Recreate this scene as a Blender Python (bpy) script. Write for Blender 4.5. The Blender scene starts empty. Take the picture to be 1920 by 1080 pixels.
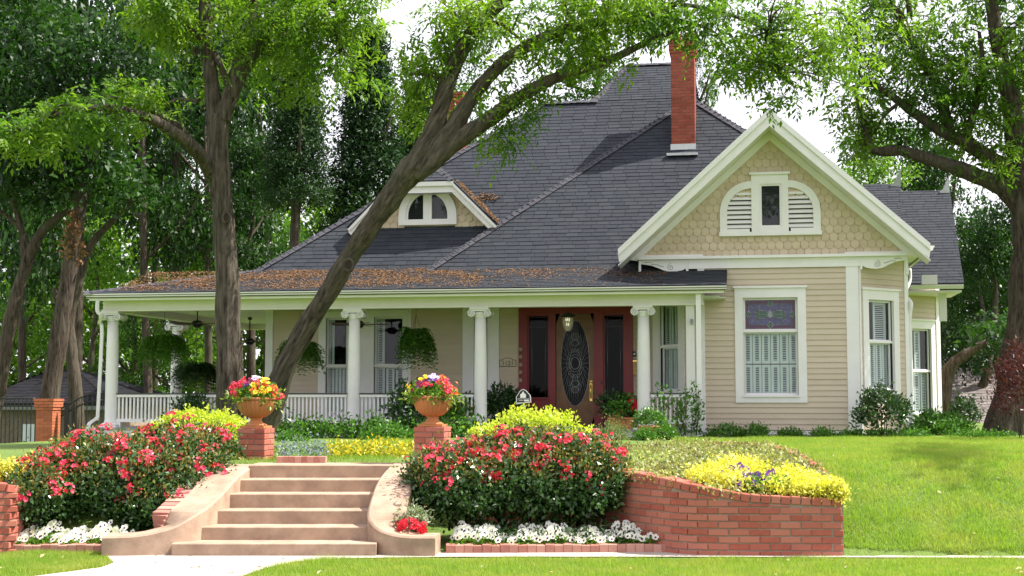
import bpy, math, random
import numpy as np
from mathutils import Vector, Matrix
R = math.radians
SC = bpy.context.scene
COL = SC.collection
random.seed(7)
rng = np.random.default_rng(7)

# ------------------------------------------------------------------ camera, world, sun, exposure
EYE, FPX, PSI, TH = 1.67, 2600.0, R(9.61), R(4.51)
cd = bpy.data.cameras.new('camera')
cam = bpy.data.objects.new('camera', cd)
COL.objects.link(cam)
cam.location = (0, 0, EYE)
cam.rotation_euler = (math.pi/2 + TH, 0, PSI)
cd.sensor_width = 36
cd.lens = 36*FPX/1920
cd.clip_start, cd.clip_end = 0.1, 3000
SC.camera = cam

SUN_EL, SUN_AZ = R(55), R(14)          # azimuth measured from +X towards +Y
S = Vector((math.cos(SUN_EL)*math.cos(SUN_AZ), math.cos(SUN_EL)*math.sin(SUN_AZ), math.sin(SUN_EL)))
w = bpy.data.worlds.new('World')
SC.world = w
w.use_nodes = True
nt = w.node_tree
nt.nodes.clear()
sky = nt.nodes.new('ShaderNodeTexSky')
sky.sky_type = 'NISHITA'
sky.sun_disc = False
sky.sun_elevation = SUN_EL
sky.sun_rotation = math.pi/2 - SUN_AZ
sky.dust_density = 4.0
sky.air_density = 1.0
sky.ozone_density = 1.0
mixw = nt.nodes.new('ShaderNodeMixRGB')     # thin bright overcast veil over the blue
mixw.inputs[0].default_value = 0.72
mixw.inputs[2].default_value = (8.2, 7.85, 8.4, 1)
bgn = nt.nodes.new('ShaderNodeBackground')
bgn.inputs[1].default_value = 0.10
outw = nt.nodes.new('ShaderNodeOutputWorld')
nt.links.new(sky.outputs[0], mixw.inputs[1])
nt.links.new(mixw.outputs[0], bgn.inputs[0])
nt.links.new(bgn.outputs[0], outw.inputs[0])
sd = bpy.data.lights.new('sun', 'SUN')
sd.energy = 4.9
sd.angle = R(0.55)
sd.color = (1.0, 0.95, 0.86)
sun = bpy.data.objects.new('sun', sd)
COL.objects.link(sun)
sun.rotation_euler = S.to_track_quat('Z', 'Y').to_euler()
SC.view_settings.view_transform = 'Standard'
SC.view_settings.look = 'None'
SC.view_settings.exposure = 1.12
SC.view_settings.gamma = 1.0
SC.view_settings.use_curve_mapping = False
SC.cycles.max_bounces = 8
SC.cycles.transparent_max_bounces = 12
SC.cycles.caustics_reflective = False
SC.cycles.caustics_refractive = False

# ------------------------------------------------------------------ photo measurements -> points in the place
_Rv = np.array([math.cos(PSI), math.sin(PSI), 0])
_Fv = np.array([-math.sin(PSI)*math.cos(TH), math.cos(PSI)*math.cos(TH), math.sin(TH)])
_Uv = np.cross(_Rv, _Fv)
def ray(px, py): return _Rv*(px-960)/FPX + _Uv*(540-py)/FPX + _Fv
def P(px, py, Y):                       # point on the plane y = Y
    d = ray(px, py); t = Y/d[1]
    return Vector((d[0]*t, Y, EYE + d[2]*t))
def G(px, py, z):                       # point on the plane z
    d = ray(px, py); t = (z-EYE)/d[2]
    return Vector((d[0]*t, d[1]*t, z))
def XA(px, Y, py=745): return P(px, py, Y).x
def project(p):
    v = np.array(p) - np.array([0, 0, EYE]); c = v @ _Fv
    return 960 + FPX*(v @ _Rv)/c, 540 - FPX*(v @ _Uv)/c

# ------------------------------------------------------------------ objects
def empty(name, loc, label=None, cat=None, group=None):
    o = bpy.data.objects.new(name, None)
    COL.objects.link(o); o.location = loc; o.empty_display_size = .2
    tag(o, label, cat, group)
    return o
def tag(o, label=None, cat=None, group=None, kind=None):
    if label: o['label'] = label
    if cat: o['category'] = cat
    if group: o['group'] = group
    if kind: o['kind'] = kind
    return o
BASE = {}
def link(name, me, parent=None, loc=None, rot=None, scale=None, M=None):
    """object under parent; loc / mesh coordinates are in world space (parents here are never rotated)"""
    o = bpy.data.objects.new(name, me)
    COL.objects.link(o)
    if M is not None: o.matrix_basis = M
    else:
        if loc is not None: o.location = loc
        if rot is not None: o.rotation_euler = rot
        if scale is not None: o.scale = scale
    if parent is not None:
        o.parent = parent
        b = BASE.get(parent.name)
        if b is None:
            b = BASE[parent.name] = parent_matrix(parent)
        o.matrix_parent_inverse = b.inverted()
    return o
def parent_matrix(o):
    m = o.matrix_parent_inverse.copy() @ o.matrix_basis.copy() if o.parent is not None else o.matrix_basis.copy()
    if o.parent is not None: m = parent_matrix(o.parent) @ m
    return m

class MB:
    def __init__(s): s.v, s.f, s.mi, s.mats, s.sm = [], [], [], [], []
    def _m(s, m):
        if m is None: return 0
        if m not in s.mats: s.mats.append(m)
        return s.mats.index(m)
    def add(s, v, f, m=None, smooth=False):
        n = len(s.v); s.v += [tuple(x) for x in v]
        k = s._m(m)
        for q in f: s.f.append(tuple(i+n for i in q)); s.mi.append(k); s.sm.append(smooth)
        return s
    def box(s, x0, x1, y0, y1, z0, z1, m=None):
        v = [(x, y, z) for z in (z0, z1) for y in (y0, y1) for x in (x0, x1)]
        return s.add(v, [(0,2,3,1),(4,5,7,6),(0,1,5,4),(2,6,7,3),(0,4,6,2),(1,3,7,5)], m)
    def hexa(s, v, m=None):
        return s.add(v, [(0,2,3,1),(4,5,7,6),(0,1,5,4),(2,6,7,3),(0,4,6,2),(1,3,7,5)], m)
    def fbox(s, fr, a0, a1, z0, z1, d0, d1, m=None):
        return s.hexa([fr.pt(a, z, d) for z in (z0, z1) for d in (d0, d1) for a in (a0, a1)], m)
    def fprism(s, fr, poly, d0, d1, m=None, smooth=False):   # poly of (a, z)
        n = len(poly)
        v = [fr.pt(a, z, d1) for a, z in poly] + [fr.pt(a, z, d0) for a, z in poly]
        f = [tuple(range(n)), tuple(range(2*n-1, n-1, -1))] + [(i, i+n, (i+1) % n+n, (i+1) % n) for i in range(n)]
        return s.add(v, f, m, smooth)
    def strip(s, fr, inner, outer, d0, d1, m=None):          # band between two polylines of (a, z)
        n = len(inner)
        v = [fr.pt(a, z, d1) for a, z in inner]+[fr.pt(a, z, d1) for a, z in outer]+[fr.pt(a, z, d0) for a, z in inner]+[fr.pt(a, z, d0) for a, z in outer]
        f = []
        for i in range(n-1):
            f += [(i, i+1, n+i+1, n+i), (2*n+i, 3*n+i, 3*n+i+1, 2*n+i+1), (i, 2*n+i, 2*n+i+1, i+1), (n+i, n+i+1, 3*n+i+1, 3*n+i)]
        f += [(0, n, 3*n, 2*n), (n-1, 3*n-1, 4*n-1, 2*n-1)]
        return s.add(v, f, m)
    def tube(s, pts, rad, n=8, m=None, cap=True, noise=0, smooth=True):
        pts = [Vector(p) for p in pts]
        if not hasattr(rad, '__len__'): rad = [rad]*len(pts)
        V, F = [], []
        ref = None
        for i, p in enumerate(pts):
            d = (pts[min(i+1, len(pts)-1)] - pts[max(i-1, 0)])
            if d.length < 1e-9: d = Vector((0, 0, 1))
            d.normalize()
            if ref is None:
                ref = Vector((1, 0, 0)) if abs(d.x) < .9 else Vector((0, 1, 0))
            a = (ref - d*ref.dot(d)).normalized(); b = d.cross(a); ref = a
            for k in range(n):
                t = 2*math.pi*k/n
                r = rad[i]*(1 + (noise*random.uniform(-1, 1) if noise else 0))
                V.append(p + a*math.cos(t)*r + b*math.sin(t)*r)
        for i in range(len(pts)-1):
            for k in range(n):
                F.append((i*n+k, i*n+(k+1) % n, (i+1)*n+(k+1) % n, (i+1)*n+k))
        if cap: F += [tuple(range(n-1, -1, -1)), tuple(range((len(pts)-1)*n, len(pts)*n))]
        return s.add(V, F, m, smooth)
    def lathe(s, prof, c, n=24, m=None, flute=0, nfl=0, smooth=True, rng_=(0, 0)):   # prof of (r, z)
        V, F = [], []
        for i, (r, z) in enumerate(prof):
            for k in range(n):
                t = 2*math.pi*k/n
                q = r
                if flute and rng_[0] <= i <= rng_[1]: q = r*(1 + flute*abs(math.sin(nfl*t/2)) - flute*.6)
                V.append((c[0]+q*math.cos(t), c[1]+q*math.sin(t), c[2]+z))
        for i in range(len(prof)-1):
            for k in range(n):
                F.append((i*n+k, i*n+(k+1) % n, (i+1)*n+(k+1) % n, (i+1)*n+k))
        F += [tuple(range(n-1, -1, -1)), tuple(range((len(prof)-1)*n, len(prof)*n))]
        return s.add(V, F, m, smooth)
    def mesh(s, name, m=None):
        me = bpy.data.meshes.new(name)
        me.from_pydata(s.v, [], s.f)
        if s.mats:
            for q in s.mats: me.materials.append(q)
            me.polygons.foreach_set('material_index', s.mi)
        elif m is not None: me.materials.append(m)
        me.polygons.foreach_set('use_smooth', s.sm)
        me.update()
        return me
    def build(s, name, m=None, parent=None, **k):
        return link(name, s.mesh(name, m), parent, **k)

class Fr:                                # a vertical face: origin o (x, y), direction u along it, outward normal n
    def __init__(s, o, u=(1, 0)):
        l = math.hypot(*u); s.o = o; s.u = (u[0]/l, u[1]/l); s.n = (s.u[1], -s.u[0])
    def pt(s, a, z, d=0): return (s.o[0]+s.u[0]*a+s.n[0]*d, s.o[1]+s.u[1]*a+s.n[1]*d, z)
    def at(s, px, py, d=0):
        r = ray(px, py); ox, oy = s.o[0]+s.n[0]*d, s.o[1]+s.n[1]*d
        t = (ox*s.n[0]+oy*s.n[1])/(r[0]*s.n[0]+r[1]*s.n[1])
        return ((r[0]*t-ox)*s.u[0]+(r[1]*t-oy)*s.u[1], EYE+r[2]*t)
    def M(s, a, z, d=0, roll=0, sc=(1, 1, 1)):
        m = Matrix(((s.u[0], -s.n[0], 0, 0), (s.u[1], -s.n[1], 0, 0), (0, 0, 1, 0), (0, 0, 0, 1)))   # local x along, y inward, z up
        return Matrix.Translation(s.pt(a, z, d)) @ m @ Matrix.Rotation(roll, 4, 'Y') @ Matrix.Diagonal((*sc, 1))

def np_mesh(name, V, F, m, smooth=False):
    me = bpy.data.meshes.new(name)
    V = np.ascontiguousarray(V, dtype=np.float32); F = np.ascontiguousarray(F, dtype=np.int32)
    k = F.shape[1]
    me.vertices.add(len(V)); me.vertices.foreach_set('co', V.ravel())
    me.loops.add(F.size); me.loops.foreach_set('vertex_index', F.ravel())
    me.polygons.add(len(F)); me.polygons.foreach_set('loop_start', np.arange(len(F), dtype=np.int32)*k)
    if m is not None: me.materials.append(m)
    me.update(calc_edges=True)
    me.polygons.foreach_set('use_smooth', np.full(len(F), smooth != 'flat', dtype=bool))
    return me
def unit(v): return v/np.maximum(np.linalg.norm(v, axis=-1, keepdims=True), 1e-9)
def rdir(n): return unit(rng.normal(size=(n, 3)))
def leaves(C, D, N, L, Wd, fold=.18):
    D = unit(D); Sd = unit(np.cross(D, N)); Nn = np.cross(Sd, D)
    L = np.asarray(L).reshape(-1, 1)*np.ones((len(C), 1)); Wd = np.asarray(Wd).reshape(-1, 1)*np.ones((len(C), 1))
    V = np.stack([C, C+D*L*.45+Sd*Wd*.5+Nn*Wd*fold, C+D*L-Nn*L*.12, C+D*L*.45-Sd*Wd*.5+Nn*Wd*fold], 1).reshape(-1, 3)
    return V, np.arange(len(V)).reshape(-1, 4)
def sprays(C, D, L, nl, lL, lW, droop=.25):
    """compound leaves: nl leaflets either side of a rachis from C along D"""
    n = len(C); D = unit(D)
    N = unit(rng.normal(size=(n, 3))*.45 + np.array([0, 0, 1.]))
    Sd = unit(np.cross(D, N))
    cs, ds, ns = [], [], []
    Lr = L*rng.uniform(.7, 1.2, (n, 1))
    for i in range(nl):
        t = (i+1)/nl
        base = C + D*Lr*t + np.array([0, 0, -1.])*Lr*droop*t*t
        if i == nl-1: d = D
        else: d = D*.65 + Sd*(1 if i % 2 else -1)*.9
        cs.append(base); ds.append(d + rng.normal(size=(n, 3))*.15 + np.array([0, 0, -.25])); ns.append(N + rng.normal(size=(n, 3))*.25)
    C2, D2, N2 = (np.concatenate(q) for q in (cs, ds, ns))
    k = rng.uniform(.55, 1.45, (len(C2), 1))
    return leaves(C2, D2, N2, lL*k, lW*k)
def catmull(pts, rad, k=5):
    p = [Vector(q) for q in pts]; out, ro = [], []
    for i in range(len(p)-1):
        a, b, c, d = p[max(i-1, 0)], p[i], p[i+1], p[min(i+2, len(p)-1)]
        for j in range(k):
            t = j/k
            out.append(.5*((2*b)+(c-a)*t+(2*a-5*b+4*c-d)*t*t+(3*b-a-3*c+d)*t**3)); ro.append(rad[i]*(1-t)+rad[i+1]*t)
    out.append(p[-1]); ro.append(rad[-1])
    return out, ro

# ------------------------------------------------------------------ materials
def nodes(name):
    m = bpy.data.materials.new(name); m.use_nodes = True
    t = m.node_tree; b = t.nodes['Principled BSDF']
    return m, t, b
def N_(t, k, **kw):
    n = t.nodes.new('ShaderNode'+k)
    for a, v in kw.items(): setattr(n, a, v)
    return n
def ramp(t, fac, stops):
    r = N_(t, 'ValToRGB'); e = r.color_ramp.elements
    while len(e) < len(stops): e.new(.5)
    for i, (p, c) in enumerate(stops): e[i].position = p; e[i].color = (*c, 1)
    t.links.new(fac, r.inputs[0]); return r.outputs[0]
def noise(t, scale, detail=4, vec=None, stretch=None, rough=.6):
    n = N_(t, 'TexNoise'); n.inputs['Scale'].default_value = scale; n.inputs['Detail'].default_value = detail; n.inputs['Roughness'].default_value = rough
    tc = N_(t, 'NewGeometry'); o = tc.outputs['Position']
    if stretch:
        mp = N_(t, 'Mapping'); mp.inputs['Scale'].default_value = stretch; t.links.new(o, mp.inputs[0]); o = mp.outputs[0]
    t.links.new(o, n.inputs['Vector'])
    return n.outputs['Fac']
def rand_id(t):
    g = N_(t, 'NewGeometry'); oi = N_(t, 'ObjectInfo'); a = N_(t, 'Math', operation='ADD'); f = N_(t, 'Math', operation='FRACT')
    t.links.new(g.outputs['Random Per Island'], a.inputs[0]); t.links.new(oi.outputs['Random'], a.inputs[1]); t.links.new(a.outputs[0], f.inputs[0])
    return f.outputs[0]
def mixc(t, fac, a, b, mode='MIX'):
    x = N_(t, 'MixRGB', blend_type=mode)
    for i, q in ((0, fac), (1, a), (2, b)):
        if hasattr(q, 'is_linked') or hasattr(q, 'links'): t.links.new(q, x.inputs[i])
        else: x.inputs[i].default_value = q if i == 0 else (*q, 1)
    return x.outputs[0]
def bump(t, b, h, dist=.01, strength=.6):
    n = N_(t, 'Bump'); n.inputs['Distance'].default_value = dist; n.inputs['Strength'].default_value = strength
    t.links.new(h, n.inputs['Height']); t.links.new(n.outputs[0], b.inputs['Normal'])
def mat(name, c, c2=None, rough=.6, sc=6, bp=0, bsc=60, metal=0, spec=.4, rnd=None):
    """colour with mottled wear between c and c2; rnd = third colour mixed per piece"""
    m, t, b = nodes(name)
    col = None
    if c2 is not None: col = mixc(t, ramp(t, noise(t, sc, 5), [(.35, (0, 0, 0)), (.7, (1, 1, 1))]), c, c2)
    if rnd is not None:
        col = mixc(t, rand_id(t), col if col is not None else c, rnd)
    if col is not None: t.links.new(col, b.inputs['Base Color'])
    else: b.inputs['Base Color'].default_value = (*c, 1)
    b.inputs['Roughness'].default_value = rough; b.inputs['Metallic'].default_value = metal
    b.inputs['Specular IOR Level'].default_value = spec
    if bp: bump(t, b, noise(t, bsc, 4), bp)
    return m
def leafmat(name, c1, c2, tr=.35, rough=.45, c3=None, spec=.35, sc=.7):
    m, t, b = nodes(name)
    col = mixc(t, rand_id(t), c1, c2)
    if c3 is not None:
        col = mixc(t, ramp(t, noise(t, sc, 2), [(.42, (0, 0, 0)), (.62, (1, 1, 1))]), col, c3)
    t.links.new(col, b.inputs['Base Color']); b.inputs['Roughness'].default_value = rough; b.inputs['Specular IOR Level'].default_value = spec
    tl = N_(t, 'BsdfTranslucent'); mx = N_(t, 'MixShader'); mx.inputs[0].default_value = tr
    brt = mixc(t, 1.0, col, (1.5, 1.6, .7), 'MULTIPLY')
    t.links.new(brt, tl.inputs[0]); t.links.new(b.outputs[0], mx.inputs[1]); t.links.new(tl.outputs[0], mx.inputs[2])
    t.links.new(mx.outputs[0], t.nodes['Material Output'].inputs[0])
    return m
def barkmat(name, c1, c2, sc=17, lean=0):
    m, t, b = nodes(name)
    f = noise(t, sc, 8, stretch=(1.0, 1.0, .13), rough=.72)
    if lean:
        for n in t.nodes:
            if n.type == 'MAPPING':
                m2 = N_(t, 'Mapping'); m2.inputs['Rotation'].default_value = (0, lean, 0)
                t.links.new(n.inputs[0].links[0].from_socket, m2.inputs[0]); t.links.new(m2.outputs[0], n.inputs[0])
    f2 = noise(t, 1.3, 3)
    col = ramp(t, f, [(.36, tuple(q*.22 for q in c1)), (.48, c1), (.66, c2)])
    col = mixc(t, ramp(t, f2, [(.4, (0, 0, 0)), (.7, (.4, .4, .4))]), col, (.12, .12, .085))
    t.links.new(col, b.inputs['Base Color']); b.inputs['Roughness'].default_value = .9; b.inputs['Specular IOR Level'].default_value = .2
    bump(t, b, f, .07, 1.0)
    return m
def glassmat(name, tint=(.90, .94, .94), refl=.25):
    m = bpy.data.materials.new(name); m.use_nodes = True; t = m.node_tree
    t.nodes.remove(t.nodes['Principled BSDF'])
    tr = N_(t, 'BsdfTransparent'); tr.inputs[0].default_value = (*tint, 1)
    gl = N_(t, 'BsdfGlossy'); gl.inputs['Roughness'].default_value = .02; gl.inputs[0].default_value = (1, 1, 1, 1)
    lw = N_(t, 'LayerWeight'); lw.inputs[0].default_value = .5
    pw = N_(t, 'Math', operation='POWER'); pw.inputs[1].default_value = 4.0; t.links.new(lw.outputs['Facing'], pw.inputs[0])
    ma = N_(t, 'Math', operation='MULTIPLY_ADD'); ma.inputs[1].default_value = .6; ma.inputs[2].default_value = refl*.16; t.links.new(pw.outputs[0], ma.inputs[0])
    mx = N_(t, 'MixShader'); t.links.new(ma.outputs[0], mx.inputs[0]); t.links.new(tr.outputs[0], mx.inputs[1]); t.links.new(gl.outputs[0], mx.inputs[2])
    t.links.new(mx.outputs[0], t.nodes['Material Output'].inputs[0])
    bp = N_(t, 'Bump'); bp.inputs['Distance'].default_value = .004; bp.inputs['Strength'].default_value = .35
    t.links.new(noise(t, 2.2, 2), bp.inputs['Height']); t.links.new(bp.outputs[0], gl.inputs['Normal'])
    return m
WHITE = mat('white_paint', (.80, .785, .795), (.75, .735, .74), .5, 3)
TRIM = mat('old_white_trim', (.80, .775, .785), (.73, .71, .71), .55, 2.2)
SIDING = mat('tan_paint', (.56, .468, .368), (.51, .425, .33), .6, 3, rnd=(.58, .488, .386))
SCALE_M = mat('tan_scale_paint', (.55, .445, .325), (.48, .385, .28), .65, 4, rnd=(.60, .49, .365))
BACK = mat('tan_backing', (.30, .24, .17))
RED = mat('dark_red_paint', (.22, .016, .024), (.18, .014, .022), .4, 3)
WOOD = mat('varnished_wood', (.20, .085, .028), (.12, .05, .018), .35, 5)
DARK = mat('dark_room', (.018, .018, .018), rough=.9)
ROOMW = mat('dim_room_wall', (.05, .045, .04), rough=.9)
BLACK = mat('black_metal', (.012, .012, .013), rough=.45)
LEAD = mat('lead_came', (.30, .32, .33), rough=.35, metal=.6)
BRASS = mat('brass', (.75, .52, .16), rough=.25, metal=1)
GLASS = glassmat('window_glass', refl=.12)
DGLASS = glassmat('door_glass', (.35, .4, .38), .05)
DSHING = mat('dark_shaded_shingle', (.016, .016, .02), (.012, .012, .015), .95, 2, spec=.1, rnd=(.022, .022, .026))  # dark shingle made blacker: tree shade over the garage roof is painted in
SHUT = mat('white_shutter', (.72, .74, .72), (.66, .68, .66), .5, 4)
SHING = mat('roof_shingle', (.028, .033, .042), (.024, .028, .036), .9, 1.2, spec=.2, rnd=(.036, .041, .050))
DECK = mat('roof_deck', (.022, .022, .027), rough=.9)
CAPM = mat('hip_cap', (.042, .043, .055), (.034, .035, .046), .9, 2, rnd=(.058, .058, .070))
BRICK = mat('red_brick', (.38, .105, .072), (.31, .08, .058), .85, 14, .004, 90, spec=.2, rnd=(.45, .17, .125))
CBRICK = mat('shaded_chimney_brick', (.27, .062, .042), (.21, .05, .036), .9, 6, .004, 90, spec=.2, rnd=(.33, .09, .06))  # darker copy of the red brick, with the chimney's shade put into the colour
OBRICK = mat('orange_brick', (.36, .115, .06), (.30, .09, .05), .85, 10, .004, 90, spec=.2, rnd=(.5, .16, .08))
PBRICK = mat('pink_brick', (.40, .17, .13), (.30, .12, .10), .85, 10, .004, 90, spec=.2, rnd=(.52, .28, .22))
MORTAR = mat('mortar', (.34, .25, .20), (.26, .2, .16), .95, 12, .004, 80)
STEPM = mat('tinted_concrete', (.42, .30, .22), (.27, .185, .135), .85, 4.5, .006, 70, spec=.25)
CONC = mat('pavement_concrete', (.44, .395, .345), (.36, .32, .275), .9, 2.5, .003, 90)
TERRA = mat('terracotta', (.50, .20, .075), (.42, .165, .065), .75, 7, .003, 60)
FLASH = mat('metal_flashing', (.55, .57, .57), (.45, .47, .46), .4, 5, metal=.5)
SOIL = mat('soil', (.045, .028, .018), (.03, .02, .012), .95, 8, .02, 20)
BARK = barkmat('grey_bark', (.075, .06, .047), (.17, .14, .115))
BARKL = barkmat('grey_bark_leaning', (.075, .06, .047), (.17, .14, .115), 17, R(-32))
BARKD = barkmat('dark_bark', (.07, .052, .04), (.14, .11, .085))
HEART = mat('knot_wood', (.03, .022, .016), rough=.95)
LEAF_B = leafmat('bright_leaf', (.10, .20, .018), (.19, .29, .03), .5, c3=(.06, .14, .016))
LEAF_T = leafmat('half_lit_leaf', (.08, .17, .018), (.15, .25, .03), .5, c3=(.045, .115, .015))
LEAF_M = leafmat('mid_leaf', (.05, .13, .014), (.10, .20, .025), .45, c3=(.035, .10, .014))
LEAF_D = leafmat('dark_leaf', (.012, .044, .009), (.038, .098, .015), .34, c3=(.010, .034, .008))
CONIF = leafmat('conifer_needles', (.018, .05, .018), (.035, .085, .025), .15, .6)
ROSEL = leafmat('rose_leaf', (.022, .068, .018), (.065, .14, .035), .2, .3, spec=.6)
ROSEN = leafmat('rose_new_leaf', (.26, .13, .05), (.20, .24, .06), .3, .4)
LIME = leafmat('lime_leaf', (.38, .48, .035), (.56, .60, .08), .35, .5)
YELG = leafmat('yellow_ground_leaf', (.56, .55, .05), (.70, .66, .16), .3, .5)
VARI = leafmat('variegated_leaf', (.16, .24, .05), (.50, .50, .20), .3, .5, c3=(.20, .19, .08), sc=2.5)
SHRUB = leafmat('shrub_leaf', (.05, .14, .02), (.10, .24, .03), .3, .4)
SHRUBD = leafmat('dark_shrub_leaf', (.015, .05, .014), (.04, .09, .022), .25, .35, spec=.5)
FERN = leafmat('fern_frond', (.06, .17, .02), (.13, .27, .04), .35, .5)
MAPLE = leafmat('maroon_leaf', (.05, .012, .018), (.10, .025, .03), .3, .45)
PANL = leafmat('pansy_leaf', (.06, .16, .02), (.14, .28, .03), .3, .4)
GRASSM = leafmat('grass_blade', (.17, .285, .034), (.265, .37, .058), .42, .55, c3=(.29, .35, .07), sc=1.6)
LITTER = leafmat('brown_leaf_litter', (.15, .075, .032), (.25, .135, .062), .1, .8)
def petal(name, c, c2): return leafmat(name, c, c2, .3, .5)
F_RED = petal('red_petal', (.55, .008, .025), (.66, .02, .05))
F_PINK = petal('pink_petal', (.68, .035, .10), (.74, .09, .17))
F_WHITE = petal('white_petal', (.82, .81, .81), (.8, .79, .76))
F_PURP = petal('purple_petal', (.14, .04, .40), (.22, .08, .48))
F_LAV = petal('lavender_petal', (.48, .38, .72), (.6, .52, .78))
F_YEL = petal('yellow_petal', (.80, .55, .02), (.82, .66, .06))
F_ORA = petal('orange_petal', (.75, .25, .02), (.72, .12, .02))
F_MAR = petal('maroon_petal', (.18, .012, .05), (.25, .02, .08))
F_DK = petal('dark_petal_eye', (.03, .008, .05), (.05, .01, .07))
# ------------------------------------------------------------------ street-side frame: depth v along the view, u across
_NH = np.array([-math.sin(PSI), math.cos(PSI)])
def PV(px, py, v):
    d = ray(px, py); t = v/(d[0]*_NH[0]+d[1]*_NH[1])
    return Vector((d[0]*t, d[1]*t, EYE+d[2]*t))
def vdep(x, y): return x*_NH[0] + y*_NH[1]
def sm(a, b, x):
    t = np.clip((x-a)/(b-a), 0, 1); return t*t*(3-2*t)
V0 = 14.75
def lawn_right(v): return .06*sm(14.76, 14.82, v)+.82*np.sin(np.pi/2*np.clip((v-V0-.05)/3.5, 0, 1))**1.1
BEDX_V = [14.6, 15.6, 16.4, 17.4, 19, 21.5]
BEDX = [PV(1578, 900, 14.6).x, PV(1565, 900, 15.6).x, PV(1543, 900, 16.4).x, PV(1512, 900, 17.4).x, PV(1478, 900, 19).x, PV(1438, 900, 21.5).x]
def gz(x, y):
    x = np.asarray(x, float); y = np.asarray(y, float)
    v = vdep(x, y)
    zr = lawn_right(v)
    zl = .03*sm(15.0, 15.3, v) + .84*sm(17.0, 17.8, v)
    xb = np.interp(v, BEDX_V, BEDX)
    wr = sm(xb-.40, xb-.14, x)
    z = zl*(1-wr) + zr*wr
    zbl = .07*sm(15.06, 15.18, v) + .76*sm(15.3, 17.3, v)
    wl = 1-sm(-7.2, -6.75, x)
    z = z*(1-wl) + zbl*wl
    drop = sm(12.5, 18, -x)*sm(17.5, 34, y)
    z = z - .58*drop - 1.0*sm(12.5, 17, -x)*sm(35, 46, y) - .5*sm(46, 80, y)
    z = z + .012*np.sin(x*1.7)*np.sin(y*1.3)*sm(14.9, 16, v)
    return z
def gz1(x, y): return float(gz(x, y))
def axis(lo, a, b, hi, st):
    c = list(np.arange(a, b, st)); k = st; q = a
    while q > lo: k *= 1.35; q -= k; c.insert(0, q)
    k = st; q = c[-1]
    while q < hi: k *= 1.35; q += k; c.append(q)
    return np.array(c)
LAWN, t, b = nodes('lawn_turf')
g1 = noise(t, 35, 5); g2 = noise(t, .6, 3)
col = mixc(t, ramp(t, g2, [(.35, (0, 0, 0)), (.65, (1, 1, 1))]), (.11, .19, .02), (.15, .235, .03))
col = mixc(t, ramp(t, g1, [(.35, (0, 0, 0)), (.7, (1, 1, 1))]), col, (.075, .125, .016))
t.links.new(col, b.inputs['Base Color']); b.inputs['Roughness'].default_value = .9; bump(t, b, g1, .03, 1)
xs, ys = axis(-900, -20, 8, 900, .14), axis(-60, 11.5, 25, 1500, .12)
X, Y = np.meshgrid(xs, ys)
Z = gz(X, Y)
nx = len(xs)
idx = np.arange(len(xs)*len(ys)).reshape(len(ys), nx)
F = np.stack([idx[:-1, :-1], idx[:-1, 1:], idx[1:, 1:], idx[1:, :-1]], -1).reshape(-1, 4)
tag(link('lawn', np_mesh('lawn', np.stack([X, Y, Z], -1).reshape(-1, 3), F, LAWN, True)), kind='structure')

# concrete walk: the strip along the wall foot and the path that runs from the steps towards the street
def sheet(name, pts, z, m, **k):
    return MB().add([(p[0], p[1], z) for p in pts], [tuple(range(len(pts)))]).build(name, m, **k)
walk = [G(190, 1037, .01), G(205, 1048, .01), G(213, 1055, .01), G(190, 1064, .01), G(60, 1081, .01), G(-200, 1118, .01), G(330, 1130, .01),
        G(452, 1081, .01), G(500, 1065, .01), G(560, 1053, .01), G(640, 1047, .01), G(840, 1044, .01), G(1300, 1044, .01), G(1990, 1046.5, .01), G(1990, 1043, .01), G(1580, 1040, .01), G(1300, 1031, .01), G(840, 1031, .01), G(700, 1030, .01), G(330, 1030, .01)]
WALK = [(p.x, p.y) for p in walk]
tag(sheet('pavement', [(p[0], p[1]) for p in reversed(WALK)], .012, CONC), kind='structure')

# ------------------------------------------------------------------ entrance steps
STEP_Y = [1019, 988, 957, 926, 899, 872]
STEP_L = [322, 372, 402, 426, 448, 467]
steps = empty('entrance_steps', PV(560, 1036, V0), 'tan concrete entrance steps climbing between two curved cheek walls', 'steps')
for i, (sy, sl) in enumerate(zip(STEP_Y, STEP_L)):
    v = V0 + .36*i
    zt = PV(560, sy, v).z
    zb = -.05 if i == 0 else PV(560, STEP_Y[i-1], v-.36).z - .03
    r1 = 705 if i == 0 else 765
    vb = v+.42 if i < 5 else v+.62
    A, B = PV(sl, sy, v), PV(r1, sy, v)
    A2, B2 = A + Vector((.0, vb-v, 0)), B + Vector((0, vb-v, 0))
    m = MB(); c = .011
    n = Vector((_NH[0], _NH[1], 0))
    prof = lambda p, dv, z: (p + n*dv).to_tuple()[:2] + (z,)
    V = []
    for p in (A, B):
        V += [prof(p, 0, zb), prof(p, 0, zt-c), prof(p, c*.35, zt-c*.3), prof(p, c, zt), prof(p, vb-v, zt), prof(p, vb-v, zb)]
    m.add(V, [(k, k+6, (k+1) % 6+6, (k+1) % 6) for k in range(6)] + [tuple(range(6)), tuple(range(11, 5, -1))])
    m.build('step', STEPM, steps)

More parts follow.
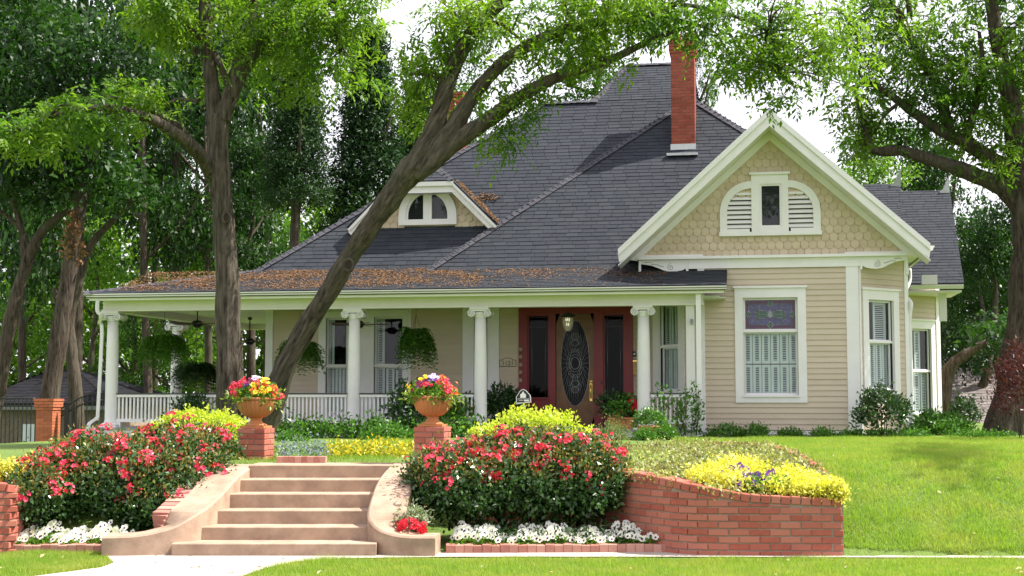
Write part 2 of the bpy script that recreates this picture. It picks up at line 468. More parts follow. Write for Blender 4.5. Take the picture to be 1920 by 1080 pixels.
def cheek(name, label, pts, side, parent=None):
    pts3 = [PV(*q) for q in pts]
    c, _ = catmull(pts3, [0]*len(pts3), 7)
    th = empty(name, (c[-1].x, c[-1].y, 0), label, 'cheek wall', 'curved cheek walls beside the steps')
    m = MB(); V = []; n = len(c)
    outer = []
    for i, p in enumerate(c):
        d = c[min(i+1, n-1)] - c[max(i-1, 0)]; d.z = 0; d.normalize()
        nn = Vector((-d.y, d.x, 0))*side
        o = p + nn*.42
        outer.append((o, nn, d))
        r = .02
        V += [(p.x, p.y, -.05), (p.x, p.y, p.z-r), tuple(p+nn*r), tuple(p+nn*.40), (o.x, o.y, p.z-r), (o.x, o.y, -.05)]
    F = []
    for i in range(n-1):
        for k in range(5): F.append((i*6+k, i*6+k+1, i*6+k+7, i*6+k+6))
    F += [tuple(range(5, -1, -1)), tuple(range((n-1)*6, n*6))]
    m.add(V, F, None, True)
    o = m.build('wall_body', STEPM, th)
    md = o.modifiers.new('split', 'EDGE_SPLIT'); md.split_angle = R(38)
    return th, outer, c
CL, outl, cl_ = cheek('cheek_wall', 'curved concrete cheek wall left of the steps, its end sweeping out to the left',
    [(478, 870, 16.75), (449, 891, 16.15), (424, 919, 15.7), (396, 946, 15.3), (371, 963, 15.05), (335, 984, 14.88), (293, 997, 14.8), (250, 1004, 14.75), (191, 1006, 14.72)], -1)
CR, outr, cr_ = cheek('cheek_wall', 'curved concrete cheek wall right of the steps, wrapped round the red rose bush',
    [(736, 869, 16.75), (720, 884, 16.25), (706, 905, 15.8), (695, 935, 15.4), (689, 964, 15.1), (700, 985, 14.93), (724, 998, 14.82), (760, 1005, 14.75), (816, 1006, 14.72)], 1)

# ------------------------------------------------------------------ bricks
def chamfer_box(name, L, D, H, c, m):
    """x -L/2..L/2, y 0..D, z -H/2..H/2 with chamfered front edges"""
    x0, x1, z0, z1 = -L/2, L/2, -H/2, H/2
    V = [(x0+c, 0, z0+c), (x1-c, 0, z0+c), (x1-c, 0, z1-c), (x0+c, 0, z1-c), (x0, c, z0), (x1, c, z0), (x1, c, z1), (x0, c, z1), (x0, D, z0), (x1, D, z0), (x1, D, z1), (x0, D, z1)]
    F = [(0,1,2,3), (0,4,5,1), (1,5,6,2), (2,6,7,3), (3,7,4,0), (4,8,9,5), (5,9,10,6), (6,10,11,7), (7,11,8,4), (8,11,10,9)]
    return MB().add(V, F).mesh(name, m)
BK = chamfer_box('brick', .206, .095, .062, .005, BRICK)
BKH = chamfer_box('brick', .100, .095, .062, .005, BRICK)
BKS = chamfer_box('brick', .090, .20, .098, .006, PBRICK)      # soldier / edging brick seen from its end
BKC = chamfer_box('brick', .094, .22, .062, .005, BRICK)       # coping brick (rowlock, seen end-on)
def jit(a): return random.uniform(-a, a)
def brick_wall(name, label, pts, parent_cat, th=.22, zb=-.03, course=.076):
    """pts: (x, y, z top). Bricks proud of a mortar core, running bond, coping of rowlocks along the top"""
    c, _ = catmull([Vector(p) for p in pts], [0]*len(pts), 8)
    L = [0]
    for i in range(1, len(c)): L.append(L[-1] + math.hypot(c[i].x-c[i-1].x, c[i].y-c[i-1].y))
    def at(s):
        i = min(max(int(np.searchsorted(L, s))-1, 0), len(c)-2)
        t = (s-L[i])/max(L[i+1]-L[i], 1e-6)
        p = c[i].lerp(c[i+1], t); d = c[i+1]-c[i]; sl = d.z/max(math.hypot(d.x, d.y), 1e-6); d.z = 0
        return p, d.normalized(), sl
    w = empty(name, (c[0].x, c[0].y, 0), label, parent_cat)
    m = MB(); V = []
    for p, i in zip(c, range(len(c))):
        d = (c[min(i+1, len(c)-1)]-c[max(i-1, 0)]); d.z = 0; d.normalize(); nn = Vector((-d.y, d.x, 0))
        f, k = p + nn*.012, p + nn*th
        V += [(f.x, f.y, zb), (f.x, f.y, p.z-.012), (k.x, k.y, p.z-.012), (k.x, k.y, zb)]
    m.add(V, [(i*4+k, i*4+4+k, i*4+5+k, i*4+1+k) for i in range(len(c)-1) for k in range(3)] + [(0, 1, 2, 3), tuple(len(V)-4+q for q in (3, 2, 1, 0))])
    m.build('mortar_core', MORTAR, w)
    zc, row = zb+.05, 0
    while zc < max(p.z for p in c):
        s = .108 if row % 2 else 0.216/2 + .108
        if row % 2 == 0: spots = [(.052, BKH)]; s = .104+.109
        else: spots = []; s = .105
        while s < L[-1]: spots.append((s, BK)); s += .2165
        if L[-1]-(spots[-2][0]+.103 if len(spots) > 1 and spots[-1][0]+.103 > L[-1] else spots[-1][0]+.103) > .09: spots.append((L[-1]-.052, BKH))
        for s_, me in spots:
            p, d, sl = at(s_)
            room = p.z - .094 - (zc - .031)
            if room < .018: continue
            lm = (.206 if me is BK else .1)
            if s_ + lm/2 > L[-1] + .004: continue
            fit = min(1.0, (room-.006)/.062)
            a = math.atan2(d.y, d.x)
            M = Matrix.Translation((p.x, p.y, zc-.031*(1-fit))) @ Matrix.Rotation(a+jit(.008), 4, 'Z') @ Matrix.Translation((jit(.002), jit(.003), jit(.002))) @ Matrix.Rotation(jit(.006), 4, 'Y') @ Matrix.Diagonal((1, 1, fit, 1))
            link('brick', me, w, M=M)
        zc += course; row += 1
    s = .05
    while s < L[-1]:
        p, d, sl = at(s); a = math.atan2(d.y, d.x)
        M = Matrix.Translation((p.x, p.y, p.z-.045)) @ Matrix.Rotation(a+jit(.01), 4, 'Z') @ Matrix.Rotation(-math.atan(sl), 4, 'Y') @ Matrix.Translation((0, -.006+jit(.003), jit(.003))) @ Matrix.Diagonal((1, 1.06, 1.32, 1))
        link('coping_brick', BKC, w, M=M)
        s += .106
    return w
def wp(px, py, v): p = PV(px, py, v); return (p.x, p.y, p.z)
WR = [(860, 862, 17.2), (960, 868, 17.1), (1060, 876, 16.8), (1130, 880, 16.2), (1190, 886, 15.55), (1245, 896, 15.1), (1300, 908, 14.85), (1400, 925, 14.78), (1500, 931, 14.76), (1581, 934, 14.74)]
brick_wall('planter_wall', 'curved red brick planter wall, highest behind the rose bush and stepping down to the lawn', [wp(*q) for q in WR], 'brick wall')
brick_wall('planter_wall', 'low red brick planter wall behind white pansies at the far left edge', [wp(*q) for q in [(-140, 905, 14.9), (-60, 904, 14.9), (0, 906, 14.95), (28, 909, 15.05), (48, 908, 15.5), (58, 900, 16.3)]], 'brick wall')

# coping of the bed where it meets the lawn, and the bed's soil
BEDB = [(1577, 931, .62), (1565, 910, .68), (1545, 893, .75), (1515, 868, .86), (1480, 850, .91), (1440, 838.5, .92), (1395, 834, .915), (1300, 831.5, .90), (1200, 831, .90), (1120, 832, .90), (1000, 834, .9), (900, 836, .9)]
back3 = [PV(1577, 931, 14.85)] + [G(*q) for q in BEDB[1:]]
bc, _ = catmull(back3, [0]*len(back3), 8)
edge = empty('bed_edging', bc[0], 'curved row of flat coping bricks between the planter bed and the right lawn', 'edging')
s_acc = 0
for i in range(1, 8*7):
    seg = (bc[i]-bc[i-1]).length
    s_acc += seg
    if s_acc > .225:
        s_acc = 0; p = bc[i]; d = (bc[i]-bc[i-1]).normalized()
        link('brick', BK, edge, M=Matrix.Translation((p.x, p.y, p.z+.01)) @ d.to_track_quat('X', 'Z').to_matrix().to_4x4() @ Matrix.Rotation(jit(.04), 4, 'Z') @ Matrix.Translation((0, -.05, 0)))
def resample(c, n):
    L = [0]
    for i in range(1, len(c)): L.append(L[-1]+(c[i]-c[i-1]).length)
    out = []
    for k in range(n):
        s = L[-1]*k/(n-1); i = min(int(np.searchsorted(L, s, 'right'))-1, len(c)-2); i = max(i, 0)
        out.append(c[i].lerp(c[i+1], (s-L[i])/max(L[i+1]-L[i], 1e-6)))
    return out
fc, _ = catmull([PV(*q) for q in WR[::-1]], [0]*len(WR), 8)
NS, NT = 60, 16
FA, FB = resample(fc, NS), resample(bc, NS)
def bed(s, t):
    i = min(int(s*(NS-1)), NS-2); k = s*(NS-1)-i
    a, b2 = FA[i].lerp(FA[i+1], k), FB[i].lerp(FB[i+1], k)
    p = a.lerp(b2, t); p.z = (a.z-.05)+(b2.z-.02-(a.z-.05))*(1-(1-t)**2)
    return p
m = MB(); m.add([tuple(bed(i/(NS-1), j/(NT-1))) for i in range(NS) for j in range(NT)], [(i*NT+j, i*NT+j+1, (i+1)*NT+j+1, (i+1)*NT+j) for i in range(NS-1) for j in range(NT-1)], None, True)
tag(m.build('planting_bed', SOIL), kind='structure')

# soldier bricks in front of the two pansy beds
def edging(name, label, a, b2, n, z=.0, h=1.0):
    A, B2 = G(*a, 0), G(*b2, 0)
    e = empty(name, A, label, 'edging')
    d = (B2-A); ang = math.atan2(d.y, d.x)
    for k in range(n):
        p = A.lerp(B2, (k+.5)/n)
        link('brick', BKS, e, M=Matrix.Translation((p.x, p.y, .045+z+jit(.006))) @ Matrix.Rotation(ang+jit(.02), 4, 'Z') @ Matrix.Rotation(jit(.02), 4, 'Y') @ Matrix.Diagonal((d.length/n/.092, 1, h, 1)))
    return e
edging('bed_edging', 'low row of pink bricks set on end before the white pansies right of the steps', (836, 1039), (1292, 1037), 27)
edging('bed_edging', 'low row of pink bricks set on end before the white pansies left of the steps', (-90, 1039), (192, 1038), 17)
e = empty('bed_edging', G(560, 866, .86), 'short row of pink bricks set on end beside the left brick pillar', 'edging')
for k in range(8):
    p = G(524+k*11.5, 868, .87)
    link('brick', BKS, e, M=Matrix.Translation((p.x, p.y, .90)) @ Matrix.Rotation(PSI+jit(.08), 4, 'Z') @ Matrix.Rotation(jit(.07), 4, 'Y') @ Matrix.Diagonal((.86, .5, 1.0, 1)))
e = empty('bed_edging', G(365, 900, .5), 'sloping row of pink bricks along the outer edge of the left cheek wall', 'edging')
acc = 0
for i in range(3, len(cl_)-12):
    acc += (cl_[i]-cl_[i-1]).length
    if acc > .10:
        acc = 0; o, nn, d = outl[i]; sl = (cl_[i].z-cl_[i-1].z)/max((cl_[i]-cl_[i-1]).xy.length, 1e-4)
        M = Matrix.Translation((o.x+nn.x*.0, o.y+nn.y*.0, cl_[i].z-.085-.05*max(0, (i-len(cl_)+26)/14))) @ Matrix.Rotation(math.atan2(d.y, d.x)+math.pi+jit(.03), 4, 'Z') @ Matrix.Rotation(math.atan(sl), 4, 'Y')
        link('brick', BKS, e, M=M)

# ------------------------------------------------------------------ brick pillars with terracotta urns
def pillar(name, label, px0, px1, ytop, v, zbot, cap=0):
    a, b2 = PV(px0, ytop, v), PV(px1, ytop, v)
    w = (b2-a).length; zt = a.z
    cx, cy = (a.x+b2.x)/2, (a.y+b2.y)/2 + w/2
    o = empty(name, (cx, cy, zbot), label, 'brick pillar')
    MB().box(cx-w/2+.012, cx+w/2-.012, cy-w/2+.012, cy+w/2-.012, zbot-.05, zt-.006).build('mortar_core', MORTAR, o)
    nc = max(1, round((zt-zbot)/.0725)); ch = (zt-zbot)/nc
    for r in range(nc):
        z = zbot + ch*(r+.5)
        for q in range(4):
            for k in range(2):
                ln = [.62, .38] if r % 2 else [.38, .62]
                s0 = -w/2 + (0 if k == 0 else w*ln[0]); L = w*ln[k]
                M = Matrix.Translation((cx, cy, z)) @ Matrix.Rotation(q*math.pi/2, 4, 'Z') @ Matrix.Translation((s0+L/2+jit(.001), -w/2+jit(.002)+.002*(q % 2), 0)) @ Matrix.Diagonal(((L-.010)/.206, .7, (ch-.010)/.062, 1))
                link('brick', BK, o, M=M)
    return o, (cx, cy, zt), w
def urn(label, c, R0, H):
    o = empty('garden_urn', c, label, 'urn', 'terracotta urns on the brick pillars')
    m = MB().box(c[0]-R0*.62, c[0]+R0*.62, c[1]-R0*.62, c[1]+R0*.62, c[2], c[2]+H*.07)
    m.build('plinth', TERRA, o)
    MB().lathe([(R0*.56, H*.072), (R0*.54, H*.11), (R0*.38, H*.15), (R0*.30, H*.22), (R0*.27, H*.28), (R0*.34, H*.31), (R0*.34, H*.335)], c, 28).build('stem', TERRA, o)
    pr = [(R0*.30, H*.33), (R0*.48, H*.36), (R0*.66, H*.44), (R0*.80, H*.55), (R0*.90, H*.68), (R0*.95, H*.80), (R0*.97, H*.90)]
    MB().lathe(pr, c, 120, flute=.06, nfl=24, rng_=(1, 6)).build('bowl', TERRA, o)
    MB().lathe([(R0*.95, H*.895), (R0*1.03, H*.92), (R0*1.04, H*.965), (R0*.98, H), (R0*.86, H*.985), (R0*.84, H*.93), (.02, H*.925)], c, 60, flute=.03, nfl=24, rng_=(1, 3)).build('rim', TERRA, o)
    return o
P1, c1, w1 = pillar('brick_pillar', 'square red brick pillar left of the steps carrying an urn of red and yellow flowers', 443, 498, 803, 18.0, .84)
P2, c2, w2 = pillar('brick_pillar', 'square red brick pillar half hidden behind the roses right of the steps', 775, 834, 800, 16.9, .84)
urn('fluted terracotta urn on the left brick pillar behind the steps', c1, .262, .40)
urn('fluted terracotta urn on the right brick pillar above the roses', c2, .246, .375)
# ------------------------------------------------------------------ the house
YG, YD, YC, YE = 29.3, 31.0, 28.6, 28.0
house = empty('house', (0, 30, .85), 'tan cottage with white trim, dark shingled hip roof and a wide front porch', 'house')
ZF = P(640, 803, 28.45).z               # porch floor
FG = Fr((0, YG)); FD = Fr((0, YD))
XgL, XgR = FG.at(1310, 650)[0], FG.at(1611, 650)[0]
XdR = FD.at(1190, 650)[0]
FL = Fr((XdR, YD), (XgL-XdR, YG-YD)); LL = math.hypot(XgL-XdR, YG-YD)
FRT = Fr((XgR, YG), (1, 1)); LR = 1.07*math.sqrt(2)
XwL = FD.at(500, 650)[0]
Z0 = FG.at(1450, 806)[1]                # bottom of the siding
ZT = FG.at(1450, 503)[1]                # top of the bay siding
ZCEIL = 3.70

def wall(fr, a0, a1, z0, z1, holes, name='wall', m=BACK, th=.12):
    mb = MB()
    xs = sorted({a0, a1, *[q for h in holes for q in h[:2] if a0 < q < a1]})
    for i in range(len(xs)-1):
        mid = (xs[i]+xs[i+1])/2; z = z0
        for h in sorted([h for h in holes if h[0] < mid < h[1]], key=lambda h: h[2]):
            if h[2] > z: mb.fbox(fr, xs[i], xs[i+1], z, h[2], -th, 0)
            z = h[3]
        if z < z1: mb.fbox(fr, xs[i], xs[i+1], z, z1, -th, 0)
    return mb.build(name, m, house)
_b = MB(); _b.add([(0, 0, 0), (1, 0, 0), (0, -.024, 0), (1, -.024, 0), (0, -.024, .02), (1, -.024, .02), (0, -.006, 1), (1, -.006, 1), (0, 0, 1), (1, 0, 1)],
    [(0, 1, 3, 2)[::-1], (2, 3, 5, 4), (4, 5, 7, 6), (6, 7, 9, 8), (0, 2, 4, 6, 8), (9, 7, 5, 3, 1)])
BOARD = _b.mesh('siding_board', SIDING)
def siding(fr, a0, a1, z0, z1, holes, ex=.116):
    z = z0
    while z < z1-.01:
        h = min(ex, z1-z); sp = [(a0, a1)]
        for q in holes:
            if q[2] < z+h*.5 < q[3]:
                sp = [y for x in sp for y in (((x[0], min(x[1], q[0])), (max(x[0], q[1]), x[1])) if q[0] < x[1] and q[1] > x[0] else (x,)) if y[1]-y[0] > .02]
        for a, b2 in sp:
            link('siding_board', BOARD, house, M=fr.M(a, z, jit(.0015), sc=(b2-a, 1, h*1.0)))
        z += ex
def box(name, fr, a0, a1, z0, z1, d0, d1, m=WHITE, parent=None):
    return MB().fbox(fr, a0, a1, z0, z1, d0, d1).build(name, m, parent or house)

def louver_panel(fr, a0, a1, z0, z1, d, parent, rail=.052, mid=None, n=18):
    mb = MB()
    for q in ((a0, a0+rail), (a1-rail, a1)): mb.fbox(fr, q[0], q[1], z0, z1, d-.012, d+.012)
    for q in [(z0, z0+rail*1.3), (z1-rail, z1)]: mb.fbox(fr, a0+rail, a1-rail, q[0], q[1], d-.012, d+.012)
    for i in range(n):
        z = z0+rail*1.3+(z1-z0-rail*2.3)*(i+.5)/n; h = (z1-z0)/n*.16
        v = [fr.pt(a, z+s*h, d+s2*.012) for s, s2 in ((-1, 1), (1, -1)) for a in (a0+rail, a1-rail)]
        mb.add([*v, *[(x, y, zz+.006) for x, y, zz in v]], [(0, 1, 3, 2), (4, 6, 7, 5), (0, 4, 5, 1), (2, 3, 7, 6)])
    return mb.build('shutter_panel', SHUT, parent)
def window(fr, a0, a1, z0, z1, case=.15, head=.20, sillh=.13, meet=.5, sh=None, sh2=None, curtain=None, proud=.045, apron=True, lab=None):
    """a0..z1 outer edges of the casing; the sash is inside it"""
    i0, i1, j0, j1 = a0+case, a1-case, z0+sillh, z1-head
    o = MB()
    o.fbox(fr, a0, i0, z0, z1, -.02, proud); o.fbox(fr, i1, a1, z0, z1, -.02, proud)
    o.fbox(fr, i0, i1, j1, z1, -.02, proud-.002); o.fbox(fr, i0, i1, z0, j0, -.02, proud-.002)
    wobj = o.build('window', WHITE, house)
    if lab: wobj['label'] = lab
    MB().fbox(fr, a0-.03, a1+.03, z1, z1+.045, -.01, proud+.035).build('head_cap', WHITE, wobj)
    MB().fbox(fr, i0-.02, i1+.02, j0-.035, j0, -.10, proud+.03).build('sill', WHITE, wobj)
    zm = j0+(j1-j0)*meet
    s = MB()
    for (b0, b1, dd) in ((j0, zm, -.075), (zm, j1, -.045)):
        s.fbox(fr, i0, i0+.045, b0, b1, dd-.03, dd); s.fbox(fr, i1-.045, i1, b0, b1, dd-.03, dd)
        s.fbox(fr, i0+.045, i1-.045, b0, b0+.05, dd-.03, dd-.001); s.fbox(fr, i0+.045, i1-.045, b1-.045, b1, dd-.03, dd-.001)
    s.build('sash', WHITE, wobj)
    MB().fbox(fr, i0, i1, zm-.02, zm+.03, -.04, -.012).build('meeting_rail', WHITE, wobj)
    r = MB()   # reveal and dim room behind
    D = .7
    r.fbox(fr, i0-.06, i0, j0, j1, -D, -.021); r.fbox(fr, i1, i1+.06, j0, j1, -D, -.021)
    r.fbox(fr, i0-.06, i1+.06, j1, j1+.06, -D, -.021); r.fbox(fr, i0-.06, i1+.06, j0-.12, j0-.036, -D, -.021)
    r.fbox(fr, i0-.06, i1+.06, j0-.1, j1+.06, -D-.05, -D)
    r.build('room_recess', DARK, wobj)
    MB().fbox(fr, i0+.04, i1-.04, j0+.04, zm, -.092, -.088).build('pane', GLASS, wobj)
    if sh2 != 'stained': MB().fbox(fr, i0+.04, i1-.04, zm, j1-.04, -.062, -.058).build('pane', GLASS, wobj)
    if sh:
        for (q0, q1, b0, b1) in sh: louver_panel(fr, i0+(i1-i0)*q0, i0+(i1-i0)*q1, j0+(j1-j0)*b0, j0+(j1-j0)*b1, -.16, wobj, n=max(6, int((j1-j0)*(b1-b0)/.045)))
    return wobj, (i0, i1, j0, j1, zm)

# --- bay wall (front) with the big window
def wrect(fr, x0, x1, y0, y1):
    a0, zz1 = fr.at(x0, y0); a1, zz0 = fr.at(x1, y1)
    return [a0, a1, zz0, zz1]
wf = wrect(FG, 1377, 1514, 541, 755)
holef = [wf[0]+.1, wf[1]-.1, wf[2]+.05, wf[3]-.1]
wall(FG, XgL, XgR, .3, 5.0, [holef])
siding(FG, XgL+.12, FG.at(1588, 650)[0], Z0, ZT, [wf])
wo, (i0, i1, j0, j1, zm) = window(FG, *wf, case=.17, head=.20, sillh=.15, meet=.655, sh2='stained', lab='wide window with a stained glass upper pane',
    sh=[(k/6+.004, (k+1)/6-.004, b0, b1) for k in range(6) for b0, b1 in ((.0, .315), (.325, .64))])
# stained glass: pale came pattern over violet and green pieces
SG = [mat('violet_glass', (.10, .09, .22), (.06, .06, .14), .15, 9), mat('green_glass', (.05, .10, .08), rough=.15), mat('plum_glass', (.09, .04, .08), rough=.15), mat('pale_glass', (.30, .33, .38), rough=.15)]
a0, a1, b0, b1 = i0+.045, i1-.045, zm+.05, j1-.045
W_, H_ = a1-a0, b1-b0
def sgp(u, v): return (a0+W_*u, b0+H_*v)
sg = MB()
gx, gy = [0, .07, .28, .5, .72, .93, 1], [0, .14, .5, .86, 1]
for i in range(6):
    for j in range(4):
        mm = SG[2] if i in (0, 5) or j in (0, 3) else SG[0]
        q = [sgp(gx[i], gy[j]), sgp(gx[i+1], gy[j]), sgp(gx[i+1], gy[j+1]), sgp(gx[i], gy[j+1])]
        sg.fprism(FG, q, -.075, -.062, mm)
dia = lambda cu, cv, ru, rv: [sgp(cu-ru, cv), sgp(cu, cv-rv), sgp(cu+ru, cv), sgp(cu, cv+rv)]
lens = lambda cu, cv, ru, rv: [sgp(cu-ru, cv), sgp(cu-ru*.7, cv-rv), sgp(cu+ru*.7, cv-rv), sgp(cu+ru, cv), sgp(cu+ru*.7, cv+rv), sgp(cu-ru*.7, cv+rv)]
shapes = [(lens(.32, .5, .14, .13), 1), (lens(.68, .5, .14, .13), 1), (dia(.5, .5, .06, .16), 3), (dia(.5, .86, .07, .13), 1), (dia(.5, .14, .07, .13), 1), (dia(.93, .5, .05, .15), 1), (dia(.07, .5, .05, .15), 1)]
for q, k in shapes: sg.fprism(FG, q, -.074, -.059, SG[k])
sg.build('stained_pane', SG[0], wo)
cm = MB()
def came(p, q, r=.0055): cm.tube([FG.pt(*p, -.057), FG.pt(*q, -.057)], r, 5)
for g in gx: came(sgp(g, 0), sgp(g, 1), .004)
for g in gy: came(sgp(0, g), sgp(1, g), .004)
for q, k in shapes:
    for i in range(len(q)): came(q[i], q[(i+1) % len(q)], .008)
for s_ in (-1, 1):
    for t_ in (-1, 1):
        came(sgp(.5+.42*s_, .5+.36*t_), sgp(.5+.30*s_, .5+.14*t_)); came(sgp(.5+.18*s_, .5+.36*t_), sgp(.5+.30*s_, .5+.14*t_))
cm.build('came', LEAD, wo)

# --- bay wall, right angled face
wr_ = [FRT.at(1615, 545)[0], FRT.at(1682, 545)[0], FRT.at(1650, 742)[1], FRT.at(1650, 545)[1]]
wall(FRT, 0, LR, .3, 4.9, [[wr_[0]+.1, wr_[1]-.1, wr_[2]+.05, wr_[3]-.1]])
siding(FRT, .02, LR-.06, Z0, 4.62, [wr_])
window(FRT, *wr_, case=.17, head=.20, meet=.53, sh=[(0, .24, 0, .53), (.26, .5, 0, .53), (.52, .76, 0, .53), (.78, 1, 0, .53), (.45, .95, .53, .98)], lab='tall sash window on the right angled face of the bay')
# --- bay wall, left angled face (behind the porch end)
wl_ = [FL.at(1226, 560)[0], FL.at(1284, 560)[0], FL.at(1255, 745)[1], FL.at(1255, 556)[1]]
wall(FL, 0, LL, .3, 4.9, [[wl_[0]+.1, wl_[1]-.1, wl_[2]+.05, wl_[3]-.1]])
siding(FL, .05, LL-.05, ZF, ZCEIL, [wl_])
window(FL, *wl_, case=.20, head=.13, meet=.50, sh=[(0, .25, 0, .5), (.27, .5, 0, .5), (.52, .75, 0, .5), (.77, 1, 0, .5), (.0, .3, .5, .98), (.34, .6, .5, .98)], lab='tall sash window facing the porch beside the front door')
# corner boards, base and frieze
zb_ = Z0-.02
box('corner_board', FG, FG.at(1588, 650)[0], XgR+.004, zb_, ZT+.02, 0, .036)
box('corner_board', FRT, -.0, .05, zb_, 4.62, 0, .034)
box('corner_board', FRT, LR-.09, LR+.03, .75, 4.72, 0, .04)
box('corner_board', FG, XgL-.01, FG.at(1322, 650)[0], zb_, ZT+.02, 0, .034)
box('corner_board', FL, LL-.10, LL+.01, ZF, 4.3, 0, .03)
for fr, q0, q1 in ((FG, XgL, XgR+.012), (FRT, .012, LR)):
    box('base_board', fr, q0, q1, zb_-.075, zb_, 0, .05)
    box('foundation_board', fr, q0, q1, .55, zb_-.078, 0, .022, TRIM)
zfr0, zfr1 = FG.at(1450, 502)[1], FG.at(1450, 484)[1]
xfl, xfr = FG.at(1291, 490)[0], FG.at(1612, 490)[0]
box('frieze_board', FG, xfl, xfr, zfr0, zfr1, 0, .05)
xf0, xf1 = P(1197, 485, YG-.12).x, P(1703, 480, YG-.12).x
box('frieze_moulding', FG, xf0, xf1, zfr1, zfr1+.06, -.02, .13)

# --- angled right wing far behind, with its own roof
YW = 36.4
FW = Fr((XA(1698, YW), YW), (1, 1))
lw = FW.at(1760, 650)[0]
ww = [FW.at(1700, 600)[0], FW.at(1750, 600)[0], FW.at(1725, 785)[1], FW.at(1725, 602)[1]]
wall(FW, -1.5, lw, .2, 4.9, [[ww[0]+.08, ww[1]-.08, ww[2]+.05, ww[3]-.1]])
siding(FW, -.9, lw-.05, .72, 4.5, [ww], ex=.125)
window(FW, *ww, case=.15, head=.2, meet=.5, sh=[(0, .3, 0, .5), (.35, .65, 0, .5), (.7, 1, 0, .5), (.4, .7, .5, .98)], lab='far sash window on the angled wall of the rear wing')
box('corner_board', FW, lw-.12, lw+.03, .4, 4.6, 0, .04)
box('base_board', FW, -.9, lw-.12, .60, .72, 0, .05)
pc = FW.pt(lw, 0)
FWS = Fr((pc[0], pc[1]), (.03, 1))
wall(FWS, 0, 4.0, .2, 4.9, [], m=SIDING)

# --- porch back wall
holes = []
wins = [(602, 664, 570, 790), (690, 770, 570, 790)]
xw0, xw1 = FD.at(598, 600)[0], FD.at(771, 600)[0]
zs = FD.at(640, 795)[1]
g1_ = [FD.at(612, 600)[0], FD.at(652, 600)[0], ZF+.28, FD.at(640, 596)[1]]
g2_ = [FD.at(702, 600)[0], FD.at(757, 600)[0], ZF+.28, FD.at(730, 594)[1]]
g3_ = [FD.at(889, 600)[0], FD.at(916, 600)[0], ZF+.28, FD.at(890, 592)[1]]
dx0, dx1 = FD.at(973, 600)[0], FD.at(1187, 600)[0]
ztd = FD.at(1080, 567)[1]
wall(FD, XwL, XdR+.1, .4, 4.2, [[g[0]-.03, g[1]+.03, g[2]-.03, g[3]+.03] for g in (g1_, g2_, g3_)] + [[dx0+.05, dx1-.05, .0, ztd-.05]])
cw = .17
def porch_window(g, lab):
    c_ = .10
    return window(FD, g[0]-c_, g[1]+c_, g[2]-.13, g[3]+c_, case=c_, head=c_, sillh=.13, meet=.49, proud=.05, sh=[(.03+k*.33, .31+k*.33, 0, .49) for k in range(3)] + [(.03, .30, .5, .98)], lab=lab)
porch_window(g1_, 'left sash window on the porch wall'); porch_window(g2_, 'right sash window of the pair on the porch wall'); porch_window(g3_, 'narrow sash window behind the porch column left of the door')
# the wide white surround that joins the pair
for q0, q1 in ((xw0, g1_[0]-.10), (g1_[1]+.10, g2_[0]-.10), (g2_[1]+.10, xw1)):
    box('window_surround', FD, q0, q1, ZF, ZCEIL, 0, .028)
for g in (g1_, g2_):
    box('window_surround', FD, g[0]-.10, g[1]+.10, g[3]+.146, ZCEIL, 0, .026)
x870, x935 = FD.at(868, 600)[0], FD.at(936, 600)[0]
for q0, q1 in ((x870, g3_[0]-.10), (g3_[1]+.10, x935)): box('window_surround', FD, q0, q1, ZF, ZCEIL, 0, .05)
box('corner_board', FD, XwL-.02, XwL+.16, ZF, ZCEIL, 0, .04)
for q0, q1 in ((XwL+.16, xw0), (xw1, x870), (x935, dx0), (dx1, XdR+.05)):
    siding(FD, q0, q1, ZF, ZCEIL, [])
FS = Fr((XwL, YD+6.5), (0, -1))
wall(FS, 0, 6.5, .4, 4.2, [], m=SIDING)

# --- front door with sidelights
fd = MB()
zd1 = ztd; zsp = FD.at(1080, 588)[1]
xs_ = [FD.at(q, 650)[0] for q in (973, 989, 1030, 1042, 1114, 1131, 1171, 1187)]
for q0, q1 in ((xs_[0], xs_[1]), (xs_[2], xs_[3]), (xs_[4], xs_[5]), (xs_[6], xs_[7])): fd.fbox(FD, q0, q1, ZF, zsp, -.10, .05)
fd.fbox(FD, xs_[0], xs_[7], zsp, zd1, -.10, .052)
fd.fbox(FD, xs_[0]-.03, xs_[7]+.03, zd1-.02, zd1+.06, -.05, .08)
door = fd.build('front_door', RED, house)
door['label'] = 'dark red door frame with an oval glass wooden door and two sidelights'
zl0 = FD.at(1010, 745)[1]
for q0, q1 in ((xs_[1], xs_[2]), (xs_[5], xs_[6])):
    m = MB(); m.fbox(FD, q0, q1, ZF, zl0-.04, -.08, -.03); m.fbox(FD, q0, q1, zl0-.04, zl0, -.06, .02)
    m.fbox(FD, q0+.04, q1-.04, ZF+.12, zl0-.16, -.03, -.012)
    m.fbox(FD, q0, q0+.035, zl0, zsp, -.06, .0); m.fbox(FD, q1-.035, q1, zl0, zsp, -.06, .0); m.fbox(FD, q0+.035, q1-.035, zsp-.05, zsp, -.06, -.001)
    m.build('sidelight_panel', RED, door)
    MB().fbox(FD, q0+.03, q1-.03, zl0, zsp-.04, -.045, -.038).build('sidelight_pane', DGLASS, door)
    c = MB()
    zc = zsp-.05-(zsp-zl0)*.13
    c.tube([FD.pt(q0+.035, zc, -.034), FD.pt(q1-.035, zc, -.034)], .004, 5)
    for k in (0.1, .9): c.tube([FD.pt(q0+(q1-q0)*(.12+k*.76), zl0, -.034), FD.pt(q0+(q1-q0)*(.12+k*.76), zsp-.05, -.034)], .003, 5)
    c.build('came', LEAD, door)
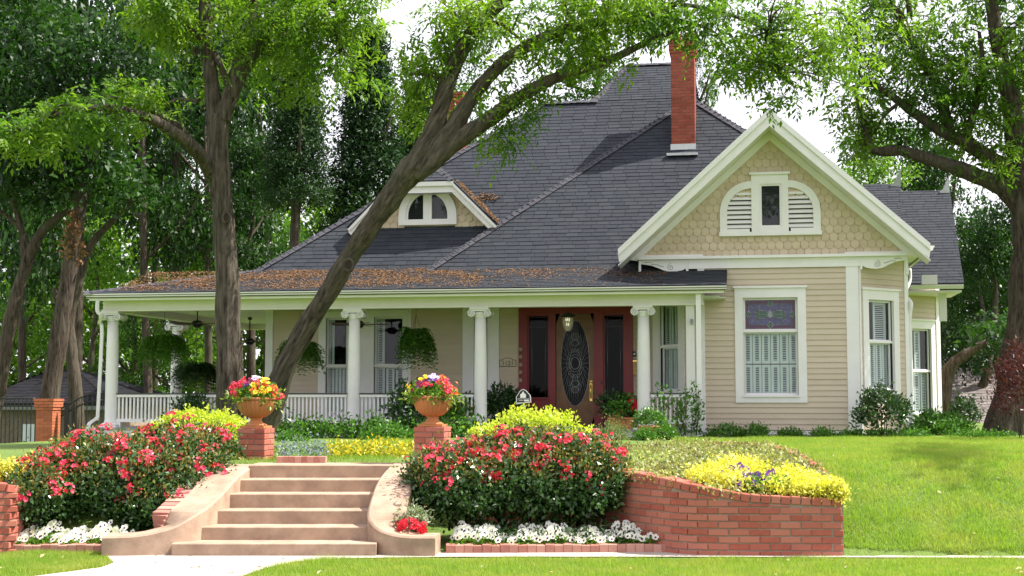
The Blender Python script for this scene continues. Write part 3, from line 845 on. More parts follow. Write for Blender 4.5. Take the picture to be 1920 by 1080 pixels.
# the wooden leaf with an oval opening
oc = FD.at(1078, 681); ra = FD.at(1105, 681)[0]-oc[0]; rb = oc[1]-FD.at(1078, 762)[1]
ov = [(oc[0]+ra*math.cos(t*math.pi/24), oc[1]+rb*math.sin(t*math.pi/24)) for t in range(48)]
x0, x1 = xs_[3]+.004, xs_[4]-.004
def sqp(t):
    a = t*math.pi/24; c, s_ = math.cos(a), math.sin(a)
    hw, hz = (x1-x0)/2, (zsp-ZF)/2; k = min(hw/max(abs(c), 1e-6), hz/max(abs(s_), 1e-6))
    return ((x0+x1)/2+c*k, (ZF+zsp)/2+s_*k)
m = MB()
outer = [sqp(t) for t in range(48)]
m.strip(FD, ov+[ov[0]], outer+[outer[0]], -.07, -.02)
leaf = m.build('door_leaf', WOOD, door)
MB().fprism(FD, ov, -.052, -.046).build('oval_pane', DGLASS, door)
c = MB()
def ell(k, kz=None, n=40, cx=0, cz=0): return [FD.pt(oc[0]+cx*ra+ra*k*math.cos(2*math.pi*i/n), oc[1]+cz*rb+rb*(kz or k)*math.sin(2*math.pi*i/n), -.04) for i in range(n+1)]
c.tube(ell(.99), .008, 6, cap=False); c.tube(ell(.30, .14), .008, 6, cap=False); c.tube(ell(.42, .20), .006, 6, cap=False)
for i in range(40):
    t = 2*math.pi*i/40; r0 = .58 if i % 2 else .5
    c.tube([FD.pt(oc[0]+ra*r0*math.cos(t), oc[1]+rb*r0*.62*math.sin(t), -.04), FD.pt(oc[0]+ra*.97*math.cos(t), oc[1]+rb*.97*math.sin(t), -.04)], .004, 5)
for i in range(16):
    t = 2*math.pi*i/16; c.tube([FD.pt(oc[0]+ra*(.52+.10*math.cos(q))*math.cos(t+.13*math.sin(q)), oc[1]+rb*(.30+.05*math.cos(q))*math.sin(t+.13*math.sin(q)), -.04) for q in np.linspace(0, 2*math.pi, 9)], .005, 5, cap=False)
for zz in (.47, -.47, -.62, .62): c.tube(ell(.26, .07, 18, 0, zz), .006, 5, cap=False)
for s_ in (-1, 1): c.tube([FD.pt(oc[0]+s_*ra*(.1+.35*q), oc[1]-rb*(.25+.62*q-.35*q*q), -.04) for q in np.linspace(0, 1, 8)], .005, 5)
c.build('came', LEAD, door)
m = MB(); m.fbox(FD, x0-.2, x1+.2, ZF, zsp, -1.3, -1.25); m.fbox(FD, xs_[0], xs_[7], ZF-.02, ZF, -1.3, -.11); m.fbox(FD, xs_[0]-.05, xs_[0], ZF, zsp, -1.3, -.11); m.fbox(FD, xs_[7], xs_[7]+.05, ZF, zsp, -1.3, -.11); m.fbox(FD, xs_[0], xs_[7], zsp, zsp+.05, -1.3, -.11); m.fbox(FD, xs_[0], xs_[7], ZF, zsp, -1.36, -1.31)
m.build('hall_recess', DARK, door)
hx, hz0, hz1 = FD.at(1108, 720)[0], FD.at(1108, 752)[1], FD.at(1108, 714)[1]
m = MB(); m.fbox(FD, hx-.028, hx+.028, hz0, hz1, -.022, -.008)
m.tube([FD.pt(hx, hz0+.06, -.01), FD.pt(hx, hz0+.08, .05), FD.pt(hx, (hz0+hz1)/2, .06), FD.pt(hx, hz1-.10, .045), FD.pt(hx, hz1-.08, -.01)], .014, 8)
m.lathe([(.0, 0), (.03, .01), (.03, .03), (.0, .05)], FD.pt(hx, hz1-.06, .02), 10)
m.build('door_handle', BRASS, door)
MB().fbox(FD, xs_[5]-.05, xs_[5]-.01, FD.at(1120, 717)[1]-.03, FD.at(1120, 717)[1]+.03, .05, .065).build('doorbell', BLACK, door)

# --- porch: floor, skirting, ceiling, beam, gutter
XpL = P(188, 803, YE+.35).x; XpR = XgL + .05
XpB = XpL - .0
YB = 37.0
BOARDF = mat('grey_porch_floor', (.30, .30, .30), (.24, .24, .24), .6, 4)
m = MB(); m.box(XpL, XpR, YE+.33, YD-.12, ZF-.05, ZF); m.box(XpL, XwL-.02, YD-.12, YB, ZF-.05, ZF)
pf = m.build('porch_floor', BOARDF, house)
m = MB(); m.box(XpL+.03, XpR, YE+.36, YE+.40, ZF-.24, ZF-.05); m.box(XpL+.03, XpL+.07, YE+.40, YB, ZF-.24, ZF-.05)
m.build('porch_skirting', WHITE, house)
FBR = mat('foundation_brick', (.26, .12, .08), (.18, .10, .07), .9, 8)
m = MB()
zz = .30; k = 0
while zz < ZF-.30:
    x = XpL+.10+(.1 if k % 2 else 0)
    while x < XpR-.2: m.box(x, x+.20, YE+.40, YE+.46, zz, zz+.064); x += .212
    zz += .075; k += 1
m.box(XpL+.10, XpR, YE+.408, YE+.55, .0, ZF-.24, MORTAR)
fo = m.build('porch_foundation', FBR, house); fo['kind'] = 'stuff'
zbeam0, zbeam1 = P(664, 577, YE+.45).z-.02, 3.80
CEILM = mat('porch_ceiling_paint', (.78, .80, .76), (.70, .73, .68), .5, 2)
m = MB()
x = XpL+.1
while x < XpR+.4:
    m.box(x, x+.145, YE+.62, YD-.02 if x > XwL-.1 else YB, ZCEIL, ZCEIL+.02); x += .15
m.box(XpL, XpR+.4, YE+.62, YD+.2, ZCEIL+.022, ZCEIL+.05); m.box(XpL, XwL, YD+.2, YB, ZCEIL+.022, ZCEIL+.05)
ce = m.build('porch_ceiling', CEILM, house)
BEAMM = mat('cream_beam_paint', (.78, .755, .725), (.72, .70, .665), .55, 2)
Xbr = P(1318, 560, YE+.45).x
m = MB(); m.box(XpL-.05, Xbr, YE+.45, YE+.72, zbeam0, zbeam1); m.box(XpL-.05, XpL+.25, YE+.72, YB, zbeam0, zbeam1); m.box(XpL+.25, XwL, YB-.3, YB, zbeam0, zbeam1)
m.box(XpL-.07, Xbr+.02, YE+.43, YE+.449, zbeam0+.0, zbeam0+.04)
m.build('porch_beam', BEAMM, house)
zg = P(664, 549, YE-.05).z
XeL, XeR = P(157, 552, YE-.05).x, P(1362, 537, YE-.05).x
m = MB(); m.box(XeL+.05, XeR-.02, YE+.02, YE+.46, zbeam1+.001, zbeam1+.02); m.box(XeL+.05, XpL+.0, YE+.46, YB+.2, zbeam1+.001, zbeam1+.02)
m.build('porch_soffit', BEAMM, house)
m = MB()
prof = [(0, .0), (-.06, .0), (-.085, .035), (-.085, .06), (-.11, .075), (-.11, .095), (0, .095)]
def ext(m, prof, p0, p1, ax):       # profile (out, up) extruded from p0 to p1, out along ax
    n = len(prof); V = []
    for p in (p0, p1): V += [(p[0]+ax[0]*q, p[1]+ax[1]*q, p[2]+z) for q, z in prof]
    m.add(V, [(i, (i+1) % n, (i+1) % n+n, i+n) for i in range(n)] + [tuple(range(n))[::-1], tuple(range(n, 2*n))])
ext(m, prof, (XeL, YE+.05, zg-.045), (XeR, YE+.05, zg-.045), (0, 1)); ext(m, prof, (XeL+.08, YE+.05, zg-.045), (XeL+.08, YB+.2, zg-.045), (1, 0))
m.box(XeL+.08, XeR-.05, YE+.04, YE+.07, zg-.09, zg-.046)
m.build('gutter', TRIM, house)

# --- columns
def column(px, Y, lab=None):
    c = (XA(px, Y, 700), Y, ZF)
    H = zbeam0 - ZF
    o = MB().lathe([(.152, .10), (.145, .13), (.133, .17), (.135, .5), (.134, H*.45), (.127, H*.7), (.115, H-.20)], c, 28).build('column', WHITE, house)
    MB().box(c[0]-.215, c[0]+.215, Y-.215, Y+.215, ZF, ZF+.04).lathe([(.20, .041), (.215, .058), (.20, .078), (.175, .085), (.172, .098), (.150, .102)], c, 28).build('base', WHITE, o)
    m = MB().lathe([(.122, H-.215), (.13, H-.205), (.122, H-.195), (.125, H-.16), (.155, H-.11), (.15, H-.10)], c, 28)
    m.box(c[0]-.20, c[0]+.20, Y-.20, Y+.20, ZF+H-.045, ZF+H-.002)
    for s_ in (-1, 1):
        for t_ in (-1, 1):
            cx, cz, yy = c[0]+s_*.165, ZF+H-.125, Y+t_*.16
            sp = []
            for i in range(22):
                a = i/21*math.pi*4; r = .082*(1-i/24)
                sp.append((cx+s_*r*math.sin(a), yy+t_*.012, cz+r*math.cos(a)))
            m.tube(sp, [.017*(1-i/40) for i in range(22)], 6)
        m.tube([(c[0]+s_*.165, Y-.16, ZF+H-.125), (c[0]+s_*.165, Y-.05, ZF+H-.125), (c[0]+s_*.165, Y+.05, ZF+H-.125), (c[0]+s_*.165, Y+.16, ZF+H-.125)], [.08, .06, .06, .08], 14)
    for t_ in (-1, 1): m.box(c[0]-.165, c[0]+.165, Y+t_*.165-.012, Y+t_*.165+.012, ZF+H-.085, ZF+H-.046)
    m.build('capital', WHITE, o)
    return c
cols = [column(q, YC) for q in (210, 664, 901, 1207)]
cback = column(330, 33.2)
# --- railings
_m = MB().box(-.019, .019, -.019, .019, 0, 1); BAL = _m.mesh('baluster', WHITE)
def railing(x0, x1, Y, lab):
    zt, zl = P(400, 738, YC).z, P(400, 790, YC).z
    o = MB().box(x0, x1, Y-.05, Y+.05, zt-.075, zt-.02).build('railing', WHITE, house); o['label'] = lab
    MB().box(x0, x1, Y-.06, Y+.06, zt-.018, zt+.012).build('handrail_cap', mat('dark_rail_cap', (.05, .055, .055), rough=.5), o)
    MB().box(x0, x1, Y-.045, Y+.045, zl-.02, zl+.05).build('bottom_rail', WHITE, o)
    n = max(2, round((x1-x0)/.087))
    for i in range(n):
        x = x0+(x1-x0)*(i+.5)/n
        link('baluster', BAL, o, M=Matrix.Translation((x, Y, zl+.051)) @ Matrix.Diagonal((1, 1, zt-.076-zl-.051, 1)))
    k = max(1, round((x1-x0)/1.0))
    for i in range(k+1):
        x = x0+.05+(x1-x0-.1)*i/k
        MB().box(x-.045, x+.045, Y-.04, Y+.04, ZF, zl-.021).build('foot_block', WHITE, o)
railing(cols[0][0]+.14, P(404, 760, YC).x+.55, YC, 'white porch railing beside the left corner column')
railing(P(404, 760, YC).x+.56, cols[1][0]-.14, YC, 'white porch railing between the leaning tree and the second column')
railing(cols[1][0]+.14, cols[2][0]-.14, YC, 'white porch railing behind the right urn')
railing(cols[3][0]+.14, P(1302, 760, YC).x, YC, 'short white porch railing by the bay wall')
# --- downspouts
m = MB()
def pipe(pts, r=.045): m.tube(catmull(pts, [r]*len(pts), 4)[0], r, 4, smooth=False)
xa = P(181, 570, YE).x; xb = cols[0][0]-.24
pipe([(xa, YE+.05, zg-.05), (xa, YE+.05, zg-.32), (xa+.05, YE+.15, zg-.42), (xb-.02, YC-.12, zg-.55), (xb+.03, YC-.1, zg-.75), (xb-.02, YC-.1, ZF+.35), (xb-.05, YC-.1, ZF+.2), (xb-.12, YE+.25, ZF+.02), (xb-.12, YE+.25, .5)])
m.build('downspout', WHITE, house)
m = MB(); xa = P(1310, 600, YE+.2).x
m.box(xa-.05, xa+.05, YE+.12, YE+.22, ZF-.25, zg-.04)
m.build('downspout', WHITE, house)
# porch-end pilaster
xa = P(1296, 650, YC).x
MB().box(xa-.10, xa+.07, YC-.08, YC+.08, ZF+.002, zbeam0).build('porch_post', WHITE, house)
# porch steps at the entry
for i in range(3):
    MB().box(P(945, 800, YC).x, P(1140, 800, YC).x, YE+.35-.32*(i+1), YE+.35-.32*i-.002, .80, ZF-.05-.065*(i+1)*1.0).build('porch_step', TRIM, house)
# ------------------------------------------------------------------ roofs
SH1 = MB().add([(-.145, 0, 0), (.145, 0, 0), (-.145, 0, .014), (.145, 0, .014), (-.145, .16, .003), (.145, .16, .003)],
               [(0, 1, 3, 2), (2, 3, 5, 4), (0, 2, 4), (1, 5, 3)]).mesh('roof_shingle', SHING)
SINGLE = [0]
def slope(name, poly, s, course=.138, single=0, deck=True, par=None, thick=.10):
    """planar polygon -> deck plus shingle courses. s: unit vector along the courses."""
    par = par or house
    poly = [Vector(p) for p in poly]; s = Vector(s).normalized()
    nrm = Vector((0, 0, 0))
    for i in range(len(poly)):
        a, b2 = poly[i], poly[(i+1) % len(poly)]
        nrm += a.cross(b2)
    nrm.normalize()
    if nrm.z < 0: nrm = -nrm
    up = nrm.cross(s).normalized()
    if up.z < 0: up = -up
    s = up.cross(nrm).normalized()
    o = poly[0]
    q = [((p-o).dot(s), (p-o).dot(up)) for p in poly]
    if deck:
        n = len(poly); m = MB()
        m.add([tuple(p-nrm*.004) for p in poly]+[tuple(p-nrm*thick) for p in poly], [tuple(range(n)), tuple(range(2*n-1, n-1, -1))]+[(i, i+n, (i+1) % n+n, (i+1) % n) for i in range(n)])
        m.build('roof_deck', DECK, par)
    t0, t1 = min(z for _, z in q), max(z for _, z in q)
    mb = MB(); t = t0; row = 0
    Mx = Matrix(((s.x, up.x, nrm.x, 0), (s.y, up.y, nrm.y, 0), (s.z, up.z, nrm.z, 0), (0, 0, 0, 1)))
    V, F = [], []
    while t < t1-.02:
        tm = t+.02; xs2 = []
        for i in range(len(q)):
            (ax, az), (bx, bz) = q[i], q[(i+1) % len(q)]
            if (az <= tm) != (bz <= tm): xs2.append(ax+(bx-ax)*(tm-az)/(bz-az))
        xs2.sort()
        if len(xs2) >= 2:
            x0, x1 = xs2[0], xs2[-1]; x = x0 - random.uniform(0, .28)
            while x < x1:
                a, b2 = max(x, x0), min(x+.292, x1)
                if b2-a > .03:
                    dz, dt = random.uniform(0, .004), jit(.006)
                    if single and SINGLE[0] < 300 and b2-a > .28:
                        SINGLE[0] += 1
                        link('roof_shingle', SH1, par, M=Matrix.Translation(o + s*((a+b2)/2) + up*(t+dt) + nrm*dz) @ Mx)
                    else:
                        n = len(V)
                        for (xx, tt, zz) in ((a, 0, 0), (b2, 0, 0), (a, 0, .014), (b2, 0, .014), (a, .16, .003), (b2, .16, .003)):
                            V.append(o + s*(xx+(.0012 if xx == a else -.0012)) + up*(min(t+dt+tt, t1)) + nrm*(zz+dz))
                        F += [(n, n+1, n+3, n+2), (n+2, n+3, n+5, n+4)]
                x += .298
        t += course; row += 1
    if V:
        ob = link('roof_shingles', np_mesh('roof_shingles', np.array([tuple(v) for v in V]), np.array(F), SHING, 'flat'), par)
        ob['kind'] = 'stuff'
    return nrm
CAPME = MB().add([(-.13, 0, -.05), (0, 0, .028), (.13, 0, -.05), (-.13, .20, -.062), (0, .20, .016), (.13, .20, -.062), (-.13, 0, -.066), (0, 0, .010), (.13, 0, -.066)],
    [(0, 1, 4, 3), (1, 2, 5, 4), (6, 7, 1, 0), (7, 8, 2, 1)]).mesh('hip_cap', CAPM)
def hip(p0, p1, par=None, step=.17):
    p0, p1 = Vector(p0), Vector(p1); d = p1-p0; L = d.length; d.normalize()
    x = d.cross(Vector((0, 0, 1))).normalized() if abs(d.z) < .99 else Vector((1, 0, 0)); z = x.cross(d)
    Mx = Matrix(((x.x, d.x, z.x, 0), (x.y, d.y, z.y, 0), (x.z, d.z, z.z, 0), (0, 0, 0, 1)))
    k = 0
    while k*step < L:
        link('hip_cap', CAPME, par or house, M=Matrix.Translation(p0+d*(k*step)+Vector((0, 0, .02))) @ Mx @ Matrix.Rotation(jit(.04), 4, 'Y')); k += 1
YA, YBf = 30.0, 29.6
zA = P(480, 509, YA).z; zB = P(790, 516, YBf).z
XaL = P(480, 509, YA).x
pr = P(1020, 194, 34.5); XrL, zR = pr.x, pr.z
kA = (zR-zA)/4.5
apex = Vector((-1.28, 34.3, P(1303, 184, 34.3).z))
XbL = P(788, 516, YBf).x; XbR = apex.x*2-XbL
A0, A1 = (XaL, YA, zA), (XrL, 34.5, zR)
slope('main', [A0, (2.2, YA, zA), (-1.25, 34.5, zR), A1], (1, 0, 0))
slope('main_side', [(XaL, 41, zA), A0, A1, (XrL, 36.5, zR)], (0, -1, 0))
slope('main_back', [(XrL, 36.5, zR), (-1.25, 36.5, zR), (2.2, 41, zA), (XaL, 41, zA)], (1, 0, 0)); slope('main_top', [A1, (-1.25, 34.5, zR+.001), (-1.25, 36.5, zR), (XrL, 36.5, zR)], (1, 0, 0))
Xk = 0.9; tk = (Xk-apex.x)/(XbR-apex.x); hk = Vector((Xk, apex.y+(YBf-apex.y)*tk, apex.z+(zB-apex.z)*tk))
slope('front', [(XbL, YBf, zB), (Xk, YBf, zB), tuple(hk), tuple(apex)], (1, 0, 0), single=1)
slope('front_left', [(XbL, 36, zB), (XbL, YBf, zB), tuple(apex)], (0, -1, 0), deck=True)
slope('front_right', [tuple(hk), (Xk, 37, hk.z), (apex.x, 36, apex.z), tuple(apex)], (0, 1, 0))
hip((XbL, YBf, zB), apex); hip(hk, apex); hip(A0, A1)
hip(A1, (P(1112, 188, 34.55).x, 34.5, zR))
# steep cap hip behind
pt = P(1175, 123, 36.3); c0 = P(1108, 190, 34.7); Xc1 = -1.12
def cp(px, py, y0=34.7, y1=36.3):     # on the cap's front plane
    t = (190-py)/(190-123); return P(px, py, y0+(y1-y0)*t)
cpl = [cp(1108, 190), cp(1122, 180), cp(1134, 168), cp(1148, 150), cp(1160, 137), cp(1176, 123)]
zc0, zc1 = c0.z, pt.z
cpts = [(p.x, 34.7+1.6*(190-py)/67, zc0+(zc1-zc0)*(190-py)/67) for p, py in zip(cpl, (190, 180, 168, 150, 137, 123))]
slope('cap', [cpts[0], (Xc1, 34.7, zc0), (Xc1-.22, 36.3, zc1)] + cpts[::-1][:-1], (1, 0, 0))
for i in range(5): hip(cpts[i], cpts[i+1])
hip(cpts[-1], (Xc1-.22, 36.3, zc1))
slope('cap_back', [(cpts[-1][0], 36.3, zc1), (Xc1-.22, 36.3, zc1), (Xc1, 38, zc0), (cpts[0][0], 38, zc0)], (1, 0, 0))
slope('cap_side', [(cpts[0][0], 38, zc0), (cpts[0][0], 34.7, zc0), (cpts[-1][0], 36.3, zc1)], (0, -1, 0)); slope('cap_side', [(Xc1, 34.7, zc0), (Xc1, 38, zc0), (Xc1-.22, 36.3, zc1)], (0, 1, 0))
# porch skirt roof
ze = zg+.055
slope('skirt', [(XeL, YE-.05, ze), (XeR, YE-.05, ze), (XeR, 29.95, zA), (XaL, 30.0, zA)], (1, 0, 0))
slope('skirt_left', [(XeL, YB+.2, ze), (XeL, YE-.05, ze), (XaL, 30.0, zA), (XaL, YB+.2, zA)], (0, -1, 0))
hip((XeL, YE-.05, ze), (XaL, 30.0, zA))
def skirt_z(y): return ze+(zA-ze)*(y-(YE-.05))/(30-(YE-.05))

# ------------------------------------------------------------------ front gable
YR = YG-.62
FRK = Fr((0, YR))
ap = FRK.at(1455, 204); fl_ = FRK.at(1159, 462); fr_ = FRK.at(1744, 462)
axm = (fl_[0]+fr_[0])/2; zft = (fl_[1]+fr_[1])/2; AX, AZ = ap[0], ap[1]
hw = (fr_[0]-fl_[0])/2; AX = axm
kz = (AZ-zft)/hw
# wall and scales of the gable
zgb = zfr1+.06
def gab(x, off=0): return AZ-off-abs(x-AX)*kz
hwin = hw-(.30*math.hypot(1, kz))/kz
sY = MB(); sY.fprism(FG, [(AX-hw+.25, zgb), (AX+hw-.25, zgb), (AX, AZ-.22)], -.12, -.002)
gwl = sY.build('gable_wall', BACK, house)
ex, wd = .158, .170
out = [(-wd/2+.003, .22), (-wd/2+.003, .078)] + [(-(wd/2-.003)*math.cos(t*math.pi/8), .078-.078*math.sin(t*math.pi/8)) for t in range(1, 8)] + [(wd/2-.003, .078), (wd/2-.003, .22)]
V = [(a, -.030 if z < .2 else -.007, z) for a, z in out] + [(a, -.007 if z < .2 else 0, z) for a, z in out]
n_ = len(out)
SCALEME = MB().add(V, [tuple(range(n_))] + [(i, i+n_, (i+1) % n_+n_, (i+1) % n_) for i in range(n_)]).mesh('fish_scale_shingle', SCALE_M)
gw = [*wrect(FG, 1349, 1539, 329, 435)]
z = zgb-.04; row = 0
while z < AZ-.5:
    x = AX-hw + (wd/2 if row % 2 else 0)
    while x < AX+hw:
        if z+.10 < gab(x, .28) and not (gw[0]+.08 < x < gw[1]-.08 and gw[2]-.04 < z+.05 and z+.19 < gw[3] and (abs(x-(gw[0]+gw[1])/2) < .38 or z+.2 < gw[2]+.80)):
            link('fish_scale_shingle', SCALEME, house, M=FG.M(x, z, 0, jit(.012)))
        x += wd
    z += ex; row += 1
# rake boards, soffits, roof slabs
def along(x0, z0, x1, z1, w, d0, d1, fr, mb, m=None):   # board whose upper edge runs (x0,z0)-(x1,z1), w deep measured square to it
    L = math.hypot(x1-x0, z1-z0); nx, nz = (z1-z0)/L, -(x1-x0)/L
    if nz > 0: nx, nz = -nx, -nz
    mb.fprism(fr, [(x0, z0), (x1, z1), (x1+nx*w, z1+nz*w), (x0+nx*w, z0+nz*w)], d0, d1, m)
th_ = math.atan(kz); vo = lambda w: w/math.cos(th_)       # vertical drop of a square offset
for sgn in (-1, 1):
    xe, zee = AX+sgn*hw, zft
    m = MB()
    m.fprism(FRK, [(AX, AZ), (xe, zee), (xe, zee-vo(.10)), (AX, AZ-vo(.10))], -.05, .06)
    m.fprism(FRK, [(AX, AZ-vo(.10)), (xe, zee-vo(.10)), (xe-sgn*.02, zee-vo(.10)-.14), (xe-sgn*.11, zee-vo(.10)-.14+.11*kz-.05), (AX, AZ-vo(.26))], -.05, .02)
    m.build('rake_board', WHITE, house)
    m = MB()   # sloping soffit under the overhang, wall side frieze
    za, zb2 = AZ-vo(.262), zee-vo(.262)
    m.add([(AX, YR-.015, za), (xe, YR-.015, zb2), (xe, YG+.02, zb2), (AX, YG+.02, za), (AX, YR-.015, za+.03), (xe, YR-.015, zb2+.03), (xe, YG+.02, zb2+.03), (AX, YG+.02, za+.03)], [(0, 1, 2, 3), (7, 6, 5, 4), (0, 4, 5, 1), (1, 5, 6, 2), (2, 6, 7, 3), (3, 7, 4, 0)])
    m.build('rake_soffit', TRIM, house)
    m = MB()
    xq = AX+sgn*(hw-.20)
    m.fprism(FG, [(AX, za-.005), (xq, za-.005-(hw-.20)*kz), (xq-sgn*.15, za-.005-(hw-.20)*kz-.02), (AX, za-vo(.14))], .0, .06)
    m.build('gable_frieze', TRIM, house)
    s = (0, 1, 0)
    slope('gable', [(xe, YR-.05, zee-.03), (AX, YR-.05, AZ-.03), (AX, 35.2, AZ-.03), (xe, 33.4 if sgn > 0 else 31.5, zee-.03)], s, thick=.05)
    # horizontal closed soffit over the angled corner, with a scroll-cut bracket in front
    xo, xi = xe-sgn*.06, (xfl if sgn < 0 else xfr)
    MB().box(min(xo, xi-sgn*.3), max(xo, xi-sgn*.3), YG-.05, YG+2.2, zfr1+.061, zfr1+.10).build('corner_soffit', TRIM, house)
    fx0, fx1 = (xf0+.02, xfl-.002) if sgn < 0 else (xfr+.002, xf1-.02)
    if sgn < 0: fx0, fx1 = fx1, fx0                 # fx0 at the wall, fx1 at the free end
    W2 = fx1-fx0; zt2 = zfr1-.001; h = zfr1-zfr0
    prof = [(0, 1.0), (0, -.32), (.04, -.32), (.06, .06), (.12, -.12), (.22, -.22), (.36, -.28), (.48, -.18), (.60, .10), (.74, .38), (.88, .52), (1, .60), (1, 1.0)]
    poly = [(fx0+W2*u, zt2-h*(1-q)) for u, q in prof]
    if sgn > 0: poly = poly[::-1]
    br = MB().fprism(FG, poly, .0, .04).build('scroll_bracket', WHITE, house)
    m = MB()
    def scr(cu, cq, r0, turns, dr=1):
        return [FG.pt(fx0+W2*cu+dr*sgn*r0*(1-i/26)*math.sin(i/25*turns*6.283), zt2-h*(1-cq)+r0*(1-i/26)*math.cos(i/25*turns*6.283), .043) for i in range(26)]
    m.tube(scr(.36, .22, .075, 1.6), .009, 5)
    m.tube([FG.pt(fx0+W2*(.50+.26*q), zt2-h*(1-(.30+.34*math.sin(q*2.6)*q)), .043) for q in np.linspace(0, 1, 9)], .009, 5)
    m.tube([FG.pt(fx0+W2*(.74+.16*q), zt2-h*(1-(.70+.08*math.sin(q*3))), .043) for q in np.linspace(0, 1, 6)], .008, 5)
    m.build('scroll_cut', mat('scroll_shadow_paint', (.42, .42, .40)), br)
    MB().lathe([(.012, .30), (.03, .28), (.03, .03), (.045, .0), (.03, -.02), (.035, -.06), (.02, -.10), (.004, -.12)], FG.pt(fx1, zt2-.30, .02), 10).build('pendant', WHITE, br)
hip((AX, YR-.03, AZ-.02), (AX, 35, AZ-.02))
# eave gutter of the gable's right slope and its downspout
m = MB(); xe = AX+hw
ext(m, [(0, 0), (.06, 0), (.085, .04), (.11, .08), (.11, .10), (0, .10)], (xe-.02, YR+.02, zft-.14), (xe-.02, 33.2, zft-.14), (1, 0))
m.build('gutter', TRIM, house)
m = MB(); pts = [(xe+.03, 32.6, zft-.15), (xe+.02, 32.6, zft-.45), (xe-.2, 32.3, zft-.75), (xe-.75, 31.5, zft-.85), (FRT.pt(LR, 0)[0]+.06, YG+1.12, zft-1.0), (FRT.pt(LR, 0)[0]+.06, YG+1.12, zft-1.5), (FRT.pt(LR, 0)[0]+.06, YG+1.12, 2.0), (FRT.pt(LR, 0)[0]+.06, YG+1.12, .7)]
m.tube(catmull(pts, [.045]*8, 4)[0], .045, 6); m.build('downspout', WHITE, house)
# window group of the gable
cx = (gw[0]+gw[1])/2
gc = wrect(FG, 1408, 1479, 329, 434)
gg = wrect(FG, 1424, 1466, 346, 426)
m = MB()
m.fbox(FG, gc[0], gg[0], gw[2]+.02, gc[3], .0, .075); m.fbox(FG, gg[1], gc[1], gw[2]+.02, gc[3], .0, .075)
m.fbox(FG, gg[0], gg[1], gg[3], gc[3], .0, .073); m.fbox(FG, gg[0], gg[1], gw[2]+.02, gg[2], .0, .073)
gwd = m.build('window', WHITE, house); gwd['label'] = 'gable window with quarter round louvred vents either side'
MB().fbox(FG, gc[0]-.04, gc[1]+.04, gc[3], gc[3]+.05, 0, .11).build('head_cap', WHITE, gwd)
MB().fbox(FG, gw[0]-.02, gw[1]+.02, gw[2]-.06, gw[2]+.02, 0, .10).build('sill', WHITE, gwd)
m = MB(); i = .04
m.fbox(FG, gg[0], gg[0]+i, gg[2], gg[3], .01, .05); m.fbox(FG, gg[1]-i, gg[1], gg[2], gg[3], .01, .05); m.fbox(FG, gg[0]+i, gg[1]-i, gg[2], gg[2]+i, .01, .049); m.fbox(FG, gg[0]+i, gg[1]-i, gg[3]-i, gg[3], .01, .049)
m.build('sash', TRIM, gwd)
MB().fbox(FG, gg[0]+.03, gg[1]-.03, gg[2]+.03, gg[3]-.03, .022, .026).build('pane', GLASS, gwd)
MB().fbox(FG, gg[0], gg[1], gg[2], gg[3], .002, .008).build('room_recess', DARK, gwd)
for sgn in (-1, 1):
    xi = gc[0] if sgn < 0 else gc[1]; xo = gw[0] if sgn < 0 else gw[1]
    rx = abs(xo-xi); zb3 = gw[2]+.02; rz = wrect(FG, 1350, 1400, 342, 430)[3]-zb3
    tt = [k/14*math.pi/2 for k in range(15)]
    zs0 = rz-rx*1.0
    def arc(k): return [(xo if k == 1 else xi+sgn*rx*k, zb3)] + [(xi+sgn*rx*k*math.cos(t), zb3+zs0*1.0+(rz-zs0)*(1 if k == 1 else (1-(1-k)*rx/(rz-zs0)))*math.sin(t)) for t in tt]
    ks = (rx-.15)/rx
    m = MB(); a_, b_ = arc(ks), arc(1)
    m.strip(FG, a_ if sgn > 0 else a_, b_, 0, .07); m.fbox(FG, min(xi+sgn*.04, xo-sgn*.15), max(xi+sgn*.04, xo-sgn*.15), zb3, zb3+.07, 0, .068)
    arch = m.build('louvre_vent', WHITE, gwd)
    MB().fprism(FG, [(xi, zb3), *a_], .001, .006).build('dark_back', DARK, arch)
    nl = 8
    for k in range(nl):
        zz = zb3+.10+k*(rz-.28)/nl
        q = (zz+.02-zb3-zs0)/(rz-zs0-.15)
        xr = rx*ks*(math.sqrt(max(0, 1-max(q, 0)**2)))
        if xr < .08: continue
        x0_, x1_ = sorted((xi+sgn*.0, xi+sgn*xr))
        mm = MB(); mm.hexa([FG.pt(x0_, zz, .012), FG.pt(x1_, zz, .012), FG.pt(x0_, zz-.015, .058), FG.pt(x1_, zz-.015, .058), FG.pt(x0_, zz+.065, .008), FG.pt(x1_, zz+.065, .008), FG.pt(x0_, zz+.0, .062), FG.pt(x1_, zz+.0, .062)])
        mm.build('louvre', WHITE, arch)

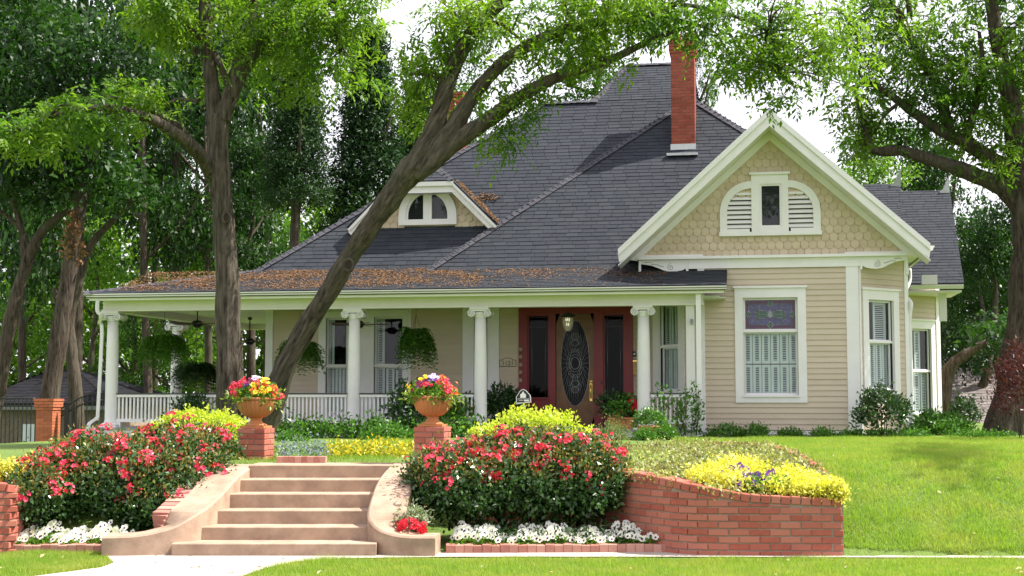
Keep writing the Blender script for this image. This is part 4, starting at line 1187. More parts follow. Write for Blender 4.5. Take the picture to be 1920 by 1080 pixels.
# ------------------------------------------------------------------ dormer
YDm = 31.05
FDm = Fr((0, YDm)); FDr = Fr((0, YDm-.35))
dl, dr, dtl, dtr = FDr.at(651, 431), FDr.at(934, 420), FDr.at(782, 340), FDr.at(851, 340)
zd_ = (dl[1]+dr[1])/2; ztp = dtr[1]
kd = (ztp-zd_)/(dr[0]-dtr[0])
dtl = (dl[0]+(ztp-zd_)/kd, ztp)
dorm = MB().fprism(FDm, [(dl[0]+.2, zd_-.02), (dr[0]-.2, zd_-.02), (dtr[0], ztp-.06), (dtl[0], ztp-.06)], -.1, 0).build('dormer', SCALE_M, house)
dcx = (dtl[0]+dtr[0])/2
zq = zd_-.02; row = 0; 
wv = wrect(FDm, 749, 857, 350, 421)
while zq < ztp-.2:
    xq = dl[0]+(wd/2 if row % 2 else 0)
    while xq < dr[0]:
        lim = min((xq-dl[0])*kd, (dr[0]-xq)*kd)
        if zq+.14-zd_ < lim-.2 and not (wv[0]+.05 < xq < wv[1]-.05 and zq < wv[3]-.1): link('fish_scale_shingle', SCALEME, dorm, M=FDm.M(xq, zq, 0, jit(.012)))
        xq += wd
    zq += ex; row += 1
m = MB()
for (p, q) in ((dl, dtl), (dr, dtr)):
    along(p[0], zd_, q[0], ztp, .09, -.04, .05, FDr, m); along(p[0]+(.02 if p is dl else -.02), zd_-.08, q[0], ztp-.10, .14, -.05, .0, FDr, m)
m.fprism(FDr, [(dtl[0], ztp), (dtr[0], ztp), (dtr[0], ztp-.10), (dtl[0], ztp-.10)], -.04, .052)
m.fprism(FDr, [(dtl[0], ztp-.10), (dtr[0], ztp-.10), (dtr[0], ztp-.25), (dtl[0], ztp-.25)], -.05, .002)
m.build('rake_board', TRIM, dorm)
m = MB()
for (p, q, s_) in ((dl, dtl, 1), (dr, dtr, -1)):
    m.add([(p[0]+s_*.12, YDm-.36, zd_-.16), (q[0], YDm-.36, ztp-.24), (q[0], YDm+.02, ztp-.24), (p[0]+s_*.12, YDm+.02, zd_-.16)], [(0, 1, 2, 3)])
m.add([(dtl[0], YDm-.36, ztp-.25), (dtr[0], YDm-.36, ztp-.25), (dtr[0], YDm+.02, ztp-.25), (dtl[0], YDm+.02, ztp-.25)], [(0, 1, 2, 3)])
m.build('dormer_soffit', TRIM, dorm)
zap = FDr.at(815, 309)[1]+.25
ridge0 = (dcx, YDm+.45, zap)
slope('dormer', [(dr[0], YDm-.4, zd_+.012), (dtr[0], YDm-.4, ztp+.012), ridge0, (dcx, 34.2, zap), (dr[0], 31.6, zd_+.012)][0:2]+[(dcx, YDm+.45+0, zap), (dcx, 33.6, zap), (dr[0], 31.5, zd_+.012)], (0, 1, 0), thick=.04)
slope('dormer', [(dl[0], YDm-.4, zd_+.012), (dtl[0], YDm-.4, ztp+.012), (dcx, YDm+.45, zap), (dcx, 33.6, zap), (dl[0], 31.5, zd_+.012)], (0, 1, 0), thick=.04)
slope('dormer', [(dtl[0], YDm-.4, ztp+.014), (dtr[0], YDm-.4, ztp+.014), (dcx, YDm+.45, zap)], (1, 0, 0), thick=.04)
hip((dtr[0], YDm-.38, ztp+.02), (dcx, YDm+.45, zap)); hip((dtl[0], YDm-.38, ztp+.02), (dcx, YDm+.45, zap))
MB().fbox(FDm, FDm.at(720, 425)[0], FDm.at(832, 425)[0], zd_-.07, zd_-.02, 0, .06).build('dormer_flashing', WHITE, dorm)
rx, rz = (wv[1]-wv[0])/2, wv[3]-wv[2]; wcx = (wv[0]+wv[1])/2
tt = [k/20*math.pi for k in range(21)]
def harc(kx, z0, k2): return [(wcx+rx*kx, wv[2]+z0)] + [(wcx+rx*kx*math.cos(t), wv[2]+.22+(rz*k2-.22)*math.sin(t)) for t in tt] + [(wcx-rx*kx, wv[2]+z0)]
m = MB(); m.strip(FDm, harc(.76, 0, .86), harc(1, 0, 1), 0, .08); m.fbox(FDm, wcx-rx*.76, wcx+rx*.76, wv[2], wv[2]+.13, 0, .078)
m.fbox(FDm, wcx-.10, wcx+.10, wv[2]+.13, wv[2]+rz*.87, 0, .076)
dw = m.build('half_round_window', TRIM, dorm)
m = MB(); m.strip(FDm, harc(.68, .13, .80), harc(.76, .13, .86), .0, .05); m.build('half_round_sash', WHITE, dorm)
MB().fprism(FDm, harc(.70, .12, .82), .022, .026).build('half_round_pane', GLASS, dorm)
MB().fprism(FDm, harc(.70, .12, .82), .002, .006).build('dark_back', DARK, dorm)

# ------------------------------------------------------------------ chimneys
def chimney(px0, px1, ybot, ytop, Y, depth, lab, zc=None):
    a, b2 = P(px0, ybot, Y), P(px1, ytop, Y); x0, x1, zt, zb3 = a.x, b2.x, b2.z, a.z
    o = MB().box(x0+.012, x1-.012, Y+.012, Y+depth-.012, zb3-1.2, zt-.02).build('chimney', MORTAR, house); o['label'] = lab
    m = MB(); z = zb3-.3; r = 0; ch = .076; w_ = x1-x0
    while z < zt-.01:
        k = (zt-z)
        g = .045 if k < .42 else (.022 if k < .50 else 0)
        if k < .10: g = .065
        for q in range(4):
            L = (w_ if q % 2 == 0 else depth)+2*g; cx, cy = (x0+x1)/2, Y+depth/2
            half = (depth if q % 2 == 0 else w_)/2+g
            n = max(1, round(L/.215)); s = -L/2; off = 0 if r % 2 else -L/n/2
            for i in range(n+1):
                a0_, a1_ = max(s+off+i*L/n, -L/2), min(s+off+(i+1)*L/n, L/2)
                if a1_-a0_ < .03: continue
                Mq = Matrix.Translation((cx, cy, z)) @ Matrix.Rotation(q*math.pi/2, 4, 'Z'); t = .001*(q % 2)
                m.add([tuple(Mq @ Vector(v)) for v in [(aa, yy, zz) for zz in (0, ch-.011) for yy in (-half+t, -half+.09+g) for aa in (a0_+.005, a1_-.005)]], [(0,2,3,1),(4,5,7,6),(0,1,5,4),(2,6,7,3),(0,4,6,2),(1,3,7,5)])
        z += ch; r += 1
    bo = m.build('bricks', CBRICK, o); bo['kind'] = 'stuff'
    m = MB(); m.box(x0-.02, x1+.02, Y-.02, Y+depth+.02, zb3-.25, zb3+.16); m.box(x0-.10, x1+.07, Y-.30, Y-.021, zb3-.16, zb3-.10)
    m.build('flashing', FLASH, o)
chimney(1259, 1301, 283, 64, 32.75, 1.0, 'tall red brick chimney rising before the ridge')
chimney(838, 865, 300, 172, 35.6, .9, 'red brick chimney behind the leaning tree')

# ------------------------------------------------------------------ roofs of the rear right wings
Xw1 = P(1806, 532, 35.6).x; zw = P(1770, 531, 35.6).z; zr2 = P(1770, 357, 39.4).z
slope('wing', [(P(1640, 532, 35.6).x, 35.6, zw), (Xw1+.02, 35.6, zw), (P(1781, 357, 39.4).x, 39.4, zr2), (P(1640, 357, 39.4).x, 39.4, zr2)], (1, 0, 0))
slope('wing_back', [(P(1640, 357, 39.4).x, 39.4, zr2), (P(1781, 357, 39.4).x, 39.4, zr2), (Xw1, 43, zw), (P(1640, 357, 39.4).x, 43, zw)], (1, 0, 0))
m = MB(); ext(m, [(0, .0), (-.06, .0), (-.085, .04), (-.11, .08), (-.11, .10), (0, .10)], (P(1706, 531, 35.6).x, 35.62, zw-.14), (Xw1, 35.62, zw-.14), (0, 1)); m.build('gutter', WHITE, house)
m = MB(); m.box(P(1640, 532, 35.6).x, Xw1-.03, 35.66, 37.6, zw-.22, zw-.17); m.build('wing_soffit', TRIM, house)
m = MB(); m.box(P(1728, 530, 35.5).x, P(1757, 530, 35.5).x, 35.42, 35.50, zw-.03, zw+.20); m.build('gutter_splash_guard', WHITE, house)
m = MB(); m.box(P(1762, 600, 36.2).x, P(1776, 600, 36.2).x, 36.2, 36.3, P(1770, 602, 36.2).z, zw-.2); m.build('wing_bracket', WHITE, house)
zr3 = P(1660, 345, 36.6).z
slope('rear_gable', [(P(1560, 480, 33).x, 33.0, zft+.1), (P(1691, 480, 33).x, 33.0, zft+.1), (P(1689, 345, 36.6).x, 36.6, zr3), (P(1560, 345, 36.6).x, 36.6, zr3)], (1, 0, 0))
def finial(px, py, Y):
    b2 = P(px, py, Y); f = Fr((b2.x, Y)); 
    MB().fprism(f, [(q, b2.z+z) for q, z in [(0, 0), (0, .46), (-.05, .36), (-.10, .22), (-.18, .10), (-.26, .05), (-.26, 0)]][::-1], -.05, .05).build('ridge_finial', FLASH, house)
finial(1689, 350, 36.5); finial(1780, 362, 39.3)
# ------------------------------------------------------------------ trees
def foliage_mesh(name, clumps, nspray, sig, m, L=.28, nl=7, lL=.11, lW=.035, droop=.5):
    """clumps (n,3) -> compound leaves gathered round each"""
    C = np.repeat(clumps, nspray, 0) + rng.normal(size=(len(clumps)*nspray, 3))*np.array(sig)
    D = rng.normal(size=(len(C), 3)) + np.array([0, 0, -droop])
    V, F = sprays(C, D, L, nl, lL, lW)
    return np_mesh(name, V, F, m)
def simple_foliage(name, clumps, nleaf, sig, m, L=.16, W=.09, droop=.2):
    C = np.repeat(clumps, nleaf, 0) + rng.normal(size=(len(clumps)*nleaf, 3))*np.array(sig)
    D = rng.normal(size=(len(C), 3)) + np.array([0, 0, -droop]); N = rng.normal(size=(len(C), 3))*.6+np.array([0, 0, 1.])
    k = rng.uniform(.7, 1.3, (len(C), 1))
    V, F = leaves(C, D, N, L*k, W*k)
    return np_mesh(name, V, F, m)
def blob_clumps(blobs, shell=.55):
    out = []
    for (c, r, n) in blobs:
        d = rdir(n); k = rng.uniform(shell**3, 1, (n, 1))**(1/3)
        out.append(np.array(c) + d*k*np.array(r))
    return np.concatenate(out)
def limb(pts, rad, Y=None, k=5, n=10):
    """pts (px, py) on plane Y or (px, py, Y); rad in photo pixels"""
    q, rr = [], []
    for p, r in zip(pts, rad):
        yy = p[2] if len(p) > 2 else Y
        w_ = P(p[0], p[1], yy); q.append(w_)
        rr.append(r*(w_-Vector((0, 0, EYE))).length/FPX)
    q, rr = catmull(q, rr, k)
    if rr[0] > .05:
        ph = random.uniform(0, 6)
        rr = [r*(1+.05*math.sin(i*.9+ph)+.03*math.sin(i*2.3+ph)) for i, r in enumerate(rr)]
    if n < 30: return MB().tube(q, rr, n, None, True, .05 if rr[0] > .1 else .02)
    mb = MB().tube(q, rr, n, None, True)          # deep broken ridges on the big trunks
    for i in range(len(q)):
        for j in range(n):
            a = 2*math.pi*j/n; h = i*.55
            d = .045*math.sin(9*a+1.3*math.sin(h*1.1))+.035*math.sin(14*a-1.7*math.sin(h*.7+1)+h*.3)+.03*math.sin(5*a+h*1.7)+random.uniform(-.02, .02)
            v = Vector(mb.v[i*n+j]); mb.v[i*n+j] = tuple(q[i]+(v-q[i])*(1+d))
    return mb
def tree(name, label, base, group=None, cat='tree'):
    return empty(name, base, label, cat, group)
def knot(px, py, Y, r, par, nrm=(.1, -1, 0)):
    c = P(px, py, Y); k = r*c.length/FPX
    m = MB(); ring = [c+Vector((k*math.cos(a)*.8, 0, k*math.sin(a))) for a in np.linspace(0, 2*math.pi, 15)]
    m.tube(ring, k*.28, 7, BARK, cap=False); m.add([tuple(q+Vector((0, -.005, 0))) for q in ring[:-1]], [tuple(range(14))], HEART)
    m.build('knot_hole', None, par)
def pxblobs(lst, Y):
    """(px, py, rx px, ry px, depth m, n, dY)"""
    out = []
    for q in lst:
        px, py, rx, ry, dp, n = q[:6]; dy = q[6] if len(q) > 6 else 0
        c = P(px, py, Y+dy); s = (Y+dy)/FPX
        out.append((tuple(c), (rx*s, dp, ry*s), n))
    return out

# upright tree left of the steps
Y1 = 23.5
T1 = tree('pecan_tree', 'upright grey trunked tree forking high up, left of the porch steps', (P(435, 800, Y1).x, Y1, .85))
limb([(436, 845), (432, 800), (430, 720), (428, 620), (426, 520), (420, 430), (413, 340), (408, 270), (410, 215)], [34, 26, 22, 22, 21, 19, 19, 19, 18], Y1, n=40).build('trunk', BARK, T1)
LN1 = []
for pts, rad in [([(406, 235), (396, 150), (389, 90), (384, 40), (383, -30), (378, -140)], [17, 14, 11, 10, 10, 7]),
                 ([(417, 225), (432, 180), (452, 138), (478, 98), (500, 64), (524, 28), (550, -4), (590, -60)], [16, 15, 13, 12, 11, 10, 10, 7]),
                 ([(424, 195), (438, 140), (452, 100), (464, 62), (478, 0), (485, -60)], [8, 9, 9, 8, 8, 6]),
                 ([(428, 160), (412, 120), (395, 92), (372, 66), (345, 46), (300, 20), (250, -20)], [6, 6, 7, 6, 6, 5, 3]),
                 ([(402, 330, Y1), (384, 302, Y1-.3), (358, 272, Y1-.8), (325, 248, Y1-1.2), (290, 226, Y1-1.5), (250, 212, Y1-1.8), (205, 202, Y1-2), (150, 205, Y1-2.3), (90, 222, Y1-2.6), (20, 250, Y1-2.8)], [17, 14, 12, 11, 10, 8, 7, 6, 4, 3]),
                 ([(352, 262, Y1-.8), (338, 240, Y1-.9), (315, 228, Y1-1), (285, 210, Y1-1.2), (250, 190, Y1-1.3), (190, 180, Y1-1.5)], [7, 8, 7, 5, 4, 3]),
                 ([(372, 190), (340, 186), (310, 195)], [4, 3, 2]), ([(560, -10), (600, 20), (620, 50), (640, 95)], [5, 4, 3, 2])]:
    LN1.append(pts); limb(pts, rad, Y1).build('limb', BARK, T1)
for q in ((424, 408, 9), (368, 95, 7)): knot(q[0], q[1], Y1-.24, q[2], T1)
cl = blob_clumps(pxblobs([(160, 215, 130, 34, .8, 46, -2.2), (40, 250, 90, 34, .8, 28, -2.6), (250, 185, 60, 26, .6, 22, -1.5), (300, 20, 60, 50, 1.2, 26, -.5), (350, 30, 70, 50, 1.2, 28), (480, 60, 80, 70, 1.5, 40), (590, 60, 80, 70, 1.3, 50), (640, 20, 80, 60, 1.3, 40), (560, 150, 40, 40, .9, 10), (660, 120, 30, 50, .8, 12), (430, 140, 60, 50, .8, 18, .8), (490, -60, 270, 60, 2.5, 120)], Y1), .2)
CL1 = cl
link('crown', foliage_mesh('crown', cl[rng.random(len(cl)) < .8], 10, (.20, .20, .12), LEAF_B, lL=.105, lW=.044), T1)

# leaning tree in front of the house
Y2 = 22.8
T2 = tree('pecan_tree', 'leaning grey trunked tree slanting to the right across the roof', (P(497, 800, Y2+1).x, Y2+1, .85))
limb([(478, 850, Y2+1), (496, 800, Y2+1), (530, 700, Y2+.8), (572, 618, Y2+.7), (618, 545, Y2+.5), (655, 482, Y2+.4), (690, 430, Y2+.3), (722, 385, Y2+.2), (750, 345, Y2+.1), (776, 312, Y2), (796, 284, Y2)], [29, 23, 19.5, 18, 17.5, 17.5, 18.5, 20, 22, 24, 17], n=40).build('trunk', BARKL, T2)
L2 = [([(772, 318), (800, 274), (814, 242), (826, 202), (838, 158), (858, 108), (888, 58), (918, 24), (950, -8), (990, -60)], [20, 21, 19, 17, 16, 15, 14, 14, 13, 8]),
      ([(780, 318), (816, 280), (846, 246), (866, 212), (890, 175), (922, 138), (960, 104), (1010, 76), (1068, 52), (1138, 40), (1200, 36), (1250, 34), (1320, 50)], [20, 21, 19, 16, 14, 13, 12, 11, 10, 8, 7, 5, 3]),
      ([(776, 330), (820, 294), (868, 256), (920, 222), (962, 190), (1020, 156), (1080, 132), (1132, 118), (1182, 94), (1238, 68), (1290, 50)], [18, 19, 17, 15, 13, 11, 9, 8, 7, 5, 3]),
      ([(1040, 150), (1070, 110), (1055, 80), (1045, 60)], [5, 4, 3, 2]), ([(888, 60), (930, 42), (960, 60), (980, 80)], [5, 4, 3, 2]), ([(1080, 50), (1060, 20), (1050, -20)], [6, 5, 3]), ([(1200, 40), (1260, 10), (1340, 20), (1440, 60), (1460, 140)], [5, 4, 4, 3, 2])]
for pts, rad in L2: limb(pts, rad, Y2).build('limb', BARKL, T2)
knot(654, 497, Y2+.05, 11, T2)
cl = blob_clumps(pxblobs([(q[0], q[1]-(14 if q[0] > 1270 else 0), q[2], q[3], q[4], int(q[5]*(.45 if q[0] > 1270 else .75)+.5), *q[6:]) for q in [(1030, 90, 90, 56, 1.1, 34), (960, 150, 60, 44, 1.0, 15), (945, 258, 30, 22, .4, 9), (985, 200, 40, 30, .6, 11), (1140, 42, 90, 30, 1.1, 26), (1235, 38, 50, 34, 1.0, 20), (1330, 50, 60, 50, 1.2, 34), (1400, 95, 80, 60, 1.2, 50), (1480, 70, 90, 70, 1.2, 56), (1560, 70, 70, 80, 1.2, 52), (1440, 190, 26, 18, .4, 7), (1380, 150, 50, 20, .6, 8), (1470, 145, 60, 24, .6, 14), (860, 60, 60, 40, 1.0, 24), (800, 100, 40, 30, .8, 14), (780, 150, 36, 30, .8, 14), (800, 210, 50, 40, .8, 20, .8), (1150, 5, 250, 40, 1.8, 100), (1560, 160, 40, 40, .8, 14), (900, 20, 100, 40, 1.2, 30), (1140, 110, 40, 14, .4, 6)]], Y2), .2)
CL2 = cl
link('crown', foliage_mesh('crown', cl, 9, (.20, .20, .13), LEAF_B, lL=.105, lW=.044), T2)

# big tree at the right edge
Y3 = 31.0
T3 = tree('shade_tree', 'large dark limbed tree at the right edge spreading limbs over the roof', (P(1895, 830, Y3).x, Y3, .8))
limb([(1882, 860), (1893, 815), (1908, 720), (1922, 620), (1932, 520), (1936, 440), (1932, 370), (1922, 320)], [60, 43, 34, 32, 32, 33, 32, 24], Y3, n=40).build('trunk', BARKD, T3)
LN3 = []
for pts, rad in [([(1922, 350), (1908, 270), (1898, 200), (1884, 140), (1872, 80), (1860, 10), (1850, -60)], [24, 20, 17, 15, 13, 12, 9]),
                 ([(1926, 380), (1896, 325), (1855, 296), (1806, 266), (1756, 240), (1720, 216), (1680, 186), (1640, 160), (1610, 140)], [19, 17, 14, 12, 10, 9, 7, 5, 3]),
                 ([(1930, 420), (1890, 358), (1832, 330), (1780, 310), (1732, 296), (1690, 282), (1650, 284), (1630, 272), (1624, 240), (1612, 200), (1600, 160)], [20, 18, 15, 13, 11, 10, 9, 8, 7, 5, 3]),
                 ([(1784, 256), (1768, 200), (1750, 145), (1718, 96), (1692, 40), (1672, 14), (1636, 8)], [10, 10, 9, 9, 8, 7, 5]),
                 ([(1812, 256), (1824, 218), (1832, 180), (1842, 120), (1836, 60)], [8, 7, 6, 5, 3]), ([(1706, 30), (1700, -40)], [6, 4]),
                 ([(1940, 330), (1960, 250), (1985, 160)], [22, 18, 12]), ([(1690, 190), (1660, 215), (1640, 250)], [4, 3, 2])]:
    LN3.append(pts); limb(pts, rad, Y3).build('limb', BARKD, T3)
cl = blob_clumps(pxblobs([(q[0], q[1], q[2], q[3], q[4], int(q[5]*(.5 if q[0] < 1700 else .6)), *q[6:]) for q in [(1640, 50, 80, 60, 1.4, 44), (1740, 60, 80, 60, 1.5, 36), (1680, 130, 80, 40, 1.2, 40), (1800, 140, 70, 50, 1.4, 36), (1760, 190, 70, 40, 1.2, 32), (1620, 190, 40, 60, .9, 26), (1600, 250, 30, 40, .7, 12), (1680, 240, 40, 18, .7, 9), (1830, 220, 60, 40, 1.3, 28), (1890, 60, 60, 80, 1.5, 36), (1910, 160, 50, 60, 1.4, 30), (1880, 290, 50, 40, 1.2, 18), (1820, -40, 240, 50, 2.4, 90), (1970, 120, 60, 160, 2, 50), (1620, 300, 40, 20, .8, 8, 2)]], Y3), .2)
CL3 = cl
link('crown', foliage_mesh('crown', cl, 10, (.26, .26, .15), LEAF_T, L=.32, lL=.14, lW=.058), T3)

def twigs(T, cl, lines, Y, n, m):
    pts = []
    for L_ in lines:
        for p in L_: pts.append(P(p[0], p[1], p[2] if len(p) > 2 else Y))
    mb = MB()
    for i in rng.choice(len(cl), n, replace=False):
        q = Vector(cl[i]); k = min(pts, key=lambda p: (p-q).length)
        L_ = (q-k).length
        if not .4 < L_ < 3.2: continue
        mid = k.lerp(q, .5)+Vector((jit(.12), jit(.12), .12*L_))
        c_, r_ = catmull([k, mid, q, q+(q-mid)*.5-Vector((0, 0, .08))], [.020, .013, .007, .003], 3)
        mb.tube(c_, r_, 5)
        for s_ in range(2):
            e_ = mid.lerp(q, .3+.5*s_); mb.tube([e_, e_+Vector((jit(.3), jit(.3), jit(.25)))], [.006, .002], 4)
    o = mb.build('twigs', m, T); o['kind'] = 'stuff'
twigs(T1, CL1, LN1, Y1, 110, BARK); twigs(T2, CL2, [l[0] for l in L2], Y2, 130, BARK); twigs(T3, CL3, LN3, Y3, 140, BARKD)
# unseen tree added past the right edge, its narrow crown shaped to shade the lawn
T4 = tree('shade_tree', 'unseen tree added beyond the right edge to shade a band of the lawn', (9.6, 22.2, .85))
MB().tube(*catmull([(9.6, 22.2, .5), (9.5, 22.1, 4), (9.3, 21.5, 8), (9.2, 21, 10.5)], [.26, .22, .14, .05], 5), 10).build('trunk', BARKD, T4)
link('crown', foliage_mesh('crown', blob_clumps([((9.0, 21.2, 10.4), (.40, 2.3, .45), 40), ((9.4, 24.0, 10.6), (.6, 1.2, .5), 14)], .1), 10, (.22, .22, .14), LEAF_T, L=.3, lL=.13, lW=.055), T4)

# ------------------------------------------------------------------ the wood behind: each tree its own trunk and crown
def make_crown(seed, m, nclump, nleaf, L, W, sig=.34, rx=1, rz=1.25, shell=.5):
    """unit-ish crown of radius 3 m in local coordinates, base of the crown at z = 0"""
    bl = []
    for i in range(9):
        a = rng.uniform(0, 6.28); h = rng.uniform(.1, 1)
        rr = 3*rx*(1-.55*h)*.75
        bl.append(((rr*math.cos(a), rr*math.sin(a), 5.5*rz*h), (1.5*rx, 1.5*rx, 1.1), nclump//9))
    return simple_foliage('crown', blob_clumps(bl, shell), nleaf, (sig, sig, sig*.6), m, L, W)
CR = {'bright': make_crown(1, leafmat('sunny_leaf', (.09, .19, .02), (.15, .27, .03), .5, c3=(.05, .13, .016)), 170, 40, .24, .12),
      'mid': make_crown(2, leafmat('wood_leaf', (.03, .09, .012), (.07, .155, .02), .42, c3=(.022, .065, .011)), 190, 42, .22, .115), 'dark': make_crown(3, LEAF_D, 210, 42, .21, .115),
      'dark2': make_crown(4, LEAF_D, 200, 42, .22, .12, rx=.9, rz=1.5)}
def con_mesh():
    C = []
    for i in range(330):
        h = i/330; a = i*2.4; rr = 1.9*(1-h)**.8*rng.uniform(.5, 1.05)
        C.append((rr*math.cos(a), rr*math.sin(a), 10*h+.5))
    return simple_foliage('crown', np.array(C), 74, (.28, .28, .22), CONIF, .25, .075, -.1)
CR['conifer'] = con_mesh()
def bg_tree(name, label, px, py0, Y, hw, top, kind, trunk=9, lean=0, group=None, par_trunk=True, pyb=None):
    """px centre, py0 crown base, top crown top (photo px), hw half width"""
    b = P(px, py0, Y); t = P(px, top, Y); s = Y/FPX
    gx = P(px+lean, 800, Y).x; zg_ = gz1(gx, Y)
    o = tree(name, label, (gx, Y, zg_), group)
    H = t.z-b.z; full = 11. if kind == 'conifer' else (6.9 if kind != 'dark2' else 8.2)
    rad = 2.1 if kind == 'conifer' else 3.6
    M = Matrix.Translation(b) @ Matrix.Rotation(rng.uniform(0, 6.28), 4, 'Z') @ Matrix.Diagonal((hw*s/rad, hw*s/rad, H/full, 1))
    link('crown', CR[kind], o, M=M)
    r = trunk*s
    q = [Vector((gx, Y, zg_-.2)), Vector((gx*.6+b.x*.4, Y+.1, zg_*.6+b.z*.4)), Vector((b.x, Y, b.z)), Vector((b.x+jit(.5), Y, b.z+H*.5)), Vector((b.x+jit(.6), Y, b.z+H*.85))]
    cc, rr = catmull(q, [r*1.2, r, r*.85, r*.5, r*.12], 4)
    MB().tube(cc, rr, 9, None, True, .04).build('trunk', BARKD, o)
    for k in range(3):
        a = rng.uniform(0, 6.28); z0_ = b.z+H*(.02+.15*k)
        p0 = Vector((b.x, Y, z0_)); p1 = p0+Vector((math.cos(a)*hw*s*.45, math.sin(a)*.8, H*.14)); p2 = p0+Vector((math.cos(a)*hw*s*.8, math.sin(a)*1.4, H*.30))
        cc, rr = catmull([p0, p1, p2], [r*.5, r*.35, r*.1], 4)
        MB().tube(cc, rr, 6).build('limb', BARKD, o)
    return o
BT = [
 ('shade_tree', 'dark leafy tree at the far left edge above the iron fence', -20, 560, 44, 190, -100, 'dark', 12, 10),
 ('shade_tree', 'tall dark tree filling the sky left of the upright trunk', 150, 420, 50, 210, -260, 'dark2', 10, -10),
 ('shade_tree', 'sunlit green tree beyond the garage roof', 40, 700, 62, 130, 430, 'bright', 7, 0),
 ('shade_tree', 'bright green tree showing between the porch column and the garage', 170, 690, 60, 130, 380, 'bright', 7, 0),
 ('shade_tree', 'dark tree behind the left porch roof corner', 270, 500, 47, 160, 20, 'dark', 9, 10),
 ('shade_tree', 'green tree seen through the open end of the porch', 330, 740, 56, 120, 470, 'bright', 8, 0),
 ('shade_tree', 'low bushy tree seen under the porch ceiling', 245, 770, 52, 90, 560, 'mid', 7, 0),
 ('shade_tree', 'mid green tree behind the porch roof and the upright trunk', 390, 490, 52, 140, 60, 'dark', 8, 0),
 ('shade_tree', 'high dark tree above the forked trunk', 330, 260, 54, 190, -260, 'dark2', 10, 0),
 ('shade_tree', 'dark tree left of the conifer', 500, 430, 56, 120, 20, 'dark', 8, 0),
 ('conifer_tree', 'dark green conifer left of the leaning tree', 690, 480, 46, 105, 40, 'conifer', 9, 0),
 ('conifer_tree', 'slender dark conifer with a bare reddish trunk rising over the porch roof', 555, 400, 44, 80, 60, 'conifer', 11, -15),
 ('conifer_tree', 'smaller conifer behind the dormer', 780, 420, 48, 70, 150, 'conifer', 7, 0),
 ('shade_tree', 'light green tree behind the roof ridge', 1110, 230, 55, 120, 60, 'mid', 8, 0),
 ('shade_tree', 'pale green tree peeking over the roof right of the chimney', 1310, 260, 60, 46, 60, 'mid', 6, 0),
 ('shade_tree', 'dark leafy tree behind the leaning trunk', 830, 330, 58, 110, 70, 'mid', 7, 0),
 ('shade_tree', 'green tree behind the gable and the ridge finials', 1640, 420, 50, 110, 250, 'bright', 8, 0),
 ('shade_tree', 'dark tree behind the rear wing roof', 1770, 620, 52, 120, 260, 'dark', 8, 0),
 ('shade_tree', 'deep green tree behind the outbuilding roof', 1850, 700, 47, 120, 400, 'dark', 9, -40),
 ('shade_tree', 'dark green tree beyond the big trunk at the right edge', 1970, 620, 50, 140, 200, 'dark2', 9, 0),
 ('shade_tree', 'bushy dark tree over the outbuilding beside the rear wing', 1800, 690, 49, 90, 480, 'dark', 7, 0),
]
BT += [('shade_tree', 'dark tree directly behind the upright trunk over the porch roof', 370, 440, 60, 120, 200, 'dark', 6, 0),
 ('shade_tree', 'dark green tree over the left end of the porch roof', 290, 470, 64, 120, 240, 'dark', 6, 0),
 ('shade_tree', 'dark tree between the upright trunk and the conifers', 470, 470, 66, 110, 230, 'mid', 6, 0),
 ('shade_tree', 'dark tree behind the trunk at the brick gate pillar', 100, 420, 64, 140, 180, 'dark', 6, 0),
 ('shade_tree', 'tallest dark tree behind the upright trunk', 470, 300, 58, 170, -220, 'dark2', 9, 0),
 ('shade_tree', 'dark tree between the leftmost trunks and the sky', 40, 430, 52, 170, -120, 'dark', 8, 0),
 ('shade_tree', 'dark tree low behind the porch roof left of the conifer', 450, 560, 50, 120, 260, 'dark', 7, 0)]
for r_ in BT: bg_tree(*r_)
def far_wood(label, x0, x1, ytop, Y, n, m, L=.55):
    C = []
    while len(C) < n:
        x = random.uniform(x0, x1); yt = ytop+46*math.sin(x*.021)+30*math.sin(x*.053+1)+22*math.sin(x*.13)
        C.append(tuple(P(x, yt+(830-yt)*random.random()**.9, Y+random.uniform(-5, 5))))
    tag(link('far_wood', simple_foliage('far_wood', np.array(C), 12, (.6, .6, .45), m, L, L*.5)), label, 'wood', kind='stuff')
far_wood('green wood closing the view beyond the trees left of the house', -250, 860, 330, 84, 3600, LEAF_T)
far_wood('green wood closing the view beyond the trees right of the house', 1560, 2150, 420, 86, 1500, LEAF_D)
# named trunks that stand out against the wood
def bare(name, label, limbs, Y, crown=None, m=BARKD, extra=None):
    p = limbs[0][0][0]; w_ = P(p[0], p[1], Y); o = tree(name, label, (w_.x, Y, gz1(w_.x, Y)))
    for i, (pts, rad) in enumerate(limbs): limb(pts, rad, Y).build('trunk' if i == 0 else 'limb', m, o)
    if crown is not None:
        link('crown', simple_foliage('crown', blob_clumps(pxblobs(crown, Y), .3), 26, (.3, .3, .2), LEAF_D, .22, .11), o)
    return o
t4 = bare('oak_tree', 'brown trunked tree directly behind the brick gate pillar', [([(88, 860), (94, 740), (108, 650), (122, 560), (138, 460), (152, 380), (160, 300), (168, 200)], [19, 17, 16, 15, 12, 10, 8, 5]), ([(150, 400), (120, 330), (80, 270), (50, 200)], [7, 6, 5, 3]), ([(158, 320), (200, 260), (240, 180)], [6, 4, 3])], 36, [(60, 330, 110, 60, 1.5, 44), (180, 330, 90, 60, 1.5, 38), (120, 260, 130, 60, 1.8, 60), (60, 140, 120, 90, 2, 80), (200, 100, 120, 90, 2, 80)])
cc = np.array([tuple(P(136+10*math.sin(k*3), 400+k*6.5, 35.6)) for k in range(14)])
link('ivy', simple_foliage('ivy', cc, 14, (.10, .08, .1), LITTER, .12, .09), t4)
